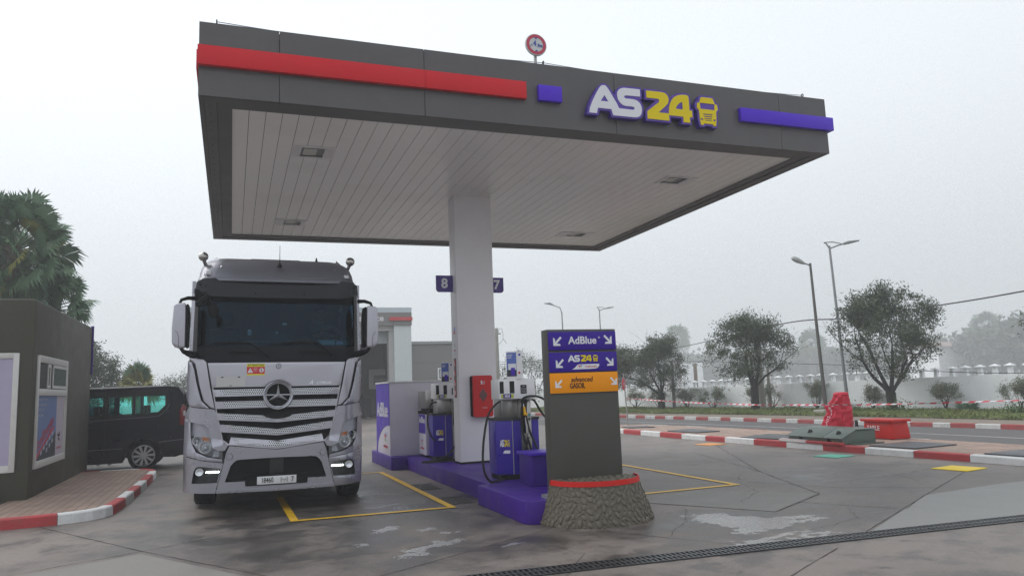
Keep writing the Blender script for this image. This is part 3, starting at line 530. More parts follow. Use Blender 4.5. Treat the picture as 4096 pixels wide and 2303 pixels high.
loop_back=[[(.10,.2,1.2),(-.06,.05,1.16),(-.16,-.05,.9),(-.14,-.06,.6),(-.02,-.03,.40)],
 [(.56,-.03,1.22),(.42,-.08,1.22),(.37,-.10,1.0),(.42,-.11,.6),(.40,-.14,.36),(.22,-.2,.14),(-.05,-.26,.045),(-.32,-.3,.03),(-.33,-.36,.024),(0,-.4,.024),(.5,-.4,.024)],
 [(.46,-.09,.62),(.50,-.1,.42),(.60,-.1,.22),(.66,-.1,.14)]]
pump(3.60,13.95,'violet fuel pump half hidden behind the white column',loop_back,'small advert board on top of the rear fuel pump')
# ================================================================ THINGS ON THE COLUMN
ex=root('extinguisher_cabinet',(4.2,13.0,1.1),'red fire extinguisher cabinet with diamond window on the white column','extinguisher cabinet')
mb=MB(); mb.prism([(p[0],p[1]) for p in rnd(4.03,4.40,1.07,1.80,.035)],12.965,13.055); mb.build('back_shell',M('black'),ex,bevel=.008)
mb=MB(); mb.prism(rnd(4.045,4.405,1.065,1.80,.04),12.885,12.985); dr=mb.build('door',M('redsign'),ex,bevel=.02,seg=3)
mb=MB(); mb.prism([(4.225,1.325),(4.305,1.45),(4.225,1.57),(4.145,1.45)],12.877,12.884); mb.build('window',mat('dark_red',(.10,.015,.02),.15,coat=.6),dr)
mb=MB(); mb.prism([(4.19,1.64),(4.215,1.64),(4.215,1.70),(4.205,1.71),(4.195,1.71),(4.185,1.70)],12.880,12.884)
for k in range(3): mb.tube([(4.235+k*.014,12.882,1.64),(4.225+k*.014,12.882,1.665),(4.24+k*.014,12.882,1.70)],.0025,4)
text(mb,'DAKEN',.028,(4.25,12.882,1.225)); mb.build('marking',M('white_sign'),dr)
sn=root('notice_strip',(3.82,13.3,1.8),'grey strip of four red prohibition signs on the column side','safety sign')
mb=MB(); mb.box(3.822,3.828,13.20,13.33,1.42,2.13); mb.build('strip',mat('strip_grey',(.13,.12,.12),.5),sn)
for k in range(4):
    z=1.51+k*.175; mb=MB(); mb.box(3.818,3.8215,13.215,13.315,z-.06,z+.06,0)
    if k==0: mb.box(3.815,3.8175,13.245,13.285,z-.035,z+.035,1)
    else: mb.tube([(3.8165,13.235,z-.045),(3.8165,13.27,z),(3.8165,13.30,z+.045)],.006,5,1); mb.tube([(3.8165,13.29,z-.045),(3.8165,13.262,z+.02)],.005,5,1)
    mb.build('sign_tile',[M('label_red'),M('white_sign')],sn)
for k,(a,b,z0,z1,lb) in enumerate([(13.2,13.3,2.50,2.70,'small red and blue sticker highest on the column side'),(13.2,13.3,2.17,2.47,'white round-topped sticker above the strip of red signs')]):
    s_=root('column_sticker',(3.82,13.25,(z0+z1)/2),lb,'sticker'); mb=MB()
    if k==0: mb.box(3.824,3.828,a,b,z0,z1,0); mb.box(3.822,3.8235,a+.01,b-.01,z0+.07,z1-.07,1); mb.prism([(a+.01,z1-.068),(b-.01,z1-.068),(a+.01,z1+.02)],3.822,3.8235,'yz',mi=2)
    else:
        mb.prism([(a,z0),(b,z0),(b,z1-.05),(b-.02,z1-.01),((a+b)/2,z1),(a+.02,z1-.01),(a,z1-.05)],3.824,3.828,'yz',mi=0); mb.lathe([(.02,0),(.026,0),(.026,.001),(.02,.001),(.02,0)],(3.8225,(a+b)/2,z1-.1),'x',16,mi=3); mb.box(3.822,3.8235,a+.01,b-.01,z0+.09,z0+.12,1)
    mb.build('print',[M('white_sign'),M('label_red'),M('blue_logo'),M('galv')],s_)
# ================================================================ SIGN TOWER, PEBBLE PLANTER, BIN
tw=root('sign_tower',(3.98,8.3,.26),'dark grey sign tower with three fuel direction panels','sign')
def lean(x,y,z): return (x-.008*(2.2-z),y,z)
mb=MB(); mb.box(3.525,4.445,8.24,8.42,.263,2.235); mb.build('body',M('totem'),tw,bevel=.006)
mb=MB(); mb.box(3.46,3.62,8.2,8.46,.263,.30); mb.build('foot_plate',M('galv'),tw)
def arrow(mb,x,z,s,sgn,y):
    # diagonal arrow pointing down and to the side
    def P(l): return [(x+sgn*a*s,z+b*s) for a,b in (l if sgn>0 else l[::-1])]
    mb.prism(P([(.5,-.5),(.5,.42),(.42,.40),(.30,.30),(.26,.2),(.26,-.08),(-.38,.56),(-.56,.38),(.08,-.26),(-.24,-.26),(-.34,-.31),(-.42,-.5)]),y-.0015,y)
for (z0,z1,mt,kind) in ((1.985,2.205,'sign_violet','a'),(1.725,1.958,'sign_violet','b'),(1.475,1.712,'orange_sign','c')):
    mb=MB(); mb.box(3.535,4.435,8.215,8.239,z0,z1); pn=mb.build('panel',M(mt) if mt in MATS else mat('sign_violet',(.034,.008,.27),.45,spec=.2),tw,bevel=.003)
    wm=MB(); ym=MB(); km=MB(); y=8.2135
    if kind=='a':
        arrow(wm,3.645,2.09,.105,-1,y); arrow(wm,4.325,2.105,.105,1,y); text(wm,'AdBlue',.125,(3.98,y-.0005,2.097),bold=.0028,sx=1.02); text(wm,'®',.035,(4.205,y-.0005,2.13))
    if kind=='b':
        arrow(wm,3.665,1.825,.1,-1,y); arrow(wm,4.335,1.835,.1,1,y); logo(wm,ym,3.775,1.842,.184,face='-y',pos=y)
        wm.prism([(3.825,1.752),(3.90,1.752),(4.13,1.755),(4.165,1.765),(4.185,1.785),(4.19,1.812),(3.92,1.812),(3.895,1.805),(3.86,1.77)],y-.0015,y)
        te=MB(); te_logo(te,3.935,y-.003,1.785,.045); text(te,'TotalEnergies',.03,(4.075,y-.003,1.783),ext=.0005,bold=.0003); te.build('emblem',TEM,pn,fix=False)
        ym.build('lettering',M('yellow_sign'),pn)
    if kind=='c':
        arrow(wm,3.64,1.585,.09,-1,y); arrow(wm,4.375,1.598,.09,1,y); text(km,'advanced',.085,(3.945,y-.0005,1.63),bold=.0008,shear=.2,sx=.9); text(km,'GASOIL',.088,(3.885,y-.0005,1.555),bold=.0018,sx=.68); km.build('lettering',mat('brown_ink',(.02,.004,.005),.5),pn)
    wm.build('lettering' if kind=='a' else 'arrow',M('white_sign'),pn)
pl=root('pebble_planter',(3.95,8.0,0),'rounded pebble-clad base with red rim in front of the sign tower','planter')
mat('pebble',(.112,.097,.072),.4,var=.12,vs=6,bump=.1); mat('mortar',(.11,.095,.07),.7)
PX_,PY_=4.03,8.215; rb_,rt_=.70,.53; H_=.465; syb=.90
def prad(z): 
    t=z/H_; return rb_+(rt_-rb_)*t**1.2
mb=MB(); mb.lathe([(0,0)]+[(prad(z)-.003,z) for z in [H_*k/8 for k in range(9)]]+[(0,H_+.012)],(PX_,PY_,0),'z',48,a0=PI,a1=2*PI,sy=syb)
mb.add([(PX_-prad(0),PY_,0),(PX_+prad(0),PY_,0),(PX_+prad(H_),PY_,H_),(PX_-prad(H_),PY_,H_)],[(0,1,2,3)]); mb.build('base',M('mortar'),pl,fix=False)
rp=random.Random(4); mb=MB(); ic=bmesh.new(); bmesh.ops.create_icosphere(ic,subdivisions=2,radius=1); iv=[p.co.copy() for p in ic.verts]; fi=[tuple(q.index for q in k.verts) for k in ic.faces]; ic.free()
placed=[]
def peb(c,nrm,size):
    t=nrm.cross(Vector((0,0,1))) if abs(nrm.z)<.9 else nrm.cross(Vector((1,0,0))); t.normalize(); b=nrm.cross(t); a=rp.uniform(-1,1); t2=t*cos(a)+b*sin(a); b2=nrm.cross(t2)
    el=rp.uniform(.55,.8); mb.add([c+t2*(p.x*size*el)+b2*(p.y*size*1.12)+nrm*(p.z*size*.26) for p in iv],fi)
for k in range(5200):
    a=rp.uniform(PI-.02,2*PI+.02); z=rp.uniform(.012,H_-.03); sz=rp.uniform(.029,.042) if k<2200 else rp.uniform(.014,.026)
    r0=prad(z); c_=Vector((PX_+r0*cos(a),PY_+r0*sin(a)*syb,z))
    if any((c_-q).length<(sz+s2)*.86 for q,s2 in placed): continue
    placed.append((c_,sz)); peb(c_,Vector((cos(a),sin(a)/syb,.30)).normalized(),sz)
for k in range(1600):
    a=rp.uniform(PI,2*PI); rr=(rt_-.03)*math.sqrt(rp.random()); sz=rp.uniform(.028,.04) if k<700 else .02; c_=Vector((PX_+rr*cos(a),PY_+rr*sin(a)*syb,H_+.014))
    if any((c_-q).length<(sz+s2)*.9 for q,s2 in placed): continue
    placed.append((c_,sz)); peb(c_,Vector((0,0,1)),sz)
mb.build('pebbles',M('pebble'),pl,smooth=80,fix=False); [setattr(q,'use_smooth',True) for q in pl.children[-1].data.polygons]
mb=MB(); mb.lathe([(rt_+.030,H_-.035),(rt_+.022,H_+.022),(rt_+.012,H_+.022),(rt_+.018,H_-.035),(rt_+.030,H_-.035)],(PX_,PY_,0),'z',48,a0=PI,a1=2*PI,sy=syb); mb.build('rim_band',mat('rim_red',(.55,.010,.006),.4,spec=.25,dirt=.12,dcol=(.3,.25,.22),vs=8),pl,smooth=40)
bn=root('service_bin',(3.85,9.3,.26),'small violet bin with lid behind the sign tower','bin')
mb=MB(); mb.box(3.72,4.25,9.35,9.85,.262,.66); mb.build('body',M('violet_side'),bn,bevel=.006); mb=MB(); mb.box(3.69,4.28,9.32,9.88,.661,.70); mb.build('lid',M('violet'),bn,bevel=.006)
# ================================================================ SLOT DRAIN
dr=root('slot_drain',(5.2,5.8,0),'black slotted drainage channel grating crossing the foreground','drain')
a=Vector((1.6,6.23,0)); b=Vector((12.5,5.44,0)); d=(b-a).normalized(); n=Vector((-d.y,d.x,0)); Ln=(b-a).length
mb=MB()
def bar(mb,u0,u1,v0,v1,z0,z1): 
    p=[a+d*u+n*v for v in(v0,v1) for u in(u0,u1)]; mb.add([(q.x,q.y,z) for z in(z0,z1) for q in p],[(0,2,3,1),(4,5,7,6),(0,1,5,4),(2,6,7,3),(0,4,6,2),(1,3,7,5)])
u=0
while u<Ln:
    bar(mb,u,u+.5-.004,-.125,-.108,.001,.012); bar(mb,u,u+.5-.004,.108,.125,.001,.012); bar(mb,u,u+.5-.004,-.012,.012,.001,.012)
    k=0
    while k<.49:
        for v0,v1 in((-.106,-.014),(.014,.106)): bar(mb,u+k,u+k+.019,v0,v1,.001,.011)
        k+=.0495
    u+=.5
mb.build('grating',mat('cast_iron',(.055,.058,.062),.38,.5,var=.2,vs=10),dr,fix=False)
mb=MB(); bar(mb,0,Ln,-.13,.13,.0005,.0008); mb.build('channel',mat('channel_black',(.004,.004,.004),.9),dr,fix=False)
# ================================================================ TRUCK  (local: x right, y back from the nose, z up)
TLOC=Vector((0,0,0))
tk=root('truck',(0,0,0),'silver semi truck with lit daytime lights standing at the pumps','truck')
def dep(u,z):
    a=abs(u); y=.05*(a/1.15)**2
    if a>.88: y+=.16*((a-.88)/.28)**2.2
    if z>2.0: y+=(z-2.0)*.10
    if z<0.95: y-=.03
    return y
mat('seam',(.02,.02,.022),.7)
def shell(name,poly,off,th,mt,holes=(),parent=None,rim=.006,grid=.1,bev=True,lab=None):
    """curved body panel: outline in (u,z), wrapped on the cab front, with thickness and rounded rim"""
    loops=[list(poly)]+[list(h) for h in holes]
    flat=[q for l in loops for q in l]; tri=tessellate_polygon([[Vector((q[0],q[1],0)) for q in l] for l in loops])
    bm=bmesh.new(); V=[bm.verts.new((q[0],0,q[1])) for q in flat]
    for t in tri:
        try: bm.faces.new([V[i] for i in t])
        except ValueError: pass
    bmesh.ops.dissolve_limit(bm,angle_limit=R(1),verts=bm.verts,edges=bm.edges) if not holes else None
    us=[q[0] for q in flat]; zs=[q[1] for q in flat]
    x=math.floor(min(us)/grid)*grid
    while x<max(us):
        bmesh.ops.bisect_plane(bm,geom=bm.verts[:]+bm.edges[:]+bm.faces[:],plane_co=(x,0,0),plane_no=(1,0,0)); x+=grid
    z=math.floor(min(zs)/.25)*.25
    while z<max(zs):
        bmesh.ops.bisect_plane(bm,geom=bm.verts[:]+bm.edges[:]+bm.faces[:],plane_co=(0,0,z),plane_no=(0,0,1)); z+=.25
    bmesh.ops.recalc_face_normals(bm,faces=bm.faces)
    if sum(f.normal.y for f in bm.faces)>0: bmesh.ops.reverse_faces(bm,faces=bm.faces)
    front=bm.faces[:]; 
    r=bmesh.ops.extrude_face_region(bm,geom=front); nv=[g for g in r['geom'] if isinstance(g,bmesh.types.BMVert)]
    # extruded copy becomes the front; original becomes the back
    nvs=set(nv)
    for v in bm.verts:
        v.co.y=dep(v.co.x,v.co.z)+off+(0 if v in nvs else th)
    bmesh.ops.recalc_face_normals(bm,faces=bm.faces)
    if rim:
        es=[e for e in bm.edges if len(e.link_faces)==2 and all(v in nvs for v in e.verts) and e.calc_face_angle(0)>R(50)]
        try: bmesh.ops.bevel(bm,geom=es,offset=rim,segments=2,profile=.5,affect='EDGES',clamp_overlap=True)
        except Exception: pass
    for f in bm.faces: f.smooth=True
    for e in bm.edges: e.smooth=(len(e.link_faces)==2 and e.calc_face_angle(0)<R(38))
    me=bpy.data.meshes.new(name); bm.to_mesh(me); bm.free(); me.materials.append(mt if not isinstance(mt,str) else M(mt))
    o=bpy.data.objects.new(name,me); COL.objects.link(o); o.parent=parent or tk
    if lab: o['label']=lab
    return o
def sym(h): return h+[(-u,z) for u,z in h[::-1] if abs(u)>1e-6]
def mir(p): return [(-u,z) for u,z in p]
def mirp(p,s): return p if s>0 else mir(p)
# --- cab box behind the panels, lofted
def loft(mb,levels,mi=0,cap=True):
    """levels: (z,halfwidth,yfront,yback,corner_r)"""
    rings=[]
    for z,hw,yf,yb,r in levels:
        P=[]
        for cx,cy,a in((hw-r,yf+r,1.5*PI),(hw-.04,yb-.04,0),(-hw+.04,yb-.04,PI/2),(-hw+r,yf+r,PI)):
            rr=r if cy==yf+r else .04
            P+=[(cx+rr*cos(a+PI/2*k/5),cy+rr*sin(a+PI/2*k/5),z) for k in range(6)]
        rings.append(P)
    n=len(rings[0]); v=[p for r_ in rings for p in r_]; f=[(j*n+i,j*n+(i+1)%n,(j+1)*n+(i+1)%n,(j+1)*n+i) for j in range(len(rings)-1) for i in range(n)]
    if cap: f+=[tuple(range(n-1,-1,-1)),tuple(range((len(rings)-1)*n,len(rings)*n))]
    mb.add(v,f,mi)
mb=MB(); loft(mb,[(.45,1.14,.22,1.0,.12),(1.35,1.15,.16,1.0,.12),(1.36,1.13,.16,2.2,.12),(2.10,1.13,.17,2.2,.12)]); mb.build('cab_shell',M('silver_dark'),tk,smooth=30)
mb=MB(); loft(mb,[(1.37,1.165,.26,2.25,.12),(2.12,1.16,.26,2.25,.12)])
for s in(-1,1): mb.box(min(s*1.165,s*1.12),max(s*1.165,s*1.12),.30,2.24,2.12,3.2)
mb.box(-1.12,1.12,2.2,2.25,2.12,3.2); mb.build('cab_side',M('silver'),tk,smooth=30)
# side windows of the doors
for s in(-1,1):
    mb=MB(); mb.prism([(.42,2.16),(1.25,2.16),(1.25,2.85),(.52,2.85)],s*1.168,s*1.172,'yz'); mb.build('side_window',M('black_gloss'),tk)
# roof fairing
def roofloft():
    mb=MB(); L=[(3.19,1.10,.10,2.25,.22),(3.235,1.095,.115,2.25,.22),(3.25,1.085,.16,2.25,.22),(3.34,1.075,.19,2.25,.24),(3.44,1.05,.27,2.25,.26),(3.52,1.005,.38,2.25,.28),(3.58,.95,.52,2.25,.3),(3.61,.89,.72,2.2,.3),(3.635,.80,1.1,2.1,.3)]
    loft(mb,L); return mb
rf=roofloft().build('roof',mat('roof_silver',(.19,.19,.22),.33,.55,var=.04,vs=1),tk,smooth=50)
mb=MB(); mb.prism([(-.42,3.60),(-.38,3.665),(.35,3.665),(.40,3.60)],.95,1.6); mb.build('roof_hatch',M('black'),rf,bevel=.015)
for s in(-1,1):
    # raised shoulders of the roof
    mb=MB(); mb.add([(s*.98,.36,3.44),(s*.78,.24,3.42),(s*.86,.62,3.62),(s*.96,.9,3.60),(s*1.04,.75,3.45),(s*.90,.2,3.28),(s*1.02,.22,3.28)],[(0,1,2),(0,2,3),(0,3,4),(0,5,1),(0,6,5),(0,4,6)]); mb.build('roof_shoulder',M('silver'),rf,smooth=20)
    mb=MB(); mb.prism([(s*.955-.04,3.285),(s*.955+.04,3.285),(s*.955+.034,3.335),(s*.955-.03,3.335)],.19,.26); mb.build('marker_light',mat('marker',(.6,.6,.62),.3),rf,bevel=.006)
    mb=MB(); mb.lathe([(0,.0),(.03,.004),(.062,.03),(.067,.045),(.067,.055),(.05,.12),(0,.14)],(s*1.035,.30,3.565),'y',24); mb.cyl((s*1.03,.36,3.52),(s*.99,.42,3.42),.025,n=8); mb.build('roof_lamp',mat('lamp_metal',(.4,.39,.37),.25,1),rf,smooth=40)
mb=MB(); mb.lathe([(.04,0),(.034,.02),(.02,.05),(.008,.075),(0,.08)],(0,.20,3.42),'z',16); mb.cyl((0,.20,3.49),(0.0,.21,3.74),.005,.003); mb.build('antenna',M('black'),rf,smooth=40)
mb=MB(); mb.prism([(.56,3.63),(.60,3.63),(.585,3.69),(.575,3.69)],.8,.82); mb.build('antenna',M('black'),rf)
# sun visor
vis=[(0,3.125),(.40,3.135),(.74,3.15),(.80,3.165),(.86,3.21),(1.02,3.20),(1.10,3.165),(1.115,3.03),(.98,2.975),(.86,2.945),(0,2.935)]
shell('sun_visor',sym(vis),-.16,.025,mat('visor',(.008,.008,.014),.3,spec=.28),grid=.08)
mb=MB()
for u in(-.98,-.33,.33,.98): mb.cyl((u,-.06+dep(u,3),3.09),(u,-.15+dep(u,3),3.09),.012); mb.cyl((u,-.158+dep(u,3),3.0),(u,-.172+dep(u,3),3.0),.014)
for u in(-1.05,1.05): mb.cyl((u,-.158+dep(u,3.1),3.12),(u,-.17+dep(u,3.1),3.12),.014)
mb.build('visor_bracket',M('black'),tk)
# header above glass (dark), windscreen frame and glass
shell('windscreen_header',sym([(0,3.19),(1.10,3.19),(1.115,3.04),(1.09,2.85),(0,2.88)]),.03,.05,'black')
for s in(-1,1):
    shell('pillar',mirp([(1.075,3.05),(1.125,3.10),(1.15,3.03),(1.15,2.14),(1.08,2.13),(1.072,2.25)],s),-.005,.10,'black_gloss' if 0 else mat('pillar_dark',(.03,.03,.035),.4),grid=.05)
    shell('pillar_trim',mirp([(1.118,3.04),(1.165,3.02),(1.175,2.12),(1.13,2.11)],s),-.008,.14,'silver',grid=.03)
shell('windscreen',sym([(0,2.90),(1.085,2.88),(1.085,2.27),(1.06,2.242),(0,2.235)]),.012,.006,'windscreen',rim=0)
# black scuttle panel
scut=shell('scuttle',sym([(0,2.255),(1.06,2.262),(1.09,2.30),(1.12,2.30),(1.125,2.145),(1.06,2.135),(1.0,2.105),(.965,2.06),(.95,2.045),(0,2.045)]),0,.05,mat('scuttle_black',(.007,.007,.011),.5,spec=.15))
mb=MB()
for u in(-.47,.45):
    mb.v and None
    mb.prism([(u-.17,2.165),(u-.19,2.185),(u-.18,2.205),(u+.18,2.205),(u+.19,2.185),(u+.17,2.165)],dep(u,2.18)-.022,dep(u,2.18)+.01)
mb.build('washer_grip',M('black'),scut,bevel=.008)
# wipers
for o_,pts,bl in ((0,[(-.13,2.10),(-.16,2.135),(-.36,2.30),(-.42,2.318),(-.55,2.315)],[(-1.02,2.266),(-.8,2.30),(-.45,2.308)]),(0,[(.77,2.11),(.74,2.14),(.54,2.315),(.46,2.335),(.30,2.325)],[(-.15,2.279),(.1,2.305),(.49,2.298)])):
    w_=MB(); w_.tube([(u,dep(u,z)-.035,z) for u,z in pts],[.018,.016,.011,.009,.008],7); w_.tube([(u,dep(u,z)-.018,z) for u,z in bl],[.006,.013,.010],6); w_.tube([(bl[1][0]-.05,dep(bl[1][0],2.3)-.03,bl[1][1]+.012),(pts[-1][0]+.05,dep(pts[-1][0],2.3)-.034,pts[-1][1]+.006)],.008,5); w_.cyl((pts[0][0],0,pts[0][1]),(pts[0][0],-.04,pts[0][1]),.022); w_.build('wiper',M('black'),tk,smooth=50)
# bonnet (front flap) with arc over the emblem
SZ=1.582; arc=[(.212*sin(t),SZ+.212*cos(t)) for t in [R(k*55/9) for k in range(10)]]  # top .. side
a_side=[(u,z) for u,z in arc if z>1.703]
bh=[(0,2.037),(.925,2.037),(.865,1.703)]+[(a_side[-1][0]+.004,1.703)]+a_side[::-1]
h=[(0,2.037),(.925,2.037),(.862,1.703),(.175,1.703)]+[q for q in a_side[::-1]]
bonnet=shell('bonnet',sym(h) if 0 else [(-.925,2.037),(.925,2.037),(.862,1.703),(.178,1.703)]+a_side[::-1]+mir(a_side)[1:]+[(-.178,1.703),(-.862,1.703)],0,.03,mat('silver_light',(.43,.42,.47),.33,.62,var=.02,vs=2,dirt=.09,dcol=(.22,.2,.2),coat=.2))
for s in(-1,1):
    sg=1 if s>0 else -1
    shell('corner_strip',mirp([(.945,2.05),(.985,2.085),(1.15,2.128),(1.155,2.10),(1.085,2.03),(1.062,1.93),(1.02,1.72),(.965,1.53),(.875,1.435),(.82,1.42),(.885,1.70)],s),-.004,.06,'silver_light',grid=.05)
    shell('air_deflector',mirp([(1.185,2.075),(1.135,2.05),(1.098,1.95),(1.055,1.74),(.995,1.53),(.89,1.425),(1.13,1.452),(1.18,1.545),(1.19,1.60)],s),-.035,.035,'silver',grid=.05)
    shell('deflector_groove',mirp([(1.155,2.10),(1.185,2.075),(1.18,1.5),(.9,1.43),(.95,1.5)],s),.045,.02,mat('groove',(.035,.035,.045),.5),grid=.05,rim=0)
    shell('fender',mirp([(1.15,1.445),(.822,1.408),(.80,1.36),(.722,1.005),(.69,.95),(.637,.925),(.672,.862),(.715,.85),(.775,.862),(.832,.90),(.868,1.04),(.888,1.15),(.94,1.205),(1.12,1.243),(1.20,1.30),(1.20,1.36)],s),-.002,.05,'silver',grid=.05,rim=.012)
    shell('outer_panel',mirp([(1.205,1.295),(1.125,1.238),(1.118,1.08),(1.10,.96),(1.04,.845),(.89,.775),(.71,.738),(.70,.70),(.94,.735),(1.205,.80)],s),-.006,.05,'silver',grid=.05,rim=.008)
    shell('lamp_recess',mirp([(1.118,1.24),(.935,1.205),(.885,1.15),(.862,1.04),(.86,1.02),(1.118,1.06)],s),.05,.03,mat('recess_silver',(.36,.36,.41),.4,.4),grid=.05,rim=0)
    # head lamp
    hp=[(1.105,1.075),(.863,1.035),(.805,.895),(.728,.842),(.735,.752),(.89,.79),(1.02,.855),(1.09,.965)]
    hl=shell('headlight',mirp(hp,s),.058,.02,mat('lamp_housing',(.16,.165,.18),.3,.4),grid=.05,rim=0)
    def P3(u,z,o): return (s*u,dep(u,z)+o,z)
    for (u,z,r) in((1.035,.995,.058),(.925,.905,.077)):
        mb=MB(); q=P3(u,z,.05); mb.lathe([(0,.02),(r*.5,.012),(r*.92,-.018),(r,-.03),(r*1.05,-.03),(r*1.05,.02)],q,'y',28); mb.lathe([(0,-.012),(r*.2,-.012),(r*.26,.0),(r*.26,.015)],q,'y',14); mb.build('reflector',mat('reflector_chrome',(.85,.86,.88),.25,.55),hl,smooth=30)
        mb=MB()
        for k in range(-4,5):
            xx=k*r*.2; hh=math.sqrt(max(0,(r*.9)**2-xx*xx)); mb.box(q[0]+xx-.0015,q[0]+xx+.0015,q[1]-.016,q[1]-.013,q[2]-hh,q[2]+hh*.4)
        mb.build('lens_flute',mat('flute',(.35,.35,.36),.2,.5),hl)
    shell('indicator',mirp([(.975,1.045),(.885,1.03),(.875,.985),(.925,.985),(.965,1.0)],s),.045,.012,mat('amber',(.55,.15,.01),.25,coat=.5),parent=hl,grid=.1,rim=.004)
    for k in range(5):
        z=.775+k*.0165; shell('light_fin',mirp([(.83-k*.004,z),(.745,z+.006-k*.002),(.742,z+.016-k*.002),(.835-k*.006,z+.011)],s),.04,.015,mat('fin_white',(.8,.81,.84),.25,.2),parent=hl,rim=.002)
    shell('lamp_cover',mirp([(1.10,1.07),(.868,1.032),(.81,.892),(.745,.848),(.75,.765),(.89,.80),(1.015,.862),(1.085,.965)],s),.022,.004,'lamp_glass',parent=hl,grid=.05,rim=0)
    shell('lamp_end',mirp([(.738,.85),(.705,.845),(.70,.745),(.738,.752)],s),.01,.05,mat('grey_plastic',(.09,.09,.095),.5),grid=.1,rim=.003)
    # lower corner with fog lamp pocket
    shell('bumper_corner',mirp([(1.205,.79),(.94,.727),(.695,.69),(.786,.300),(1.19,.318)],s),-.008,.06,'silver',holes=[mirp([(1.085,.435),(1.06,.60),(1.035,.64),(1.0,.658),(.725,.622),(.765,.435)],s)],grid=.05,rim=.010)
    fp=shell('fog_pocket',mirp([(1.10,.42),(1.08,.62),(1.0,.675),(.705,.64),(.75,.42)],s),.075,.02,mat('pocket',(.012,.013,.014),.45),rim=0)
    q=P3(.99,.585,.04); mb=MB(); mb.lathe([(0,.02),(.032,.0),(.040,-.018),(.050,-.022),(.052,.03)],q,'y',22); mb.build('fog_lamp',M('reflector_chrome'),fp,smooth=30)
    mb=MB(); mb.lathe([(0,-.024),(.04,-.02)],q,'y',22); mb.build('lamp_glass',M('lamp_glass'),fp,fix=False)
    ld=MB()
    for k in range(6):
        u=.755+k*.028; qq=P3(u,.578+.0*k,.03); ld.ico(qq,.0165,sub=2,sc=(1,.5,.72))
    ld.build('daytime_light',M('led'),fp,fix=False)
    # small things
    mb=MB(); qq=P3(.615,.775,-.034); mb.lathe([(.038,.0),(.040,-.004),(.042,0),(.042,.01)],qq,'y',24); mb.lathe([(0,-.002),(.037,-.002)],qq,'y',24); mb.build('tow_cap',M('silver'),tk,smooth=20)
# centre bumper with lower grille opening
cb=[(0,.84),(.184,.862),(.62,.915),(.66,.82),(.684,.70),(.778,.298),(0,.290)]
hole=[(0,.735),(.47,.728),(.52,.722),(.56,.695),(.60,.645),(.665,.445),(.655,.437),(0,.437)]
shell('front_bumper',sym(cb),-.012,.06,'silver',holes=[sym(hole)],rim=.012,grid=.15)
shell('lower_grille',sym([(0,.76),(.60,.75),(.70,.42),(0,.42)]),.09,.02,'black',rim=0)
mb=MB()
for z in(.48,.56,.64): mb.box(-.52,.52,.07,.10,z,z+.022)
mb.box(-.09,.09,.05,.1,.48,.73); mb.build('grille_bar',M('pocket'),tk,bevel=.004)
shell('bumper_lip',sym([(0,.335),(.775,.345),(.778,.325),(0,.305)]),-.03,.03,'silver',rim=.005)
shell('plate_holder',sym([(0,.515),(.395,.51),(.41,.50),(.41,.395),(.40,.372),(0,.368)]),-.03,.05,'black',rim=.012)
np_=shell('number_plate',[(-.257,.49),(.257,.49),(.257,.385),(-.257,.385)],-.042,.008,mat('plate_white',(.66,.66,.68),.4),rim=.003)
mb=MB(); text(mb,'18460',.098,(-.125,-.075,.437),bold=.0008,sx=.66); text(mb,'7',.095,(.205,-.075,.437),bold=.0008,sx=.7)
for u in(.055,.135): mb.box(u-.003,u+.003,-.078,-.073,.405,.47)
mb.tube([(.118,-.075,.45),(.114,-.075,.435),(.095,-.075,.43),(.078,-.075,.436),(.075,-.075,.448)],.0035,5); mb.ico((.096,-.075,.414),.0045,sub=1); mb.ico((.018,-.075,.437),.003,sub=1)
mb.build('lettering',M('ink'),np_,fix=False)
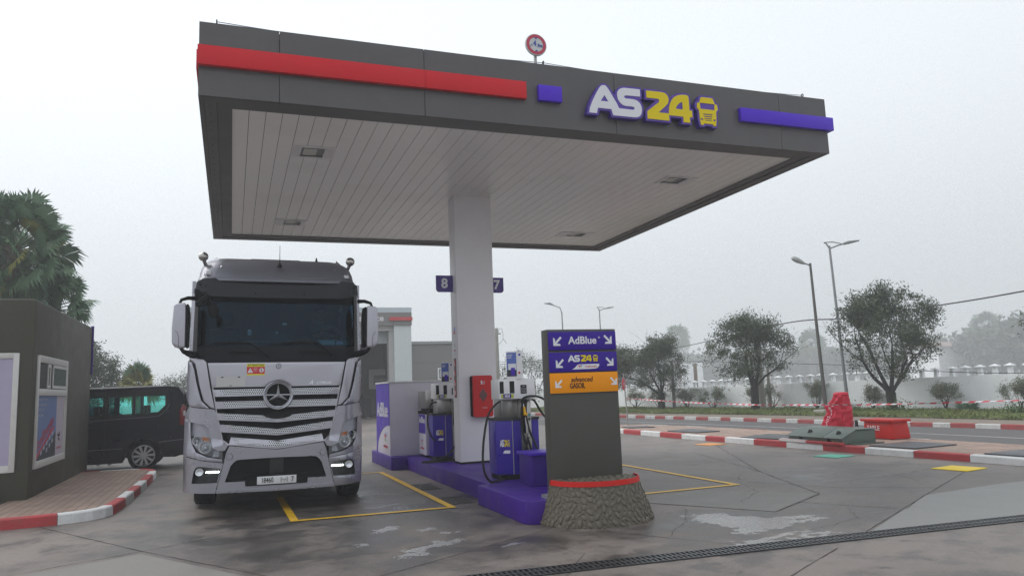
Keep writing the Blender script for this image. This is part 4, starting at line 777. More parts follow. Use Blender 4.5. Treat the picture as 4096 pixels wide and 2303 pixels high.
# grille
frame_o=[(.872,1.70),(.86,1.69),(.80,1.36),(.722,1.005),(.69,.95),(.637,.925)]
shell('grille_backing',sym([(0,1.70),(.862,1.70),(.80,1.36),(.72,1.0),(.63,.92),(0,.85)]),.09,.02,mat('grille_black',(.006,.006,.008),.6,spec=.2),rim=0)
for s in(-1,1): shell('grille_side',mirp([(.864,1.70),(.846,1.70),(.787,1.36),(.705,1.0),(.622,.935),(.635,.925),(.69,.952),(.722,1.008),(.80,1.36)],s),.0,.05,'silver_light',rim=.003)
def dotmat():
    c_=bpy.data.materials.new('perforated'); c_.use_nodes=True; N=c_.node_tree.nodes; L=c_.node_tree.links; b=N['Principled BSDF']
    b.inputs['Metallic'].default_value=.4; b.inputs['Roughness'].default_value=.35
    tc=N.new('ShaderNodeTexCoord'); sp=N.new('ShaderNodeSeparateXYZ'); L.new(tc.outputs['Object'],sp.inputs[0])
    def m_(op,a,b_=None):
        q=N.new('ShaderNodeMath'); q.operation=op
        for i,x in enumerate((a,b_)):
            if x is None: continue
            if isinstance(x,(int,float)): q.inputs[i].default_value=x
            else: L.new(x,q.inputs[i])
        return q.outputs[0]
    px=.0265; pz=px*.866
    def lay(ox,oz):
        fx=m_('SUBTRACT',m_('FRACT',m_('DIVIDE',m_('ADD',sp.outputs[0],10+ox),px)),.5); fz=m_('SUBTRACT',m_('FRACT',m_('DIVIDE',m_('ADD',sp.outputs[2],10+oz),pz*2)),.5)
        return m_('LESS_THAN',m_('ADD',m_('MULTIPLY',fx,fx),m_('MULTIPLY',m_('MULTIPLY',fz,fz),3.0)),.11)
    k=m_('MAXIMUM',lay(0,0),lay(px/2,pz))
    x=N.new('ShaderNodeMixRGB'); x.inputs[1].default_value=(.66,.68,.71,1); x.inputs[2].default_value=(.006,.006,.008,1); L.new(k,x.inputs[0]); L.new(x.outputs[0],b.inputs['Base Color']); L.new(m_('MULTIPLY',m_('SUBTRACT',1,k),.4),b.inputs['Metallic']); return c_
DM=dotmat()
def vz(c,e,h,u): return c+(e-c)*abs(u)/h
SLT=[(1.674,1.674,1.584,1.582,.842,.828),(1.514,1.512,1.42,1.42,.815,.80),(1.293,1.358,1.214,1.268,.797,.776),(1.116,1.205,1.036,1.106,.745,.735)]
for i,(tc_,te_,bc,be,hw,hb) in enumerate(SLT):
    sl_=shell('grille_slat',[(-hw,te_)]+([(0,tc_)] if abs(tc_-te_)>.01 else [])+[(hw,te_),(hb,be)]+([(0,bc)] if abs(bc-be)>.01 else [])+[(-hb,be)],-.004,.04,'silver_light',rim=.004)
    shell('slat_lip',[(-hb,be+.012),(0,bc+.012),(hb,be+.012),(hb,be-.004),(0,bc-.004),(-hb,be-.004)],-.022,.02,'silver_light',rim=.004,parent=sl_)
    hw2=hw-.10-.0*i; lo=.017; dz=.008
    P=[(-hw2-.02,te_-dz-(tc_-te_)*0),(0,tc_-dz),(hw2+.02,te_-dz),(hw2-.02,be+lo+.02),(hw2-.06,be+lo),(0,bc+lo),(-hw2+.06,be+lo),(-hw2+.02,be+lo+.02)]
    if i==2: # shallow bite under the emblem
        P=[(-hw2-.02,te_-dz),(-.20,vz(tc_,te_,hw,.2)-dz),(-.12,tc_-.035),(0,tc_-.052),(.12,tc_-.035),(.20,vz(tc_,te_,hw,.2)-dz)]+P[2:]
    shell('perforated_panel',P,-.0065,.004,DM,rim=0,parent=sl_)
mb=MB()
for z0,z1 in((1.53,1.57),(1.37,1.405)): pass
# slat 3 bite cover
shell('slat_recess',[(-.22,1.33),(.22,1.33),(.16,1.285),(.08,1.262),(0,1.256),(-.08,1.262),(-.16,1.285)],-.012,.01,'grille_black',rim=0)
s5=[(-.604,1.03),(0,.957),(.604,1.03),(.628,.928),(.19,.868),(0,.850),(-.19,.868),(-.628,.928)]
sl_=shell('grille_slat',s5,-.004,.04,'silver_light',rim=.006)
for a,b in((-.575,-.225),(-.205,.205),(.225,.575)):
    shell('perforated_panel',[(a,vz(.957,1.03,.604,a)-.012)]+([(0,.945)] if a<0<b else [])+[(b,vz(.957,1.03,.604,b)-.012),(b-(.05 if a>0 else 0),vz(.85,.93,.62,b)+.025)]+([(0,.875)] if a<0<b else [])+[(a+(.05 if b<0 else 0),vz(.85,.93,.62,a)+.025)],-.0065,.004,DM,rim=0,parent=sl_)
mb=MB()
for u in(-.21,.21): mb.box(u-.0025,u+.0025,-.008,.0,.875,.98)
for i in range(-3,4):
    if i: mb.box(i*.19-.004,i*.19+.004,.05,.075,1.05,1.25)
mb.build('grille_rib',M('grille_black'),tk)
# emblem: ring and three-pointed star
em=MB(); prof=[(.205,.05),(.205,.0),(.200,-.025),(.190,-.032),(.178,-.026),(.172,-.015),(.165,-.02),(.158,-.018),(.155,0),(.155,.03)]; em.lathe(prof,(0,-.02,SZ),'y',64); emb=em.build('emblem_ring',mat('ring_silver',(.42,.42,.46),.22,.8),tk,smooth=40)
em=MB(); em.lathe([(0,.0),(.158,.0)],(0,-.012,SZ),'y',48); em.build('emblem_disc',mat('mesh_black',(.006,.006,.007),.7,spec=.1),emb,fix=False)
em=MB(); pts=[]
for k in range(3):
    a=PI/2+k*2*PI/3; pts.append((.155*cos(a),.155*sin(a))); a+=PI/3; pts.append((.028*cos(a),.028*sin(a)))
v=[(x,-.02,SZ+z) for x,z in pts]+[(0,-.055,SZ)]; em.add(v,[(i,(i+1)%6,6) for i in range(6)]); em.build('emblem_star',mat('star_metal',(.80,.80,.82),.30,.7),emb,fix=False)
# bonnet details
mb=MB(); mb.lathe([(.030,0),(.034,-.003),(.037,0)],(0,-.004,1.985),'y',24,mi=0); mb.lathe([(0,-.002),(.030,-.002)],(0,-.003,1.985),'y',24,mi=1)
for k in range(3):
    a=PI/2+k*2*PI/3; mb.tube([(0,-.007,1.985),(.02*cos(a),-.007,1.985+.02*sin(a))],.0025,4,mi=0)
mb.build('badge',[M('ink'),M('silver_light')],bonnet,fix=False)
mb=MB(); text(mb,'A',.075,(.44,-.0,1.747),shear=.5,sx=1.15,bold=.001); text(mb,'CTROS',.05,(.615,-.0,1.74),shear=.5,sx=1.35,bold=.001)
for i,p in enumerate(mb.v): mb.v[i]=(p[0],dep(p[0],p[2])-.004+(p[1])*.3,p[2])
mb.build('lettering',M('chrome'),bonnet,fix=False)
st=MB(); x0,x1,z0,z1=-.42,-.185,1.862,2.02; yy=dep(-.3,1.9)-.0035
st.box(x0,x1,yy-.001,yy,z1-.04,z1,0); st.box(x0,x1,yy-.001,yy,z0+.018,z1-.0401,1); st.box(x0,x1,yy-.001,yy,z0,z0+.0179,0); text(st,'ATTENTION',.039,((x0+x1)/2,yy-.0015,z1-.02),bold=.0008,sx=1.0,mi=2,ext=.0003)
st.prism([(x0+.008,z0+.035),(x0+.082,z0+.035),(x0+.045,z0+.10)],yy-.002,yy-.0012,mi=3); st.prism([(x0+.024,z0+.044),(x0+.066,z0+.044),(x0+.045,z0+.083)],yy-.003,yy-.0021,mi=3); st.box(x0+.043,x0+.047,yy-.0035,yy-.003,z0+.05,z0+.08,2)
st.lathe([(0,0),(.03,0)],(x1-.042,yy-.0015,z0+.068),'y',20,mi=3); st.tube([(x1-.05,yy-.003,z0+.048),(x1-.042,yy-.003,z0+.068),(x1-.035,yy-.003,z0+.048)],.003,4,mi=2); st.tube([(x1-.042,yy-.003,z0+.065),(x1-.042,yy-.003,z0+.088)],.004,4,mi=2); st.tube([(x1-.063,yy-.0035,z0+.088),(x1-.022,yy-.0035,z0+.048)],.002,4,mi=1)
for k,w_ in enumerate(('NE VOUS','ENGAGEZ PAS','DEVANT','LE CAMION')): text(st,w_,.0125,(x0+.112,yy-.0015,z0+.10-k*.014),mi=3,ext=.0002,sx=.85)
st.build('warning_sticker',[M('yellow_sign') if 0 else mat('sticker_yellow',(.72,.68,.02),.4),mat('sticker_red',(.55,.03,.05),.4),M('ink'),M('white_sign')],bonnet,fix=False)
mb=MB(); yy=dep(-.6,1.8)-.010; mb.box(-.81,-.435,yy,yy+.006,1.712,1.848,0); mb.box(-.75,-.72,yy-.002,yy-.0005,1.832,1.846,1); mb.box(-.535,-.505,yy-.002,yy-.0005,1.834,1.848,1); mb.box(-.645,-.61,yy-.002,yy-.0005,1.722,1.729,1); mb.build('blank_plate',[mat('ivory',(.52,.51,.50),.5,dirt=.15,vs=5),M('black')],bonnet)
# mirrors
def mfx(x,y,z):
    s_=1 if x>0 else -1; a=abs(x); return (s_*(1.165+(a-1.208)*.85),y,2.235+(z-2.268)*.89)
for s in(-1,1):
    mr=MB(); mr.prism([(s*1.262,2.30),(s*1.275,2.27),(s*1.37,2.268),(s*1.44,2.31),(s*1.455,2.36),(s*1.462,2.56),(s*1.445,2.90),(s*1.42,2.935),(s*1.29,2.955),(s*1.268,2.93)],-.13,.02); mo=mr.build('mirror',M('silver_light'),tk,bevel=.022,seg=3,fn=mfx)
    mr=MB(); mr.prism([(s*1.212,2.30),(s*1.225,2.275),(s*1.26,2.275),(s*1.262,2.94),(s*1.225,2.93),(s*1.208,2.75)],-.10,.12); mr.prism([(s*1.262,2.28),(s*1.43,2.29),(s*1.43,2.92),(s*1.262,2.94)],.022,.05); mr.build('mirror_glass_back',M('black'),mo,bevel=.012,fn=mfx)
    mr=MB(); mr.tube([(s*1.455,-.12,2.55),(s*1.38,-.135,2.50),(s*1.355,-.137,2.42),(s*1.355,-.137,2.28)],.003,4); mr.build('seam_line',M('seam'),mo,fn=mfx)
    mr=MB(); mr.tube([(s*1.12,.10,2.93),(s*1.20,.02,2.925),(s*1.28,-.04,2.89),(s*1.30,-.04,2.84)],[.03,.026,.022,.018],8); mr.build('mirror_arm',M('black'),tk,smooth=60); mr=MB(); mr.tube([(s*1.10,.12,2.15),(s*1.16,.04,2.165),(s*1.23,-.02,2.19),(s*1.27,-.04,2.24)],[.05,.045,.03,.02],8); mr.ico((s*1.15,.05,2.16),.055,sub=2,sc=(1.2,1,.7)); mr.build('mirror_arm',M('black'),tk,smooth=60)
mr=MB(); mr.prism([(-1.12,3.04),(-1.06,3.03),(-1.02,2.97),(-1.06,2.88),(-1.11,2.87)],-.12,.02); mr.prism([(-1.10,2.83),(-1.06,2.86),(-.95,2.96),(-.91,2.92),(-.93,2.85),(-1.04,2.78),(-1.09,2.79)],-.30,-.12); mr.tube([(-.95,-.2,2.88),(-.90,-.24,2.80),(-.87,-.26,2.74)],[.04,.035,.035],8); mr.build('front_mirror_arm',M('black'),tk,bevel=.01)
mr=MB(); mr.ico((-.865,-.27,2.72),.085,sub=3,sc=(.82,.35,1.1)); mr.build('front_mirror',M('black'),tk,smooth=80)
# interior
mb=MB(); mb.box(-1.1,1.1,.16,.75,2.10,2.29,0); mb.box(-1.1,1.1,2.05,2.12,2.1,3.2,0); mb.box(-1.1,1.1,.5,2.2,1.9,1.95,0); mb.build('dashboard',mat('interior',(.012,.018,.026),.8),tk,bevel=.02)
mb=MB()
for u in(-.72,.70): mb.prism([(u-.24,2.0),(u+.24,2.0),(u+.22,2.62),(u-.22,2.62)],1.35,1.47); mb.prism([(u-.13,2.66),(u+.13,2.66),(u+.11,2.86),(u-.11,2.86)],1.36,1.44); mb.box(u-.24,u+.24,.9,1.4,2.05,2.17)
mb.build('seat',mat('seat_cloth',(.018,.022,.028),.9),tk,bevel=.03)
mb=MB(); mb.tube([(.70+.22*cos(a),.66-.10*sin(a),2.43+.10*sin(a)) for a in [k*2*PI/28 for k in range(29)]],.014,7); mb.tube([(.48,.66,2.43),(.92,.66,2.43)],.014,6); mb.cyl((.70,.66,2.43),(.70,.5,2.25),.04); mb.build('steering_wheel',M('black'),tk,smooth=60)
mb=MB(); mb.prism(rnd(-.12,.115,2.29,2.452,.02),.10,.13); mb.build('screen_unit',mat('unit',(.03,.03,.04),.4),tk,bevel=.006)
mb=MB(); mb.prism([(.56,2.291),(.79,2.291),(.79,2.355),(.56,2.36)],.13,.16); dp=mb.build('papers',mat('paper_green',(.45,.75,.68),.6),tk)
mb=MB(); mb.prism([(.80,2.291),(.91,2.291),(.905,2.32),(.87,2.342),(.82,2.342),(.80,2.325)],.10,.12); mb.build('disc_card',mat('paper_blue',(.5,.68,.75),.6),tk)
mb=MB(); mb.prism([(.92,2.291),(1.03,2.291),(1.03,2.36),(.82,2.365),(.3,2.36),(-.45,2.35),(-.5,2.335),(.3,2.34),(.8,2.343)],.19,.21); mb.build('dashboard_edge',mat('teal_strip',(.16,.26,.22),.7),tk)
mb=MB(); rr=random.Random(3); P=[(.22+.06*k*.9,2.30+rr.uniform(.04,.085)) for k in range(5)]; mb.prism([(.2,2.291),(.5,2.291)]+P[::-1],.09,.16); mb.build('cloth',mat('cloth_orange',(.42,.25,.12),.8),tk,bevel=.01)
for (u,z,w_,h_) in((.075,2.585,.028,.016),(-.395,2.46,.026,.038),(.98,2.405,.008,.008),(-.03,2.46,.015,.014)):
    mb=MB(); mb.prism(rnd(u-w_,u+w_,z-h_,z+h_,min(w_,h_)*.5),dep(u,z)+.021,dep(u,z)+.024); mb.build('windscreen_sticker',mat('sticker_pale',(.6,.75,.75),.5),tk)
# chassis and wheels
def wheel(mb_t,mb_r,c,r,w,s,rr):
    prof=[(rr,-w/2),(rr+.03,-w/2-.005),(r-.05,-w/2),(r-.012,-w/2+.02),(r,-w/2+.05),(r,w/2-.05),(r-.012,w/2-.02),(r-.05,w/2),(rr+.03,w/2+.005),(rr,w/2)]
    mb_t.lathe(prof,c,'x',40)
    o=s*(w/2-.03); mb_r.lathe([(rr,o-.1*s),(rr,o),(rr-.02,o),(rr-.05,o-.06*s),(rr*.45,o-.09*s),(rr*.4,o),(0,o)],c,'x',32)
for s in(-1,1):
    for (y,xc,sh) in((1.27,1.035,.10),(4.6,1.0,.25)):
        dz=-.0139*s if 1 else 0
        t_,r_=MB(),MB(); wheel(t_,r_,(s*xc+sh,y,.475+dz+.0),.475,.30,s,.29); w_=t_.build('wheel',M('tyre'),tk,smooth=40); r_.build('rim',M('galv'),w_,smooth=40)
        g=MB()
        for k in(-.09,-.03,.03,.09): g.lathe([(.470,k-.006),(.4765,k-.006),(.4765,k+.006),(.470,k+.006)],(s*xc+sh,y,.475+dz),'x',40)
        g.build('tread_groove',M('black'),w_)
mb=MB(); mb.box(-.45,-.35,.3,5.6,.62,.85); mb.box(.35,.45,.3,5.6,.62,.85); mb.box(-1.0,1.0,.6,.72,.5,.9); mb.box(-.8,.8,1.25,1.45,.4,.55); mb.box(-.5,.5,.3,2.4,.70,1.3); mb.box(-1.15,-.6,2.3,3.9,.45,1.05); mb.box(.6,1.15,2.3,3.9,.45,1.05); mb.box(-1.1,1.1,2.0,6.2,1.05,1.12); mb.box(-1.15,-1.10,1.85,3.95,.28,1.04); mb.box(1.10,1.15,1.85,3.95,.28,1.04); mb.box(-.9,.9,.25,.9,.42,.5); mb.box(-1.0,1.0,5.6,5.9,.4,1.0); mb.build('chassis_and_shade_plates',M('black'),tk,bevel=.01)  # side skirts and wide underbody plates are added to block light under the truck
for s in(-1,1):
    mb=MB(); mb.lathe([(.53,-.16),(.56,-.16),(.56,.16),(.53,.16)],(s*1.03,1.36,.47),'x',20,a0=R(10),a1=R(170)); mb.build('wheel_arch',M('black'),tk)
    mb=MB(); mb.box(min(s*1.19,s*1.10),max(s*1.19,s*1.10),.24,.78,.45,1.36); mb.build('side_panel',M('silver'),tk,bevel=.02)
    mb=MB(); mb.box(min(s*1.19,s*1.205),max(s*1.19,s*1.205),.45,.50,.80,.86); mb.build('side_marker',M('label_red'),tk)
# ---- place it: the photographed truck leans a little to its own left
tk.location=(.596-.007,11.05,0); tk.rotation_euler=(0,R(.8),0)
# ================================================================ PEOPLE
def skin_person(name,joints,edges,label,group=None,mats_=None):
    me=bpy.data.meshes.new('b'); me.from_pydata([j[0] for j in joints],edges,[]); ob=bpy.data.objects.new('b',me); COL.objects.link(ob)
    sk=ob.modifiers.new('s','SKIN'); sk.use_smooth_shade=True
    for i,j in enumerate(joints): me.skin_vertices[0].data[i].radius=(j[1],j[1] if len(j)<3 else j[2])
    me.skin_vertices[0].data[0].use_root=True
    ss=ob.modifiers.new('u','SUBSURF'); ss.levels=1; ss.render_levels=1
    dg=bpy.context.evaluated_depsgraph_get(); nm=bpy.data.meshes.new_from_object(ob.evaluated_get(dg)); bpy.data.objects.remove(ob); bpy.data.meshes.remove(me)
    return nm
def head(mb,c,r=.1,face=-1):
    mb.ico(c,r,sub=3,sc=(.80,.92,1.12)); x,y,z=c
    mb.ico((x,y+face*r*.92,z-.01),r*.17,sub=1,sc=(.7,1,1.2)); mb.ico((x-r*.82,y,z),r*.18,sub=1,sc=(.4,.8,1.2)); mb.ico((x+r*.82,y,z),r*.18,sub=1,sc=(.4,.8,1.2)); mb.ico((x,y+face*r*.35,z-r*.55),r*.62,sub=2,sc=(.9,.9,.75))
def person_obj(nm,pos,label,mts,hat,headc,clo_z,group=None,seat=False):
    o=bpy.data.objects.new('person',nm); COL.objects.link(o); o.location=pos; tag(o,label,'person',group)
    nm.name='person'
    for m_ in mts: nm.materials.append(m_)
    for p in nm.polygons:
        p.use_smooth=True; p.material_index=clo_z(p.center)
    hb=MB(); head(hb,headc); nn=[Vector(p) for p in hb.v]
    # fold the head into the body mesh
    bm=bmesh.new(); bm.from_mesh(nm); vs_=[bm.verts.new(p) for p in nn]; 
    for f in hb.f:
        q=bm.faces.new([vs_[i] for i in f]); q.smooth=True; q.material_index=0
    # eyes and mouth
    x,y,z=headc
    bm.to_mesh(nm); bm.free()
    e=MB(); e.ico((x-.034,y-.088,z+.012),.011,sub=1); e.ico((x+.034,y-.088,z+.012),.011,sub=1); e.box(x-.024,x+.024,y-.102,y-.09,z-.056,z-.050)
    eo=MB(); eo.v,eo.f,eo.m=e.v,e.f,e.m
    k=eo.build('face_detail',M('hair'),None); k.parent=o
    hh=MB(); 
    if hat=='cap': hh.lathe([(.094,0),(.092,.05),(.07,.09),(0,.105)],(x,y,z+.03),'z',20); hh.box(x-.06,x+.06,y-.17,y-.07,z+.035,z+.045); k=hh.build('cap',mat('cap_violet',(.12,.05,.16),.8),None)
    elif hat=='hood': hh.ico((x,y+.03,z+.02),.135,sub=3,sc=(.95,.85,1.15)); k=hh.build('hood',M('cloth_grey'),None)
    else: hh.lathe([(.088,0),(.084,.05),(.06,.085),(0,.098)],(x,y+.012,z+.02),'z',20); k=hh.build('hair',M('hair'),None)
    for p in k.data.polygons: p.use_smooth=True
    k.parent=o; return o
# driver, sitting, one hand raised to the chin, forearm on the wheel
J=[((0,0,.0),.15,.12),((0,-.01,.22),.15,.11),((0,-.03,.42),.17,.10),((0,-.05,.52),.06),((0,-.06,.60),.05),
 ((-.19,-.04,.46),.065),((-.27,-.20,.26),.05),((-.10,-.38,.30),.038),((.0,-.42,.38),.032),((.20,-.04,.46),.065),((.29,-.20,.24),.05),((.17,-.42,.28),.038),((.10,-.46,.32),.032),
 ((-.11,-.08,-.05),.09),((-.13,-.48,-.02),.07),((-.13,-.52,-.42),.05),((.11,-.08,-.05),.09),((.13,-.48,-.02),.07),((.13,-.52,-.42),.05),
 ((.012,-.44,.425),.012),((.03,-.45,.415),.012),((-.012,-.43,.43),.011),((.085,-.49,.34),.012),((.10,-.50,.325),.012),((.075,-.47,.345),.011)]
E=[(0,1),(1,2),(2,3),(3,4),(2,5),(5,6),(6,7),(7,8),(2,9),(9,10),(10,11),(11,12),(0,13),(13,14),(14,15),(0,16),(16,17),(17,18),(8,19),(8,20),(8,21),(12,22),(12,23),(12,24)]
nm=skin_person('d',J,E,'')
person_obj(nm,(.596+.72,11.05+1.22,2.155),'person in dark blue at the truck wheel with a hand raised to the chin',[M('skin'),M('shirt_blue')],None,(0,-.09,.68),lambda c_:0 if (c_.z>.53 or (c_.y<-.36 and c_.z>.2)) else 1)
def stander(x,y,yaw,label,hat,mts,grp=None,h=1.0):
    J=[((0,0,.92),.15,.11),((0,0,1.12),.145,.10),((0,.0,1.38),.18,.10),((0,0,1.48),.06),((0,-.01,1.54),.055),
     ((-.20,0,1.40),.06),((-.25,.02,1.12),.045),((-.22,-.10,.88),.036),((-.21,-.13,.80),.03),((.20,0,1.40),.06),((.25,.02,1.12),.045),((.22,-.10,.88),.036),((.21,-.13,.80),.03),
     ((-.10,0,.84),.095),((-.12,-.01,.48),.065),((-.13,.02,.10),.045),((-.14,-.10,.05),.043),((-.14,-.17,.04),.035),((.10,0,.84),.095),((.12,-.01,.48),.065),((.13,.02,.10),.045),((.14,-.10,.05),.043),((.14,-.17,.04),.035),
     ((-.20,-.155,.74),.011),((-.215,-.15,.735),.011),((-.19,-.145,.75),.010),((.20,-.155,.74),.011),((.215,-.15,.735),.011),((.19,-.145,.75),.010)]
    E=[(0,1),(1,2),(2,3),(3,4),(2,5),(5,6),(6,7),(7,8),(2,9),(9,10),(10,11),(11,12),(0,13),(13,14),(14,15),(15,16),(16,17),(0,18),(18,19),(19,20),(20,21),(21,22),(8,23),(8,24),(8,25),(12,26),(12,27),(12,28)]
    nm=skin_person('p',J,E,''); 
    o=person_obj(nm,(x,y,.0),label,mts,hat,(0,-.03,1.63),lambda c_:0 if (c_.z>1.50 or (c_.z<.86 and abs(c_.x)>.17)) else (3 if c_.z<.12 else (2 if c_.z<.9 else 1)),grp)
    o.rotation_euler=(0,0,yaw); return o
stander(-2.93,21.6,R(-20),'person in grey hood and pale shoes standing behind the dark van','hood',[M('skin'),M('cloth_grey'),M('jeans'),M('shoe')])
stander(-3.45,21.9,R(25),'person in a violet cap standing behind the van near the kiosk','cap',[M('skin'),M('shirt_blue'),M('jeans'),M('shoe')])
# ================================================================ ROADS, KERBS, PAVING
def lerp_path(P,Y):
    for a,b in zip(P[:-1],P[1:]):
        lo,hi=(a,b) if a[1]<b[1] else (b,a)
        if lo[1]<=Y<=hi[1]: return lo[0]+(hi[0]-lo[0])*(Y-lo[1])/(hi[1]-lo[1])
    return P[0][0]
def resample(P,step):
    out=[P[0]]; acc=0
    for a,b in zip(P[:-1],P[1:]):
        L=math.dist(a,b); t=step-acc
        while t<=L: out.append((a[0]+(b[0]-a[0])*t/L,a[1]+(b[1]-a[1])*t/L)); t+=step
        acc=(acc+L)%step
    return out
def smooth2(P,n=6):
    o=[]
    for i in range(len(P)-1):
        p0,p1,p2,p3=P[max(i-1,0)],P[i],P[i+1],P[min(i+2,len(P)-1)]
        for k in range(n):
            t=k/n; o.append(tuple(.5*((2*p1[j])+(-p0[j]+p2[j])*t+(2*p0[j]-5*p1[j]+4*p2[j]-p3[j])*t*t+(-p0[j]+3*p1[j]-3*p2[j]+p3[j])*t**3) for j in(0,1)))
    return o+[P[-1]]
mat('kerb_red',(.40,.045,.05),.65,var=.12,vs=5,dirt=.45,dcol=(.16,.10,.09),bump=.3,bs=25); mat('kerb_white',(.66,.66,.66),.65,var=.07,vs=5,dirt=.5,dcol=(.30,.28,.26),bump=.3,bs=25)
mat('kerb_red_old',(.30,.06,.06),.75,var=.12,vs=5,dirt=.8,dcol=(.14,.10,.09),bump=.3,bs=25); mat('kerb_white_old',(.48,.48,.47),.75,var=.1,vs=5,dirt=.85,dcol=(.17,.16,.15),bump=.3,bs=25)
def kerb(P,seg,w,h,start,old=0,z0=0,rs=1):
    rr=random.Random(rs); S_=resample(P,seg/4); mb=MB(); n=len(S_)-1; i=0; k=start
    while i<n:
        m_=4 if rr.random()<.8 else rr.choice((3,5)); j=min(i+m_,n); pts=S_[i:j+1]; zz=z0+h+rr.uniform(-.006,.006); v=[]; f=[]; c_=.018
        for q,p in enumerate(pts):
            a=S_[max(i+q-1,0)]; b=S_[min(i+q+1,n)]; dx,dy=b[0]-a[0],b[1]-a[1]; l=math.hypot(dx,dy); nx,ny=-dy/l,dx/l; e=.004*(1 if q==0 else -1 if q==len(pts)-1 else 0); px,py=p[0]+dx/l*e,p[1]+dy/l*e; jit=rr.uniform(-.004,.004)
            for s_,z in((0,z0-.02),(.006,zz-c_),(.006+c_,zz),(w-c_,zz),(w,zz-c_),(w,z0-.02)): v.append((px+nx*(s_+jit),py+ny*(s_+jit),z))
        for q in range(len(pts)-1):
            for t in range(5): f.append((q*6+t,q*6+t+1,(q+1)*6+t+1,(q+1)*6+t))
        f.append((0,1,2,3,4,5)); L_=(len(pts)-1)*6; f.append(tuple(L_+t for t in(5,4,3,2,1,0)))
        mb.add(v,f,k%2); k+=1; i=j
    return struct(mb.build('kerb',[M('kerb_red_old'),M('kerb_white_old')] if old else [M('kerb_red'),M('kerb_white')],fix=True))
# path offsets run to the left of travel
FK=smooth2([(19.15,2),(19.12,8),(18.96,13.9),(18.78,15.6),(18.4,18.2),(18.05,20.7),(17.75,23.4),(17.4,25.9),(17.0,28.6),(16.65,31.3),(15.9,36),(14.9,42),(13.6,50),(12,60)])
K1=[(p[0],p[1]) for p in FK][::-1]           # travelling towards -y: left is +x
kerb(K1,.68,.16,.13,0,old=1,rs=2)
MI=smooth2([(14.15,4),(14.2,11.2),(14.12,16.8),(13.96,19.6),(13.74,21.75),(13.4,23.2),(12.7,23.9)])
FR=smooth2([(12.25,3),(12.0,8.9),(11.8,11.6),(11.7,14),(11.6,17),(11.55,20.5),(11.65,22.6),(12.1,23.7),(12.7,24.0)])
kerb(FR[::-1],1.08,.17,.13,1,rs=11)
kerb(MI[::1][::-1][::-1] if 0 else [(p[0],p[1]) for p in MI],.95,.12,.12,0,old=1,rs=4)
mat('asphalt',(.105,.10,.102),.8,var=.12,vs=1.5,dirt=.2,dcol=(.06,.058,.06),bump=.5,bs=60)
def paver_mat(name,c1,c2,sx,sy,rot=0):
    m_=bpy.data.materials.new(name); m_.use_nodes=True; N=m_.node_tree.nodes; L=m_.node_tree.links; b=N['Principled BSDF']; tc=N.new('ShaderNodeTexCoord'); mp=N.new('ShaderNodeMapping'); mp.inputs['Rotation'].default_value=(0,0,R(rot)); br=N.new('ShaderNodeTexBrick')
    br.inputs['Color1'].default_value=(*c1,1); br.inputs['Color2'].default_value=(*c2,1); br.inputs['Mortar'].default_value=(.045,.035,.03,1); br.inputs['Scale'].default_value=1; br.inputs['Brick Width'].default_value=sx; br.inputs['Row Height'].default_value=sy; br.inputs['Mortar Size'].default_value=.005; br.offset=0.0 if sy<.2 else .5
    L.new(tc.outputs['Object'],mp.inputs[0]); L.new(mp.outputs[0],br.inputs[0]); n=N.new('ShaderNodeTexNoise'); n.inputs['Scale'].default_value=2.2; n.inputs['Detail'].default_value=8; n.inputs['Roughness'].default_value=.7; L.new(tc.outputs['Object'],n.inputs[0])
    r=N.new('ShaderNodeMapRange'); r.inputs[1].default_value=.3; r.inputs[2].default_value=.7; r.inputs[3].default_value=.72; r.inputs[4].default_value=1.2; L.new(n.outputs[0],r.inputs[0]); x=N.new('ShaderNodeMixRGB'); x.blend_type='MULTIPLY'; x.inputs[0].default_value=1; L.new(br.outputs[0],x.inputs[1]); L.new(r.outputs[0],x.inputs[2]); L.new(x.outputs[0],b.inputs['Base Color']); b.inputs['Roughness'].default_value=.75
    bp=N.new('ShaderNodeBump'); bp.inputs['Distance'].default_value=.004; bp.inputs['Strength'].default_value=.5; L.new(br.outputs['Fac'],bp.inputs['Height']); bp.invert=True; L.new(bp.outputs[0],b.inputs['Normal']); MATS[name]=m_; return m_
paver_mat('pavers',(.36,.25,.20),(.30,.215,.175),.30,.30,0); paver_mat('pavers_left',(.30,.21,.165),(.27,.185,.145),.62,.125,90)
def sheet(name,A,B,z,mt,n=None):
    """surface between two lines given point by point"""
    v=[(x,y,z) for x,y in A]+[(x,y,z) for x,y in B]; k=len(A); f=[(i,i+1,k+i+1,k+i) for i in range(k-1)]
    m_=MB(); m_.add(v,f); return struct(m_.build(name,mt,fix=True))
Ys=[3+i*.5 for i in range(40)]+[22.8,23.1,23.4,23.65,23.85]
sheet('pavement',[(lerp_path(FR,y)+.1,y) for y in Ys],[(lerp_path(MI,y)-.06 if y<23.3 else 13.3-(y-23.3)*.9,y) for y in Ys],.122,M('pavers'))
Yr=[2+i for i in range(59)]
def midx(y): return lerp_path(MI,y)+.0 if 4<=y<=22 else (14.15 if y<4 else 12.6-(y-22)*.12+max(0,(24-y))*.5)
sheet('road',[(midx(y)+.0,y) for y in Yr],[(lerp_path(FK,y)+.02,y) for y in Yr],.004,M('asphalt'))
mat('line_white',(.55,.55,.54),.6,dirt=.5,vs=6,dcol=(.2,.2,.2))
P=smooth2([(17.0,5),(16.68,12.0),(16.54,15),(16.19,19.2),(15.8,23),(14.9,29),(13.6,37)]); mb=MB(); strip(mb,P,.07,.009,0); struct(mb.build('lane_line',M('line_white'),fix=False))
mat('dirt_path',(.20,.165,.135),.9,var=.2,vs=2,dirt=.4,dcol=(.12,.10,.08),bump=.4)
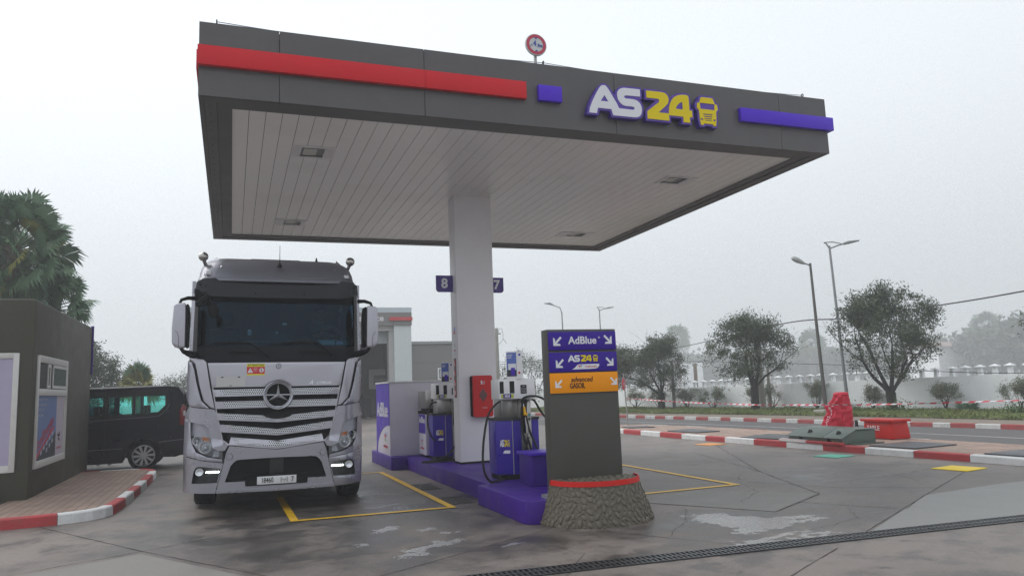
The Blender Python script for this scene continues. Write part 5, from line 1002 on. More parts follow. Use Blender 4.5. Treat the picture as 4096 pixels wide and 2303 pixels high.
GE=smooth2([(21.9,2),(21.5,9),(20.9,14.8),(20.4,19.6),(19.6,25.2),(18.9,29),(17.9,33),(16.8,39),(15.4,46),(13.8,56),(13.2,61)])
sheet('sidewalk',[(lerp_path(FK,y)+.15,y) for y in Yr],[(lerp_path(GE,y)+.3,y) for y in Yr],.118,M('dirt_path'))
WL=[(25.6,2),(25.3,8),(25.0,18),(23.5,28.5),(21.1,39.3),(18.7,50),(17,60)]
mat('soil',(.09,.085,.045),.95,var=.3,vs=3,bump=.5)
sheet('verge',[(lerp_path(GE,y),y) for y in Yr],[(lerp_path(WL,y)+.1,y) for y in Yr],.135,M('soil'))
# left pavement beside the kiosk
LK=smooth2([(-9,11.45),(-4,11.5),(-2.7,11.56),(-2.0,11.66),(-1.62,11.95),(-1.5,12.6),(-1.45,14.5),(-1.43,16.8),(-1.5,17.9),(-1.85,18.35),(-2.6,18.5),(-4,18.55)],5)
kerb(LK,.86,.15,.135,1,rs=7)
mb=MB(); mb.add([(x,y,.126) for x,y in [(-9,11.55),(-4,11.6),(-2.7,11.66),(-2.05,11.76),(-1.72,12.0),(-1.6,12.6),(-1.55,14.5),(-1.53,16.8),(-1.6,17.85),(-1.9,18.25),(-2.6,18.4),(-9,18.4)]],[tuple(range(12))]); struct(mb.build('pavement',M('pavers_left'),fix=True))
# gully and small joints on the left pavement are in the paver pattern
# ================================================================ KIOSK
kx,ky0,ky1,kh=-2.95,13.8,19.02,3.235
ks=root('kiosk',(-5.5,16.4,.12),'dark olive grey kiosk with white framed windows at the left edge','kiosk')
mb=MB(); mb.box(-8.6,kx,ky0,ky1,.10,kh); mb.build('wall',M('kiosk'),ks,bevel=.012)
mb=MB(); mb.box(-8.58,kx-.02,ky0+.02,ky1-.02,kh+.001,kh+.02); mb.build('roof',mat('roof_grey',(.16,.16,.15),.8),ks)
mb=MB(); mb.box(kx-.02,kx+.035,ky1+.002,ky1+.05,2.2,3.28); mb.build('sign_edge',M('violet_side'),ks)
mat('alu',(.62,.61,.59),.45,.1,var=.05,vs=6,dirt=.3,dcol=(.4,.36,.3))
x=kx; y0,y1,z0,z1,zm=14.06,16.38,.56,2.37,1.775
wn=MB(); fr=.075
wn.box(x,x+.035,y0,y0+fr,z0,z1); wn.box(x,x+.035,y1-fr,y1,z0,z1); wn.box(x,x+.035,y0+fr,y1-fr,z0,z0+.11); wn.box(x,x+.035,y0+fr,y1-fr,z1-.11,z1); wn.box(x,x+.04,y0+fr,y1-fr,zm-.055,zm+.055)
w_=wn.build('window',M('alu'),ks,bevel=.004)
mb=MB(); mb.box(x+.003,x+.012,y0+.0751,y1-.0751,zm+.0551,z1-.111); mb.build('opening',mat('dark_room',(.012,.014,.014),.6),w_)
mb=MB(); 
for (a,b,o) in ((14.75,14.98,.020),(15.08,16.25,.032)):
    mb.box(x+o-.006,x+o+.010,a,a+.05,zm+.07,z1-.12); mb.box(x+o-.006,x+o+.010,b-.05,b,zm+.07,z1-.12); mb.box(x+o-.006,x+o+.010,a+.05,b-.05,zm+.07,zm+.12); mb.box(x+o-.006,x+o+.010,a+.05,b-.05,z1-.17,z1-.12)
mb.build('sash',M('alu'),w_)
mb=MB(); mb.box(x+.034,x+.036,15.13,16.2,zm+.12,z1-.17); mb.build('pane',mat('green_pane',(.10,.16,.14),.08,coat=1.),w_)
ps=MB(); ps.box(x+.004,x+.010,y0+.0751,15.62,z0+.111,zm-.056,0); ps.box(x+.004,x+.010,15.6201,y1-.15,z0+.111,zm-.056,1); ps.box(x+.004,x+.02,y1-.149,y1-.0751,z0+.111,zm-.056,2)
# poster content: slanted red sign lettering over a dark building
ps.add([(x+.0115,14.14,.672),(x+.0115,15.615,.672),(x+.0115,15.615,1.10),(x+.0115,15.40,1.02),(x+.0115,14.14,.70)],[(0,1,2,3,4)],3)
ps.add([(x+.0125,14.14,.73),(x+.0125,15.45,1.22),(x+.0125,15.45,1.14),(x+.0125,14.14,.66)],[(0,1,2,3)],4)
for k in range(5):
    for j in range(2): ps.add([(x+.0125,14.5+k*.2,.70+k*.07-j*.12+.04),(x+.0125,14.6+k*.2,.70+k*.07-j*.12+.07),(x+.0125,14.6+k*.2,.77+k*.07-j*.12+.07),(x+.0125,14.5+k*.2,.77+k*.07-j*.12+.04)],[(0,1,2,3)],5) if .70+k*.07-j*.12>.68 else None
text(ps,'TotalEnergies',.235,(x+.013,14.80,1.10),'+x',bold=.004,mi=4,rot=R(21),ext=.0006,sx=1.0)
for k,w0 in enumerate(('la energie se reinventa','nos energias se unen','TOTAL devient','TotalEnergies')): text(ps,w0,.075,(x+.012,14.22,1.66-k*.085),'+x',mi=5,ext=.0004,align='LEFT')
te_logo(ps,x+.0115,15.9,.98,.2,'+x') if 0 else None
q=MB(); te_logo(q,0,0,0,.17,'-y'); ps.add([(x+.0125,15.9+p[0]*1.0,.99+p[2]) for p in q.v],q.f,4); text(ps,'TotalEnergies',.075,(x+.012,15.9,.80),'+x',mi=4,ext=.0004)
ps.build('poster',[mat('poster_blue',(.13,.20,.42),.5),mat('poster_lilac',(.48,.42,.50),.5),M('alu'),mat('poster_dark',(.03,.035,.045),.5),mat('poster_red',(.50,.05,.10),.5),mat('poster_pale',(.42,.46,.58),.5)],w_,fix=False)
wn=MB(); yy=ky0
wn.box(-3.21,-3.13,yy-.03,yy-.001,.555,2.39); wn.box(-5.2,-5.12,yy-.03,yy-.001,.555,2.39); wn.box(-5.12,-3.21,yy-.03,yy-.001,2.31,2.39); wn.box(-5.12,-3.21,yy-.03,yy-.001,.555,.66); w2=wn.build('window',M('alu'),ks,bevel=.004)
mb=MB(); mb.box(-5.119,-3.211,yy-.012,yy-.002,.661,2.309); mb.build('panel',mat('lilac_panel',(.42,.38,.52),.45,var=.05),w2)
mb=MB(); mb.box(-3.6,-3.2,13.2,13.75,.127,.135); tag(mb.build('floor_grate',M('iron'),loc=(-3.4,13.5,.12)),'small dark floor grate at the foot of the kiosk','grate')
# ================================================================ VAN
vn=root('van',(-3.5,20.2,0),'dark passenger van with silver wheels parked behind the kiosk','van')
vy0,vy1=19.32,21.08
mat('van_paint',(.005,.0045,.012),.3,coat=.12,spec=.2,var=.05); mat('van_trim',(.01,.01,.012),.6)
# side profile with window openings, extruded at both sides; roof and floor between
prof=[(-6.05,.30),(-6.1,.75),(-5.95,1.0),(-5.25,1.12),(-4.75,1.72),(-4.45,1.84),(-1.35,1.90),(-1.16,1.86),(-1.06,1.70),(-1.0,1.35),(-.965,.85),(-.965,.34),(-1.2,.27),(-1.47,.27)]
def arcp(cx,cz,r,a0,a1,n): return [(cx+r*cos(a0+(a1-a0)*k/n),cz+r*sin(a0+(a1-a0)*k/n)) for k in range(n+1)]
WX,WZ,WR=-1.87,.335,.385
prof=prof[:-1]+arcp(WX,WZ,WR,R(-8),R(188),14)+[(-2.3,.20),(-4.75,.20)]+arcp(-5.2,WZ,WR,R(-8),R(188),14)+[(-5.65,.3)]
wins=[[(-2.60,1.68),(-2.60,1.30),(-2.52,1.265),(-2.13,1.275),(-2.13,1.69)],[(-2.06,1.69),(-2.06,1.28),(-1.60,1.29),(-1.44,1.46),(-1.44,1.68)],[(-3.55,1.68),(-3.55,1.25),(-2.72,1.26),(-2.72,1.68)],[(-4.6,1.70),(-5.0,1.25),(-3.65,1.25),(-3.65,1.68)]]
sides=[]
for (ya,yb,nm_) in((vy0,vy0+.05,'side'),(vy1-.05,vy1,'side')):
    mb=MB(); mb.prism(prof,ya,yb,holes=wins); sides.append(mb.build('body_side',M('van_paint'),vn,bevel=.01))
mb=MB(); rp_=[(-4.75,1.72),(-4.45,1.84),(-1.35,1.90),(-1.16,1.86),(-1.06,1.70),(-1.04,1.60)]
v=[]; 
for x_,z_ in rp_: v+=[(x_,vy0+.051,z_),(x_,vy1-.051,z_)]
mb.add(v,[(2*i,2*i+1,2*i+3,2*i+2) for i in range(len(rp_)-1)]); mb.box(-6,-1.0,vy0+.06,vy1-.06,.30,.36)
mb.box(-1.02,-.97,vy0+.051,vy1-.051,.34,1.12); mb.box(-1.04,-1.0,vy0+.051,vy0+.20,1.12,1.70); mb.box(-1.04,-1.0,vy1-.2,vy1-.051,1.12,1.70); mb.box(-6.06,-5.3,vy0+.051,vy1-.051,.3,1.08); mb.build('body',M('van_paint'),vn,fix=False)
mb=MB()
for y_ in (vy0+.02,): 
    for i in range(7): mb.box(-4.2+i*.4,-4.0+i*.4,y_+.06,y_+.14,1.895+.0*i,1.905)
mb.box(-4.3,-1.3,vy0+.04,vy0+.07,1.885,1.915); mb.build('roof_rail',M('white_paint'),vn)
mb=MB(); mb.box(-1.0,-.985,vy0+.2,vy1-.2,1.14,1.62); mb.build('rear_window',M('van_glass'),vn)
dk=MB(); dk.prism([(-5.3,1.18),(-4.68,1.79),(-2.0,1.815),(-1.38,1.80),(-1.34,1.72),(-1.33,1.42),(-1.5,1.22),(-1.62,1.20),(-2.9,1.155)],vy0-.004,vy0-.001,holes=wins); dk.build('window_surround',M('black_gloss'),sides[0])
gl=MB()
for w in wins: gl.prism(w,vy0+.02,vy0+.024)
gl.build('side_glass',M('van_glass'),sides[0])
gl=MB()
for w in wins: gl.prism(w,vy1-.024,vy1-.02)
gl.build('side_glass',M('van_glass'),sides[1])
mb=MB(); mb.tube([(-3.0,vy0-.006,1.16),(-1.75,vy0-.006,1.20),(-1.56,vy0-.006,1.22),(-1.42,vy0-.006,1.34),(-1.33,vy0-.006,1.50)],.006,5); mb.build('crease',M('silver_dark'),sides[0])
mb=MB(); mb.box(-2.675,-2.668,vy0-.005,vy0-.001,.28,1.84); mb.box(-1.262,-1.256,vy0-.003,vy0-.001,.6,1.86); mb.build('door_gap',M('seam'),sides[0])
mb=MB(); mb.tube([(-1.55,vy0-.012,.62),(-1.2,vy0-.012,.65),(-.98,vy0-.01,.66)],.011,6); mb.tube([(-4.7,vy0-.012,.50),(-2.3,vy0-.012,.52)],.009,6); mb.build('rub_strip',M('silver_dark'),sides[0])
mb=MB(); mb.prism([(-1.13,1.0),(-1.13,1.34),(-1.06,1.47),(-1.0,1.42),(-.985,.97)],vy0-.012,vy0+.04); t_=mb.build('tail_light',mat('tail_red',(.22,.005,.012),.2,coat=.7),sides[0],bevel=.006)
mb=MB(); mb.box(-1.045,-1.005,vy0-.015,vy0-.0125,1.20,1.32,0); mb.build('reverse_lens',M('plate_white'),t_)
mb=MB(); mb.box(-1.0,-.955,20.0,20.4,1.78,1.85); mb.build('brake_light',M('label_red'),vn)
mb=MB(); mb.box(-.968,-.955,19.5,20.9,.62,.75,0); mb.box(-.955,-.95,19.9,20.4,.80,.9,1); mb.build('rear_trim',[M('label_red'),M('plate_white')],vn)
for (cx_,cyy,sg) in((WX,vy0+.02,-1),(WX,vy1-.02,1),(-5.2,vy0+.02,-1),(-5.2,vy1-.02,1)):
    mb=MB(); rr=.335; mb.lathe([(.245,-.1),(.30,-.1),(.328,-.08),(rr,-.05),(rr,.05),(.328,.08),(.30,.1),(.245,.1)],(cx_,cyy-sg*.1,rr),'y',36); w_=mb.build('wheel',M('tyre'),vn,smooth=40)
    mb=MB(); o=sg*.0; yf=cyy-sg*.1+sg*.085
    mb.lathe([(.215,0),(.25,sg*-.01),(.252,sg*-.06)],(cx_,yf,rr),'y',36); mb.lathe([(0,sg*.012),(.05,sg*.01),(.06,0),(.06,-sg*.04)],(cx_,yf,rr),'y',20)
    for k in range(10):
        a=k*PI/5+.1; p=[(.05,a-.34),(.05,a+.34),(.235,a+.09),(.235,a-.16)]; v=[(cx_+r_*cos(t),yf+sg*.004,rr+r_*sin(t)) for r_,t in p]; mb.add(v+[(q[0],q[1]-sg*.02,q[2]) for q in v],[(0,1,2,3),(4,7,6,5),(0,4,5,1),(1,5,6,2),(2,6,7,3),(3,7,4,0)])
    mb.build('rim',mat('hubcap',(.42,.42,.43),.35,.5),w_)
    mb=MB(); mb.lathe([(0,0),(.25,0)],(cx_,yf-sg*.07,rr),'y',24); mb.build('brake_disc',M('black'),w_,fix=False)
mb=MB()
for (a,b) in((-1.95,20.2),(-1.72,20.2)):
    pass
for k,yy_ in enumerate((19.75,20.2,20.65)):
    for sx0 in(-1.95,-2.95,-3.95):
        mb.prism(rnd(sx0-.02+.0,sx0+.10,.6,1.22,.03),yy_-.2,yy_+.2); mb.prism(rnd(sx0-.01,sx0+.08,1.28,1.47,.03),yy_-.12,yy_+.12); mb.box(sx0-.45,sx0,yy_-.2,yy_+.2,.55,.66); mb.cyl((sx0+.04,yy_,1.2),(sx0+.04,yy_,1.3),.012,n=6)
mb.build('seat',mat('van_seat',(.018,.02,.02),.9),vn,bevel=.012)
# ================================================================ WORKSHOP BEHIND
wk=root('workshop',(5,48,0),'grey workshop building with open roller door and white pillars','workshop')
mat('panel_grey',(.20,.19,.185),.6,var=.04,vs=.6); mat('pillar_white',(.62,.66,.66),.6,var=.03); mat('band_pale',(.50,.56,.60),.6); mat('bay_dark',(.055,.058,.055),.8,var=.2,vs=1)
for a_ in((9.2,10.26),(-2.2,-1.2)):
    mb=MB(); mb.box(a_[0],a_[1],45,46.2,0,5.56); mb.build('pillar',M('pillar_white'),wk)
mb=MB(); mb.box(-2.2,9.199,45.25,45.6,5.25,5.56); mb.box(8.95,9.199,45.4,46,0,5.249); mb.build('lintel',mat('lintel',(.5,.49,.48),.6),wk)
fa=MB(); fa.box(-2.3,10.28,44.9,46.3,5.561,6.34); f_=fa.build('fascia',M('panel_grey'),wk)
fa=MB(); fa.box(-2.3,10.28,44.9,46.3,6.341,6.64); fa.build('fascia_band',M('band_pale'),wk)
mb=MB(); mb.box(8.90,10.31,44.80,44.895,5.84,6.05); mb.build('stripe',mat('stripe_red2',(.55,.06,.07),.5),f_)
mb=MB(); text(mb,'auto service',.52,(7.28,44.885,5.98),bold=.012,ext=.01); mb.build('lettering',M('white_sign'),f_)
mb=MB(); mb.box(-1.19,8.94,46.0,46.05,4.52,5.3)
dm=mb.build('roller_door',mat('shutter',(.42,.46,.48),.5,.3),wk); mb=MB()
for k in range(5): mb.box(-1.19,8.94,45.93,45.999,4.55+k*.15,4.61+k*.15)
mb.build('slat',M('shutter'),dm)
mb=MB(); mb.box(-2,10.2,53,53.2,0,5.2,0); mb.box(10.0,10.2,46.2,53,0,5.2,0); mb.box(-2.2,10.26,46.3,53.2,5.4,5.5,0); mb.box(-2.1,-1.9,46.2,53,0,5.2,0); mb.build('interior_wall',M('bay_dark'),wk)
mb=MB(); mb.box(6.6,7.75,52.85,52.99,1.7,4.2,0)
for k in range(16): mb.box(6.6,7.75,52.8,52.849,1.75+k*.15,1.83+k*.15,0)
mb.build('inner_shutter',mat('inner_shutter',(.10,.13,.13),.6),wk)
mb=MB(); mb.box(8.5,9.6,50,50.1,1.8,3.1,0); mb.box(8.8,9.6,49.98,49.999,2.1,2.7,1); text(mb,'auto service',.22,(9.2,49.97,2.4),mi=0,ext=.003); mb.build('board',[mat('board_pale',(.30,.30,.29),.6),mat('board_dark',(.08,.08,.08),.6)],wk)
mb=MB(); mb.box(7.2,7.35,50.6,50.75,0,1.6,0); mb.box(7.7,7.95,49,49.25,0,1.5,1); mb.tube([(7.0,49,1.2),(7.5,49,1.55),(7.9,49,1.3),(8.0,49,.6)],.06,6,1); mb.cyl((7.05,48.6,.9),(7.05,48.6,1.5),.12,n=10,mi=2); mb.box(8.1,8.5,49.2,49.6,0,1.2,1); mb.box(7.5,8.6,50.2,50.8,0,.8,1); tag(mb.build('tyre_machine',[M('galv'),M('black'),M('label_red')],loc=(7.6,49.5,0)),'black tyre changing machine with red tank inside the workshop bay','machine')
an=root('annex_building',(11.6,47,0),'low grey panelled annex beside the workshop pillars','building')
mb=MB(); 
for z0_,z1_ in((0,1.2),(1.208,2.3),(2.308,3.27),(3.278,4.40)): mb.box(10.3,13.35,45.3,50,z0_,z1_)
mb.build('wall',M('panel_grey'),an); mb=MB(); mb.box(10.27,13.4,45.2,50.1,4.41,4.58); mb.build('parapet',mat('parapet',(.3,.3,.3),.6),an)
mb=MB(); ring_=lambda a0,a1,b0,b1,t: (mb.box(a0,a1,45.2,45.29,b0,b0+t),mb.box(a0,a1,45.2,45.29,b1-t,b1),mb.box(a0,a0+t,45.2,45.29,b0+t,b1-t),mb.box(a1-t,a1,45.2,45.29,b0+t,b1-t))
ring_(11.93,12.73,2.2,2.92,.07); ring_(12.1,12.56,2.35,2.78,.04); w_=mb.build('window',M('white_paint'),an); mb=MB(); mb.box(12.0,12.66,45.28,45.295,2.27,2.85); mb.build('pane',mat('dull_pane',(.2,.22,.22),.2),w_)
# ================================================================ RIGHT ISLAND THINGS
mat('plate_steel',(.075,.078,.085),.45,.3,var=.15,vs=5,bump=.15)
PL=[[(11.98,21.6),(12.2,22.5),(12.8,21.9),(12.75,21.3)],[(11.95,19.3),(12.9,19.5),(12.85,18.0),(12.05,17.95)],[(11.78,15.7),(12.9,16.0),(13.1,14.7),(12.0,14.5)],[(12.02,11.9),(13.25,12.05),(13.3,10.98),(12.1,10.9)],[(12.12,9.5),(13.25,9.55),(13.3,8.4),(12.15,8.4)]]
LBL=['dark steel cover plate at the far end of the kerbed island near the stop sign','dark steel cover plate farther down the paved island behind the orange hatch','dark steel cover plate beside the green metal chest','stained dark steel cover plate in front of the red sand box','dark steel cover plate cut by the right edge of the picture']
for P,l in zip(PL,LBL):
    mb=MB(); mb.prism(P,.125,.150,'xy'); c_=sum(p[0] for p in P)/4,sum(p[1] for p in P)/4; tag(mb.build('cover_plate',M('plate_steel'),loc=(*c_,.12),bevel=.004),l,'cover plate','steel cover plates on the island')
for (cx_,cy_,r_,nm_,col) in((11.0,9.09,.29,'yellow',(.78,.55,.0)),(11.03,11.83,.27,'green',(.08,.42,.30)),(11.0,15.85,.27,'orange',(.72,.30,.07))):
    mb=MB(); k=R(9); P=[(cx_+r_*sx_*cos(k)-r_*sy_*sin(k),cy_+r_*sx_*sin(k)+r_*sy_*cos(k)) for sx_,sy_ in((-1,-1),(1,-1),(1,1),(-1,1))]; mb.prism(P,.002,.014,'xy')
    tag(mb.build('tank_hatch',mat('hatch_'+nm_,col,.5,var=.08,vs=10,dirt=.35,dcol=tuple(c*.55 for c in col),bump=.6,bs=18),loc=(cx_,cy_,0),bevel=.004),nm_+' painted square fuel tank hatch set in the forecourt','hatch','painted tank hatches')
# green metal chest
mat('chest_green',(.085,.115,.095),.45,.1,var=.12,vs=4,dirt=.3,dcol=(.06,.07,.05),bump=.25,bs=45)
ch=root('metal_chest',(12.2,13.2,.12),'low green metal chest with sloping padlocked lids','metal chest')
mb=MB(); mb.prism([(11.73,.125),(11.73,.24),(12.15,.42),(12.66,.42),(12.66,.125)],12.42,14.0,'xz') if 0 else None
def yprism(P,y0_,y1_): mb.prism(P,y0_,y1_,'xz')
yprism([(11.74,.125),(11.74,.25),(12.12,.405),(12.64,.405),(12.64,.125)],12.42,14.02); mb.prism([(11.9,.125),(12.75,.125),(12.75,.15),(11.9,.15)],12.30,12.419); mb.build('body',M('chest_green'),ch,bevel=.005)
for a,b in((12.95,14.05),(12.39,12.935)):
    mb=MB(); mb.prism([(11.70,.245),(12.12,.418),(12.66,.418),(12.66,.432),(12.11,.432),(11.69,.262)],a,b); ld=mb.build('lid',M('chest_green'),ch,bevel=.003)
    mb=MB(); ym=(a+b)/2; mb.prism([(11.85,.327),(11.93,.36),(11.90,.40)],ym-.04,ym+.04); mb.build('handle',M('black'),ld); mb=MB(); mb.box(11.70,11.735,ym+.1,ym+.13,.18,.27); mb.build('latch',M('black'),ld)
mb=MB(); mb.box(11.69,11.73,12.62,12.67,.13,.19,0); mb.lathe([(.018,0),(.024,.004),(.018,.008)],(11.71,12.645,.20),'x',12); mb.build('padlock',mat('brass',(.35,.22,.06),.35,.8),ch)
mb=MB(); mb.box(11.705,11.83,13.35,14.2,.128,.19,1); mb.box(11.715,11.83,12.35,13.34,.128,.185,0); struct(mb.build('kerb',[M('kerb_red'),M('kerb_white')],bevel=.008))
ch.location.x+=.10
# sand box
sb=root('sand_box',(13.77,13.1,.12),'red tapered sand box with lid lettered SABLE','sand box')
def taper(x0,x1,y0_,y1_,z0_,z1_,t): 
    m2=MB(); m2.add([(x0+t,y0_+t,z0_),(x1-t,y0_+t,z0_),(x1-t,y1_-t,z0_),(x0+t,y1_-t,z0_),(x0,y0_,z1_),(x1,y0_,z1_),(x1,y1_,z1_),(x0,y1_,z1_)],[(0,3,2,1),(4,5,6,7),(0,1,5,4),(1,2,6,5),(2,3,7,6),(3,0,4,7)]); return m2
mat('sand_red',(.48,.012,.010),.45,spec=.25,var=.08,vs=3,dirt=.25,dcol=(.3,.05,.04))
bd=taper(13.55,14.0,12.72,13.50,.135,.50,-.03).build('body',M('sand_red'),sb,bevel=.012)
mb=MB(); mb.box(13.50,14.05,12.66,13.56,.501,.555); mb.build('lid',M('sand_red'),sb,bevel=.008)
mb=MB(); text(mb,'SABLE',.145,(13.523,13.22,.36),'-x',bold=.001,sx=.9); mb.build('lettering',M('white_sign'),bd)
mb=MB(); 
for a in(13.56,13.98):
    for b in(12.76,13.46): mb.box(a-.03,a+.03,b-.03,b+.03,.124,.134)
mb.build('foot',M('black'),sb)
# wheeled extinguisher under a red cover
ec=root('covered_extinguisher',(13.55,14.35,.12),'wheeled extinguisher under a crumpled red cover lettered EXTINCTEUR','extinguisher')
vr=Vector((.72,-.694,0)); vd=Vector((.694,.72,0)); base=Vector((13.55,14.35,0))
lev=[(.13,-.02,.40,.30),(.22,-.02,.395,.30),(.32,-.01,.38,.29),(.42,.01,.36,.28),(.52,.03,.345,.27),(.60,.05,.33,.26),(.68,.085,.285,.24),(.76,.09,.29,.22),(.83,.07,.30,.21),(.90,.10,.235,.19),(.98,.13,.205,.17),(1.06,.155,.185,.15),(1.12,.165,.175,.13),(1.155,.165,.15,.10),(1.165,.16,.06,.05)]
mb=MB(); n=40; v=[]
sub=[]
for a,b in zip(lev[:-1],lev[1:]):
    for k in range(3): t=k/3; sub.append(tuple(a[i]+(b[i]-a[i])*t for i in range(4)))
sub.append(lev[-1])
for z,c0,hw,hd_ in sub:
    for i in range(n):
        t=2*PI*i/n; ex_=abs(cos(t))**.75*(1 if cos(t)>0 else -1); ey_=abs(sin(t))**.75*(1 if sin(t)>0 else -1)
        p=base+vr*(c0+hw*ex_)+vd*(hd_*ey_); q=Vector((ex_*2.6+3,ey_*2.6,z*3.4)); d_=mnoise.noise(q)*.045+abs(mnoise.noise(q*2.1))*-.06+abs(mnoise.noise(Vector((q.x*2.2+q.z*.8,q.y*2.2,q.z*.9))))*-.05+sin(t*9+z*14+3*mnoise.noise(q))*.007
        o=(vr*ex_+vd*ey_).normalized()*d_*(1 if z<1.1 else .4); v.append((p.x+o.x,p.y+o.y,z))
f=[(j*n+i,j*n+(i+1)%n,(j+1)*n+(i+1)%n,(j+1)*n+i) for j in range(len(sub)-1) for i in range(n)]+[tuple(range((len(sub)-1)*n,len(sub)*n))]
mb.add(v,f); mat('cover_red',(.50,.008,.035),.42,spec=.3,var=.08,vs=5,bump=.4,bs=12); mb.build('cover',M('cover_red'),ec,smooth=20)
lt=MB()
for k,chh in enumerate('EXTINCTEUR'):
    z=.86-k*.068; 
    lv=[l for l in lev if l[0]<=z+.04][-1]; c0,hw,hd_=lv[1],lv[2],lv[3]; vv,ff=textmesh(chh,.072,.0015,0,1.25,.0005); o=base+vr*(c0-hw*.60)-vd*(hd_*.96+.035)
    lt.add([tuple(o+vr*p[0]-vd*p[2]+Vector((0,0,z+p[1]))) for p in vv],ff)
lt.build('lettering',M('white_sign'),ec,fix=False)
mb=MB(); o=base+vr*.44+vd*.1; mb.lathe([(.10,-.03),(.175,-.035),(.185,-.02),(.185,.02),(.175,.035),(.10,.03)],(0,0,0),'x',24); mb.lathe([(0,.0),(.10,.0)],(0,0,0),'x',16)
mb.v=[tuple(o+vr*p[0]+vd*p[1]+Vector((0,0,.31+p[2]))) for p in mb.v]; mb.build('wheel',M('rubber'),ec,smooth=40)
mb=MB(); P=[base+vr*.36-vd*.26+Vector((0,0,z)) for z in(.30,.36)]; mb.add([tuple(P[0]),tuple(P[0]+vr*.07),tuple(P[1]+vr*.09),tuple(P[1]+vr*.02)],[(0,1,2,3)]); mb.build('tag',M('white_sign'),ec,fix=False)
# stop-type sign seen at an angle
sg=root('octagon_sign',(12.88,23.3,.12),'red octagonal road sign on a thin grey post at the island end','road sign')
mb=MB(); mb.cyl((12.88,23.3,.12),(12.80,23.3,1.9),.022,n=10); mb.build('post',M('galv'),sg)
mb=MB(); ex_=Vector((-.70,-.71,0)).normalized(); cN=Vector((12.80,23.28,1.53)); nn=Vector((-.71,.70,0)); pts=[cN+ex_*(.22*cos(R(22.5+45*k)))+Vector((0,0,.22*sin(R(22.5+45*k)))) for k in range(8)]
mb.add([tuple(p) for p in pts]+[tuple(p+nn*.02) for p in pts],[tuple(range(8)),tuple(range(15,7,-1))]+[(i,(i+1)%8,8+(i+1)%8,8+i) for i in range(8)]); mb.build('panel',M('label_red'),sg)
mb=MB(); vv,ff=textmesh('STOP',.14,.002,0,.8,.001); 
mb.add([tuple(cN+nn*-.003+ex_*p[0]*-1+Vector((0,0,p[1]))) for p in vv],ff); mb.build('lettering',M('white_sign'),sg,fix=False)
# barrier tape
bt=MB(); TP=smooth2([(0,0),(1,0)],1); pts=[(12.78,23.2,1.05),(12.68,19.3,.93),(12.6,16.0,.89),(12.6,12.6,.92),(12.6,10.9,.965),(12.6,9.0,1.03),(12.6,6.5,1.12)]
xs_=[]; 
for a,b in zip(pts[:-1],pts[1:]):
    nseg=max(2,int(math.dist(a,b)/.13)); xs_+=[tuple(a[j]+(b[j]-a[j])*t/nseg for j in range(3)) for t in range(nseg)]
rt_=random.Random(2)
for i in range(len(xs_)-1):
    a,b=xs_[i],xs_[i+1]; w_=.017*(.55+.45*abs(sin(i*.21))) ; dx_=.012*sin(i*.35)
    bt.add([(a[0]+dx_,a[1],a[2]-w_),(b[0]+dx_,b[1],b[2]-w_),(b[0]-dx_,b[1]-.05,b[2]+w_),(a[0]-dx_,a[1]-.05,a[2]+w_)],[(0,1,2,3)],i%2)
tag(bt.build('barrier_tape',[mat('tape_red',(.62,.03,.06),.4),mat('tape_white',(.7,.68,.7),.4)],loc=(12.6,15,.9),fix=False),'red and white barrier tape strung across the right side','barrier tape')
# ================================================================ WALL WITH POSTS
wl=root('boundary_wall',(24,27,0),'white boundary wall topped with small capped posts along the road','wall')
def wtop(y): 
    T=[(2,1.48),(10,1.45),(18,1.40),(22,1.34),(28.5,1.27),(39,1.10),(60,1.0)]
    for (a,za),(b,zb) in zip(T[:-1],T[1:]):
        if a<=y<=b: return za+(zb-za)*(y-a)/(b-a)
    return 1.1
mb=MB(); rw=random.Random(8); Yw=[2+i*.75 for i in range(77)]; v=[]
for y in Yw:
    x=lerp_path(WL,y); zt=wtop(y)+rw.uniform(-.008,.008); v+=[(x,y,-.05),(x,y,zt),(x+.22,y,zt),(x+.22,y,-.05)]
mb.add(v,[(4*i+k,4*i+(k+1)%4,4*i+4+(k+1)%4,4*i+4+k) for i in range(len(Yw)-1) for k in range(4)]); mat('wall_white',(.86,.88,.89),.8,var=.05,vs=1.2,dirt=.25,dcol=(.45,.46,.45),bump=.2,bs=8); mb.build('wall_body',M('wall_white'),wl)
y=8.3; k=0
while y<52:
    x=lerp_path(WL,y)+.11; zt=wtop(y); mb=MB(); w_=.07
    mb.add([(x-w_,y-w_,zt-.02),(x+w_,y-w_,zt-.02),(x+w_,y+w_,zt-.02),(x-w_,y+w_,zt-.02),(x-w_*.85,y-w_*.85,zt+.27),(x+w_*.85,y-w_*.85,zt+.27),(x+w_*.85,y+w_*.85,zt+.27),(x-w_*.85,y+w_*.85,zt+.27)],[(0,3,2,1),(4,5,6,7),(0,1,5,4),(1,2,6,5),(2,3,7,6),(3,0,4,7)])
    c_=.13; mb.add([(x-c_,y-c_,zt+.271),(x+c_,y-c_,zt+.271),(x+c_,y+c_,zt+.271),(x-c_,y+c_,zt+.271),(x-c_,y-c_,zt+.30),(x+c_,y-c_,zt+.30),(x+c_,y+c_,zt+.30),(x-c_,y+c_,zt+.30),(x,y,zt+.37)],[(0,3,2,1),(0,1,5,4),(1,2,6,5),(2,3,7,6),(3,0,4,7),(4,5,8),(5,6,8),(6,7,8),(7,4,8)])
    mb.build('wall_post',M('wall_white'),wl); y+=rw.choice((.50,.56,.60,.66)); k+=1
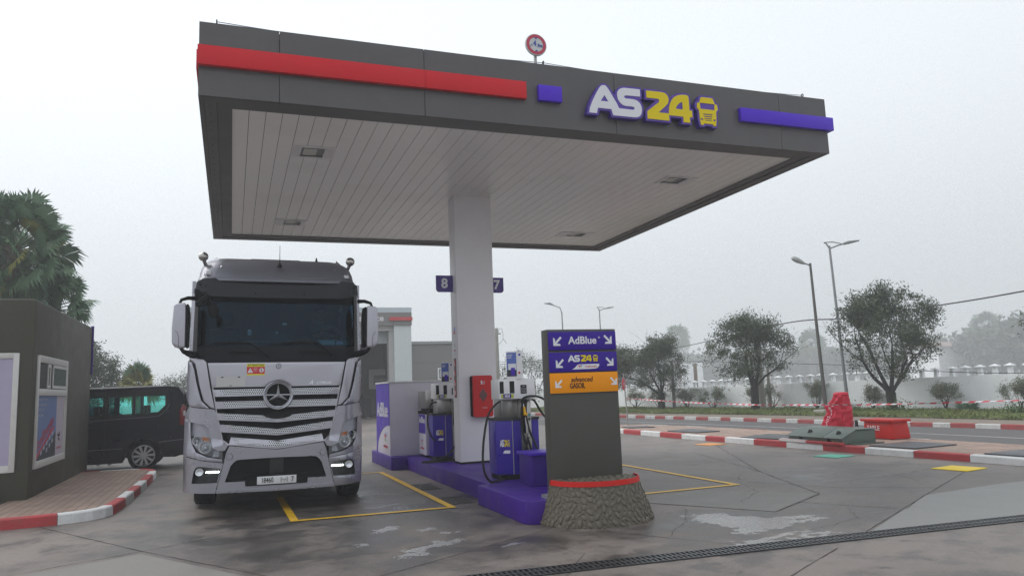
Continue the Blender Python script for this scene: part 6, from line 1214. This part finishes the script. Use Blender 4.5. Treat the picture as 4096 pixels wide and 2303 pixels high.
# ================================================================ LAMPS, POLES, CABLES
mat('lamp_steel',(.26,.27,.28),.5,.4,var=.1); mat('lamp_rust',(.11,.105,.10),.6,.3,var=.25,vs=3,dirt=.4,dcol=(.12,.06,.035))
lm=root('street_lamp',(21.06,22.75,.12),'leaning rusty street lamp with single cobra head on concrete block','street lamp','street lamps')
mb=MB(); mb.tube([(21.06,22.75,.3),(21.0,22.78,3.2),(20.97,22.80,5.9)],[.075,.06,.045],12); mb.tube([(20.97,22.8,5.80),(20.85,22.85,5.87),(20.76,22.88,5.90)],.025,8); mb.build('pole',M('lamp_rust'),lm,smooth=50)
mb=MB(); a=Vector((20.80,22.87,5.88)); b=Vector((20.47,23.06,6.10)); d_=(b-a); 
for k in range(9):
    pass
rings=[(0,.035),(.1,.05),(.3,.085),(.6,.11),(.85,.095),(.97,.05),(1.0,.01)]; mb.tube([tuple(a+d_*t*1.3) for t,_ in rings],[r_ for _,r_ in rings],12); mb.v=[(p[0],p[1],a.z+(p[2]-a.z)*1.0) for p in mb.v]; mb.build('lamp_head',mat('lamp_shell',(.33,.34,.33),.35,.2),lm,smooth=60)
mb=MB(); mb.prism([(20.72,22.5),(21.4,22.5),(21.4,23.1),(20.72,23.1)],.12,.30,'xy'); mb.build('base_block',M('concrete_post'),lm,bevel=.04)
def double_lamp(x,y,h,lab,lean=0,yaw=0):
    r_=root('street_lamp',(x,y,.1),lab,'street lamp','street lamps'); e=Vector((cos(yaw),sin(yaw),0))
    def p(u,z): return (x+e.x*u,y+e.y*u,z)
    mb=MB(); mb.tube([p(0,.1),p(lean,h)],[.075,.045],12); mb.tube([p(lean,h-.1),p(lean-.12,h+.12),p(lean-.2,h+.13)],[.04,.03,.012],8); mb.tube([p(lean,h-.12),p(lean+.3,h-.02),p(lean+.62,h+.05)],[.03,.03,.028],8); mb.tube([p(lean-.2,h+.16),p(lean+.15,h+.15),p(lean+.4,h+.07),p(lean+.6,h+.0)],[.02,.025,.022,.02],8); mb.build('pole',M('lamp_steel'),r_,smooth=50)
    mb=MB(); mb.tube([p(lean+.55,h+.04),p(lean+.75,h+.08),p(lean+1.15,h+.12)],[.05,.07,.03],8); mb.build('lamp_head',M('lamp_steel'),r_,smooth=50)
double_lamp(23.35,24.0,6.9,'tall pale street lamp with curved double arm behind the red cover',-.14,R(-38))
double_lamp(27.5,53.4,7.5,'distant double-arm street lamp right of the sign tower top',0,R(-25))
r_=root('street_lamp',(24.8,54.6,.1),'distant hook-arm street lamp above the left of the sign tower','street lamp','street lamps'); mb=MB(); mb.tube([(24.8,54.6,.1),(24.75,54.6,7.3),(24.6,54.6,7.75),(23.9,54.7,8.0)],[.08,.05,.04,.035],10); mb.build('pole',M('lamp_steel'),r_,smooth=50); mb=MB(); mb.tube([(24.1,54.7,7.95),(23.8,54.7,8.08),(23.3,54.75,8.1)],[.05,.1,.03],8); mb.build('lamp_head',M('lamp_steel'),r_,smooth=50)
r_=root('street_lamp',(-6.9,54.4,0),'distant slanted street lamp behind the van between tree and palm','street lamp','street lamps'); mb=MB(); mb.tube([(-7.2,54.4,0),(-6.85,54.4,2.0),(-6.5,54.4,3.2),(-6.35,54.4,3.42)],[.06,.045,.04,.03],8); mb.build('pole',M('lamp_steel'),r_,smooth=50); mb=MB(); mb.tube([(-6.4,54.4,3.40),(-6.15,54.4,3.45),(-5.75,54.4,3.38)],[.04,.1,.03],8); mb.build('lamp_head',M('lamp_steel'),r_,smooth=50)
def pole(x,y,z,r,lab,m_='concrete_post'):
    q=root('utility_pole',(x,y,.1),lab,'utility pole','utility poles'); mb=MB(); mb.tube([(x,y,.1),(x+.02,y,z)],[r,r*.62],8); mb.build('shaft',M(m_),q,bevel=.01); mb=MB(); mb.box(x-.25,x+.28,y-.03,y+.03,z-.35,z-.28); mb.build('crossarm',M('concrete_post'),q)
    return q
pole(22.3,28.0,3.9,.20,'thick concrete utility pole behind the middle roadside tree'); pole(23.0,28.3,2.0,.10,'short thin concrete pole right of the thick one behind the middle tree'); pole(20.8,32.8,2.6,.09,'thin dark utility pole right of the leftmost roadside tree trunk','lamp_rust')
pole(14.0,40.0,4.92,.16,'concrete utility pole with loose wire just right of the white column')
mb=MB(); mb.tube([(14.1,40,4.6),(14.2,40,4.9),(14.35,40,4.9),(14.42,40,4.6),(14.4,40,4.35),(14.5,40,4.2),(14.6,40,4.05)],.012,5); mb.tube([(14.05,40,3.9),(14.3,40,4.15),(14.42,40,4.3)],.01,5); tag(mb.build('loose_wire',M('black'),loc=(14.2,40,4.5),fix=False),'loose curled wire hanging off the pole beside the column','wire')
def cable(pts,r,lab):
    mb=MB(); P=[Vector(p) for p in pts]; o=[]
    for i in range(len(P)-1):
        p0,p1,p2,p3=P[max(i-1,0)],P[i],P[i+1],P[min(i+2,len(P)-1)]
        for k in range(8):
            t=k/8; o.append(.5*((2*p1)+(-p0+p2)*t+(2*p0-5*p1+4*p2-p3)*t*t+(-p0+3*p1-3*p2+p3)*t**3))
    o.append(P[-1]); mb.tube(o,r,5); tag(mb.build('overhead_cable',mat('cable_black',(.02,.02,.022),.6),loc=pts[0],fix=False),lab,'cable','overhead cables')
cable([(22,62,3.6),(30,52,4.1),(32.8,50,4.2),(25.9,30.6,4.22),(26.7,27.0,4.16),(26.7,22.1,4.2),(25.6,17.8,4.2),(24,10,4.4)],.028,'upper twisted overhead cable rising to the right edge')
cable([(14,40,3.05),(20,52,3.4),(27.2,41.9,2.83),(25.8,26.5,2.0),(24.85,21.7,1.62),(24.4,17.4,1.40),(24.2,12,1.3)],.013,'lower thin overhead cable running in front of the wall posts')
# ================================================================ VEGETATION
def leafmat(name,c1,c2,c3=None,tr=.25):
    m_=bpy.data.materials.new(name); m_.use_nodes=True; N=m_.node_tree.nodes; L=m_.node_tree.links; b=N['Principled BSDF']
    tc=N.new('ShaderNodeTexCoord'); n=N.new('ShaderNodeTexNoise'); n.inputs['Scale'].default_value=1.6; n.inputs['Detail'].default_value=4; L.new(tc.outputs['Object'],n.inputs[0]); n2=N.new('ShaderNodeTexNoise'); n2.inputs['Scale'].default_value=19; L.new(tc.outputs['Object'],n2.inputs[0])
    a=N.new('ShaderNodeMath'); a.operation='ADD'; L.new(n.outputs[0],a.inputs[0]); L.new(n2.outputs[0],a.inputs[1]); r=N.new('ShaderNodeMapRange'); r.inputs[1].default_value=.75; r.inputs[2].default_value=1.25; L.new(a.outputs[0],r.inputs[0])
    x=N.new('ShaderNodeMixRGB'); x.inputs[1].default_value=(*c1,1); x.inputs[2].default_value=(*c2,1); L.new(r.outputs[0],x.inputs[0]); L.new(x.outputs[0],b.inputs['Base Color']); b.inputs['Roughness'].default_value=.55; b.inputs['Specular IOR Level'].default_value=.35
    MATS[name]=m_; return m_
leafmat('olive_leaf',(.038,.058,.030),(.078,.105,.055)); leafmat('bush_leaf',(.15,.17,.12),(.26,.27,.20)); leafmat('dark_leaf',(.035,.055,.030),(.07,.095,.05)); leafmat('palm_leaf',(.06,.125,.07),(.12,.20,.105)); leafmat('palm_yellow',(.16,.17,.04),(.24,.22,.06)); leafmat('palm_dead',(.10,.075,.055),(.17,.13,.10)); leafmat('grass_leaf',(.085,.125,.03),(.19,.21,.06))
def leaves(mb,pts,rnd_,l,w,mi=0,up=.3):
    V=mb.v; F=mb.f; Mi=mb.m
    for c in pts:
        d=Vector((rnd_.gauss(0,1),rnd_.gauss(0,1),rnd_.gauss(up,1))); d.normalize(); s=d.cross(Vector((rnd_.gauss(0,1),rnd_.gauss(0,1),rnd_.gauss(0,1)))); s.normalize()
        L=l*rnd_.uniform(.6,1.3); W_=w*rnd_.uniform(.7,1.3)*.5; a=c; t=c+d*L; m_=c+d*(L*.45); p=m_+s*W_; q=m_-s*W_
        o=len(V); V+=[(a.x,a.y,a.z),(p.x,p.y,p.z),(t.x,t.y,t.z),(q.x,q.y,q.z)]; F.append((o,o+1,o+2,o+3)); Mi.append(mi)
def grow(mbt,p,d,length,r,depth,rnd_,tips,spread=.5,center=None,rad=None,twig=True):
    """a tapered, slightly wandering limb that forks; tips collects the ends"""
    n=4; pts=[p]; rs=[r]; q=p; dd=d
    for i in range(n):
        dd=(dd+Vector((rnd_.gauss(0,.13),rnd_.gauss(0,.13),rnd_.gauss(.03,.10)))).normalized(); q=q+dd*(length/n); pts.append(q); rs.append(r*(1-.42*(i+1)/n))
    mbt.tube(pts,rs,7 if depth>2 else 5 if depth>0 else 4)
    if depth<=0: tips.append((q,dd)); tips.append((pts[2],dd)); return
    k=rnd_.choice((2,3)) if depth>1 else 3
    for i in range(k):
        ax=Vector((rnd_.gauss(0,1),rnd_.gauss(0,1),rnd_.gauss(0,.55))).normalized(); nd=(dd+ax*spread*rnd_.uniform(.6,1.3)).normalized()
        st=pts[rnd_.choice((-1,-1,-2,-3))]
        grow(mbt,st,nd,length*rnd_.uniform(.62,.88),rs[-1]*rnd_.uniform(.5,.72),depth-1,rnd_,tips,spread)
def tree(name,loc,lab,limbs,seed,trunk_h,trunk_r,depth,leafm,per,clump,l=.125,w=.040,group=None,shape=None,cat='tree',spread=.55,bushy=0,z0=0):
    rnd_=random.Random(seed); r_=root(name,loc,lab,cat,group); base=Vector(loc); T=MB(); tips=[]
    top=base+Vector((rnd_.uniform(-.04,.04),0,trunk_h))
    if trunk_h>0: T.tube([tuple(base+Vector((0,0,-.1))),tuple(base+Vector((.02,.01,trunk_h*.5))),tuple(top)],[trunk_r*1.25,trunk_r,trunk_r*1.05],10)
    for (dx,dy,dz,L_,rr) in limbs: grow(T,top-Vector((0,0,trunk_h*.12)),Vector((dx,dy,dz)).normalized(),L_,rr,depth,rnd_,tips,spread)
    T.build('trunk',M('bark'),r_,smooth=70,fix=False)
    Cn=MB(); pts=[]
    for q,dd in tips:
        if shape:
            (cx_,cy_,cz_,rx_,rz_)=shape; e=((q.x-base.x-cx_)/rx_)**2+((q.y-base.y-cy_)/rx_)**2+((q.z-base.z-cz_)/rz_)**2
            if e>1.15: continue
        k=int(per*rnd_.uniform(.35,1.5))
        for i in range(k): pts.append(q+Vector((rnd_.gauss(0,clump),rnd_.gauss(0,clump),rnd_.gauss(0,clump*.75)))-dd*rnd_.uniform(0,clump))
    if shape and bushy:
        (cx_,cy_,cz_,rx_,rz_)=shape; cl=[]
        for i in range(bushy):
            while True:
                u=Vector((rnd_.uniform(-1,1),rnd_.uniform(-1,1),rnd_.uniform(-1,1)))
                if u.length<1 and rnd_.random()<.35+.65*u.length and mnoise.noise(u*1.9+Vector((seed,0,0)))>-.16: break
            c_=base+Vector((cx_+u.x*rx_,cy_+u.y*rx_,cz_+u.z*rz_)); rr=rnd_.uniform(.35,1.15)*clump*1.1
            for k in range(int(per*rnd_.uniform(.5,1.3))): pts.append(c_+Vector((rnd_.gauss(0,rr),rnd_.gauss(0,rr),rnd_.gauss(0,rr*.7))))
    leaves(Cn,pts,rnd_,l,w); Cn.build('crown',M(leafm),r_,fix=False); return r_
# roadside trees: the camera sees them along (.7,.7); right in the picture is (.7,-.7)
def dirs_(l): # (side, depth, up, length, radius) -> world
    return [(a*.70+b*.71,-a*.71+b*.70,c_,L_,r*.72) for a,b,c_,L_,r in l]
G_='olive trees along the road'
tree('olive_tree',(20.4,33.3,.1),'bushy olive tree with slanting trunk nearest the sign tower',dirs_([(-.75,.1,.75,1.35,.10),(-.25,-.1,1,1.3,.09),(.35,.1,1,1.25,.09),(.1,.4,1,1.2,.08)]),11,.9,.16,3,'olive_leaf',95,.20,group=G_,shape=(-.1,0,2.3,1.5,1.5),bushy=95)
tree('olive_tree',(18.9,35.6,.1),'rounder olive tree just left of the slanting one by the sign tower',dirs_([(-.5,.1,.9,1.2,.09),(.4,.0,1,1.2,.08),(0,.3,1,1.2,.08)]),12,.8,.14,3,'olive_leaf',95,.22,group=G_,shape=(.2,-.2,2.3,1.25,1.2),bushy=70)
tree('olive_tree',(21.4,27.3,.1),'middle olive tree with V-shaped trunk and broad crown',dirs_([(-.7,.0,.95,1.55,.10),(-.30,.2,1.1,1.5,.10),(.35,-.1,1.2,1.5,.12),(.62,.2,.95,1.35,.08)]),23,1.1,.17,3,'olive_leaf',80,.19,group=G_,shape=(-.1,.1,2.75,1.8,1.55),bushy=120,spread=.6)
tree('olive_tree',(23.1,21.6,.1),'largest olive tree with dark spreading limbs behind the sand box',dirs_([(-.85,.0,.85,1.55,.11),(-.35,.2,1.2,1.6,.12),(.12,.1,1.3,1.7,.12),(.55,.0,1.05,1.6,.10),(.25,-.3,1.1,1.5,.09)]),35,.75,.17,4,'olive_leaf',50,.17,group=G_,shape=(0,.0,2.95,1.75,1.9),bushy=165,spread=.52)
tree('olive_tree',(24.7,15.2,.1),'olive tree cut by the right edge of the picture',dirs_([(-.35,.0,1.0,1.2,.10),(.2,.2,1.2,1.4,.10),(.5,-.1,1,1.4,.10)]),44,.9,.18,3,'olive_leaf',95,.2,group=G_,shape=(0,.1,2.9,1.35,1.4),bushy=60)
tree('roadside_tree',(17.6,46.0,.0),'misty bushy tree right of the front pump',dirs_([(-.6,.1,.8,1.4,.10),(.0,.2,1,1.4,.10),(.6,.0,.9,1.4,.10)]),51,.7,.16,3,'dark_leaf',50,.3,l=.14,w=.05,group='misty trees behind the pumps',shape=(0,0,2.0,1.9,1.5),bushy=30)
tree('roadside_tree',(15.9,47.5,.0),'misty low tree between column and front pump',dirs_([(-.6,.1,.8,1.1,.09),(.6,.0,.9,1.1,.09)]),52,.6,.14,3,'dark_leaf',46,.3,l=.14,w=.05,group='misty trees behind the pumps',shape=(0,0,1.6,1.4,1.2),bushy=20)
tree('bare_tree',(20.6,50.5,.0),'sparse twiggy tree behind the left edge of the sign tower',dirs_([(-.4,.1,1.2,1.3,.07),(.2,.1,1.3,1.5,.07),(.5,0,1.1,1.2,.06)]),53,1.0,.11,3,'olive_leaf',16,.25,l=.12,w=.03,group='misty trees behind the pumps',spread=.45)
# bushes in front of the wall
BU=[(20.97,36.85,1.09,1.08,'shrub against the wall left of the slanting olive tree'),(21.38,35.22,1.06,1.12,'shrub behind the slanting olive trunk'),(21.80,33.06,1.11,1.06,'shrub right of the thin dark pole'),(22.11,31.39,1.2,1.67,'widest shrub left of the middle olive tree'),(22.86,29.35,1.03,.6,'small shrub just left of the middle olive trunk'),(23.04,28.18,1.2,.64,'narrow shrub beside the short concrete pole'),(23.38,25.78,1.19,1.2,'shrub behind the near street lamp'),(23.82,23.13,.94,.88,'pale shrub left of the largest olive trunk'),(24.25,20.26,1.10,1.21,'shrub right of the largest olive tree'),(24.32,17.57,1.08,.95,'shrub at the right edge under the tape')]
for i,(x,y,h,w_,lb) in enumerate(BU):
    k=w_/1.1; tree('olive_shrub',(x,y,.1),'grey-green '+lb,dirs_([(-.5*k,.0,.9,h*.36,.035),(-.2,.2,1.1,h*.38,.035),(.2,.0,1.2,h*.38,.035),(.5*k,.1,.9,h*.36,.035),(.05,-.3,1,h*.36,.03)]),100+i,.06,.05,3,'bush_leaf',20,.07,l=.075,w=.022,group='shrubs along the white wall',cat='shrub',shape=(0,0,h*.70,w_*.52,h*.38),bushy=12,spread=.42)
# left side
tree('dense_tree',(-6.35,39.5,0),'dense dark tree behind the kiosk corner',[(-.5,0,1,1.4,.12),(.4,.1,1,1.4,.12),(0,.3,1,1.5,.12),(.1,-.3,1,1.5,.1)],61,.8,.2,3,'dark_leaf',60,.24,l=.14,w=.06,shape=(0,0,2.35,1.5,2.1),bushy=190)
tree('low_tree',(-2.9,46,0),'misty leafy shrub between the small palm and truck mirror',[(-.5,0,1,1.1,.09),(.5,.1,1,1.1,.09),(0,.2,1,1.1,.08)],62,.5,.12,3,'olive_leaf',22,.22,l=.12,w=.04,shape=(.1,0,1.9,1.4,1.1),bushy=14,group='misty shrubs by the truck',cat='shrub')
tree('low_tree',(-2.05,43,0),'misty leafy shrub touching the truck mirror arm',[(-.5,0,1,1.1,.09),(.5,.1,1,1.1,.09)],63,.6,.12,3,'olive_leaf',22,.22,l=.12,w=.04,shape=(.1,0,2.1,.9,1.2),bushy=12,group='misty shrubs by the truck',cat='shrub')
# palms
def fan(mb,o,d,pet,rad,rnd_,mi,droop=.35,nb=22,tw=0):
    d=d.normalized(); e=o+d*pet; side=d.cross(Vector((0,0,1)));
    if side.length<.1: side=Vector((1,0,0))
    side.normalize(); nrm=side.cross(d).normalized()
    if tw: side=(side*cos(tw)+nrm*sin(tw)).normalized(); nrm=side.cross(d)
    mb.tube([o,o+d*pet*.5+Vector((0,0,.04)),e],[.022,.016,.010],4,mi)
    V=mb.v;F=mb.f
    for k in range(nb):
        a=-1.75+3.5*k/(nb-1)+rnd_.uniform(-.05,.05); u=d*cos(a)+side*sin(a); L=rad*(1-.22*abs(a)/1.75)*rnd_.uniform(.88,1.08)
        w=rad*.055; sv=(d*-sin(a)+side*cos(a)); p1=e+u*L*.58+nrm*.03; tip=e+u*L*rnd_.uniform(.86,.95)+Vector((0,0,-droop*L*rnd_.uniform(.6,1.5)))
        n=len(V); V+=[tuple(e),tuple(p1-sv*w),tuple(p1+sv*w),tuple(tip)]; F+=[(n,n+1,n+2),(n+1,n+3,n+2)]; mb.m+=[mi,mi]
def palm(loc,h,tr,nf,pet,rad,seed,lab,dead=0,group=None,elev=(-35,85),yellow=.1,nb=22,stretch=1.0,sub=None):
    rnd_=random.Random(seed); r_=root('fan_palm',loc,lab,'palm tree',group); b=Vector(loc); T=MB(); top=b+Vector((0,0,h)); T.tube([b-Vector((0,0,.1)),b+Vector((.03,0,h*.5)),top],[tr*1.2,tr,tr*.9],12); T.build('trunk',mat('palm_bark',(.10,.085,.07),.95,var=.3,vs=8,bump=1,bs=12),r_,smooth=60,fix=False)
    C_=MB()
    for i in range(nf):
        az=i*2.39996+rnd_.uniform(-.3,.3); t=(i+.5)/nf; el=R(elev[1]-(elev[1]-elev[0])*t+rnd_.uniform(-8,8)); d=Vector((cos(az)*cos(el),sin(az)*cos(el),sin(el)*stretch))
        o=top+Vector((0,0,-t*.5*stretch)); mi=1 if rnd_.random()<yellow*t*2 else 0
        fan(C_,o,d,pet*rnd_.uniform(.8,1.15),rad*rnd_.uniform(.85,1.1),rnd_,mi,droop=.08+.22*t,nb=nb,tw=rnd_.uniform(-1.5,1.5))
    C_.build('crown',[M('palm_leaf'),M('palm_yellow')],r_,fix=False)
    if dead:
        D=MB()
        for i in range(dead):
            az=i*2.4+rnd_.uniform(-.4,.4); el=R(-60-25*rnd_.random()); d=Vector((cos(az)*cos(el),sin(az)*cos(el),sin(el))); o=top+Vector((0,0,-.5-rnd_.random()*1.6)); fan(D,o,d,pet*.75,rad*.9,rnd_,0,droop=.5,nb=14,tw=rnd_.uniform(-1,1))
        D.build('dead_fronds',M('palm_dead'),r_,fix=False)
    return r_
palm((-6.1,25.3,0),6.2,.30,150,1.15,.72,5,'large fan palm with brown skirt rising over the kiosk',dead=80,elev=(-50,66),yellow=.07,stretch=1.0)
palm((-7.1,26.3,0),5.9,.28,90,1.0,.7,6,'second fan palm crowded left of the large one over the kiosk',dead=40,elev=(-50,72),yellow=.05)
palm((-5.2,25.9,0),4.6,.22,60,.8,.62,7,'shorter fan palm low on the right side of the large palm',dead=30,elev=(-40,75),yellow=.08)
palm((-3.95,37.8,0),2.30,.2,30,.5,.80,8,'small bright fan palm seen above the van roof',elev=(-5,85),yellow=1.0)
far=[((125,193,0),14.5,.6,1,'faint palm top behind the slanting olive tree'),((155,171,0),11,.6,2,'faint palm behind the near street lamp'),((191,145,0),13.5,.7,3,'tallest faint palm on the right skyline'),((189,148,0),10.8,.5,4,'slender small palm left of the tallest skyline palm')]
for loc,h,tr,sd_,lb in far: palm(loc,h,tr,34,2.0 if sd_!=4 else 1.3,3.1 if sd_!=4 else 1.8,40+sd_,lb,group='faint palms beyond the wall',elev=(-50,80),nb=14)
# tree line beyond the wall
rb=random.Random(77)
TL=[(.475,62,3.4,3.0),(.505,64,3.6,3.2),(.535,66,3.7,3.4),(.565,62,3.6,3.2),(.595,60,3.3,3.2),(.625,62,3.5,3.4),(.655,58,3.4,3.2),(.685,60,3.3,3.3),(.712,56,3.2,3.2),(.738,58,3.4,3.3),(.762,56,3.6,3.2),(.785,58,3.6,3.4),(.806,52,4.1,3.2),(.826,48,4.4,3.0),(.842,46,4.5,3.0),(.45,66,3.2,3.2)]
LN=['left of the faint gate pillars','left above the faint gate','behind the faint gate pillars','right of the faint gate','behind the left side of the middle olive','straight behind the middle olive crown','behind the near street lamp foot','between near lamp and tall lamp','behind the left of the largest olive','behind the trunk of the largest olive','right of the largest olive crown','below the slender small palm','below the tallest skyline palm','at the right of the skyline palms','at the right picture edge','directly behind the sign tower']
for i,(dx,D,h,w_) in enumerate(TL):
    dy=math.sqrt(1-dx*dx); h=1.57+D*4.2*(h-1.57)/D; D*=4.2; w_*=3.0; rnd_=random.Random(200+i); loc=(dx*D,dy*D,0); r_=root('broad_tree',loc,'hazy broad tree beyond the wall '+LN[i],'tree','hazy trees beyond the wall'); T=MB(); T.tube([(loc[0],loc[1],-.1),(loc[0],loc[1],h*.6)],[.2,.1],6); T.build('trunk',M('bark'),r_,fix=False); C_=MB(); pts=[]
    for k in range(95):
        while True:
            u=Vector((rnd_.uniform(-1,1),rnd_.uniform(-1,1),rnd_.uniform(-1,1)))
            if u.length<1: break
        c_=Vector((loc[0]+u.x*w_,loc[1]+u.y*w_,h*.52+u.z*h*.44)); rr=rnd_.uniform(.9,1.9)
        for j in range(60): pts.append(c_+Vector((rnd_.gauss(0,rr),rnd_.gauss(0,rr),rnd_.gauss(0,rr*.7))))
    leaves(C_,pts,rnd_,1.4,.85); C_.build('crown',M('dark_leaf'),r_,fix=False)
# far gate pillars and roof
gt=root('gate_house',(47,70,0),'faint white gate block with brown panel beyond the wall','building'); mb=MB()
for a,b in(((.5453,.8383),(.5583,.8297)),((.562,.8271),(.568,.823))):
    p=Vector((a[0]*85,a[1]*85,0)); q=Vector((b[0]*85,b[1]*85,0)); n_=Vector((.55,.83,0)); mb.add([tuple(p),tuple(q),tuple(q+n_),tuple(p+n_)]+[(v_.x,v_.y,3.47) for v_ in(p,q,q+n_,p+n_)],[(0,3,2,1),(4,5,6,7),(0,1,5,4),(1,2,6,5),(2,3,7,6),(3,0,4,7)])
mb.build('wall',M('wall_white'),gt)
mb=MB(); p=Vector((.5583*85.3,.8297*85.3,0)); q=Vector((.562*85.3,.8271*85.3,0)); n_=Vector((.55,.83,0))*.5; mb.add([tuple(p),tuple(q),tuple(q+n_),tuple(p+n_)]+[(v_.x,v_.y,3.4) for v_ in(p,q,q+n_,p+n_)],[(0,3,2,1),(4,5,6,7),(0,1,5,4),(1,2,6,5),(2,3,7,6),(3,0,4,7)]); mb.build('panel',mat('brown_panel',(.2,.14,.09),.8),gt)
hs_=root('far_house',(170,139,0),'barely visible low house roof on the right skyline','house'); mb=MB(); mb.box(162,174,136,145,0,7.6); mb.build('wall',M('wall_white'),hs_); mb=MB(); mb.add([(161,135,7.6),(175,135,7.6),(175,146,7.6),(161,146,7.6),(161,140.5,8.9),(175,140.5,8.9)],[(0,1,5,4),(2,3,4,5),(0,4,3),(1,2,5),(0,3,2,1)]); mb.build('roof',mat('tile',(.28,.2,.17),.8),hs_)
# grass and weeds on the verge
rg=random.Random(6); G=MB(); V=G.v; F=G.f
for k in range(46000):
    y=2+ (rg.random()**.85)*44; gx=lerp_path(GE,y); wx=lerp_path(WL,y); t=rg.random(); x=gx+(wx-gx)*t+rg.uniform(-.15,.05)
    cl=mnoise.noise(Vector((x*.9,y*.9,3))); 
    if cl<-.28 and rg.random()<.7: continue
    h=(.05+.10*rg.random())*(1+.7*cl)*(1.5 if rg.random()<.05 else 1); a=rg.random()*PI; wd=rg.uniform(.012,.03); lx,ly=rg.gauss(0,.06),rg.gauss(0,.06)
    n=len(V); V+=[(x-wd*cos(a),y-wd*sin(a),.13),(x+wd*cos(a),y+wd*sin(a),.13),(x+lx+wd*.4*cos(a),y+ly,.13+h*.7),(x+lx*1.8,y+ly*1.8,.13+h)]; F+=[(n,n+1,n+2),(n,n+2,n+3)]; G.m+=[0,0]
G.build('grass',M('grass_leaf'),None,loc=(22,20,.13),fix=False)['kind']='stuff'
def weed(x,y,s,lb,kind):
    r_=random.Random(int(x*100)); o=Vector((x,y,.12)); w=MB()
    if kind=='fan': 
        for i in range(9): az=i*2.4; el=R(35+20*r_.random()); fan(w,o,Vector((cos(az)*cos(el),sin(az)*cos(el),sin(el))),s*.35,s*.55,r_,0,droop=.1,nb=12)
        q=w.build('dwarf_palm',[M('palm_leaf'),M('palm_yellow')],None,loc=tuple(o),fix=False); tag(q,lb,'plant','dwarf palms by the wall')
    else:
        pts=[o+Vector((r_.gauss(0,s*.5),r_.gauss(0,s*.5),abs(r_.gauss(0,s*.35)))) for i in range(500)]; leaves(w,pts,r_,.09,.04); q=w.build('leafy_weed',M('grass_leaf') if 0 else M('weed_leaf'),None,loc=tuple(o),fix=False); tag(q,lb,'plant','leafy weeds on the verge')
leafmat('weed_leaf',(.04,.09,.02),(.10,.16,.04))
weed(23.2,18.6,.75,'dwarf fan palm in the grass right of the largest olive','fan'); weed(24.0,15.9,.6,'smaller dwarf fan palm near the right picture edge','fan')
weed(22.7,21.0,.55,'lush leafy weed clump at the foot of the largest olive','w'); weed(23.2,16.9,.4,'leafy weed clump between the two dwarf palms','w'); weed(22.2,22.6,.35,'small leafy weed left of the largest olive foot','w')
# ================================================================ FOG
hz=MB(); hz.box(-200,300,-60,320,-1.0,16); hzo=hz.build('haze',bpy.data.materials.new('haze'),None); hzo['kind']='stuff'
hm=hzo.data.materials[0]; hm.use_nodes=True; N=hm.node_tree.nodes; N.clear(); o_=N.new('ShaderNodeOutputMaterial'); pv=N.new('ShaderNodeVolumePrincipled'); pv.inputs['Color'].default_value=(.95,.975,1,1); pv.inputs['Density'].default_value=.0028; pv.inputs['Anisotropy'].default_value=.2
hm.node_tree.links.new(pv.outputs[0],o_.inputs['Volume'])
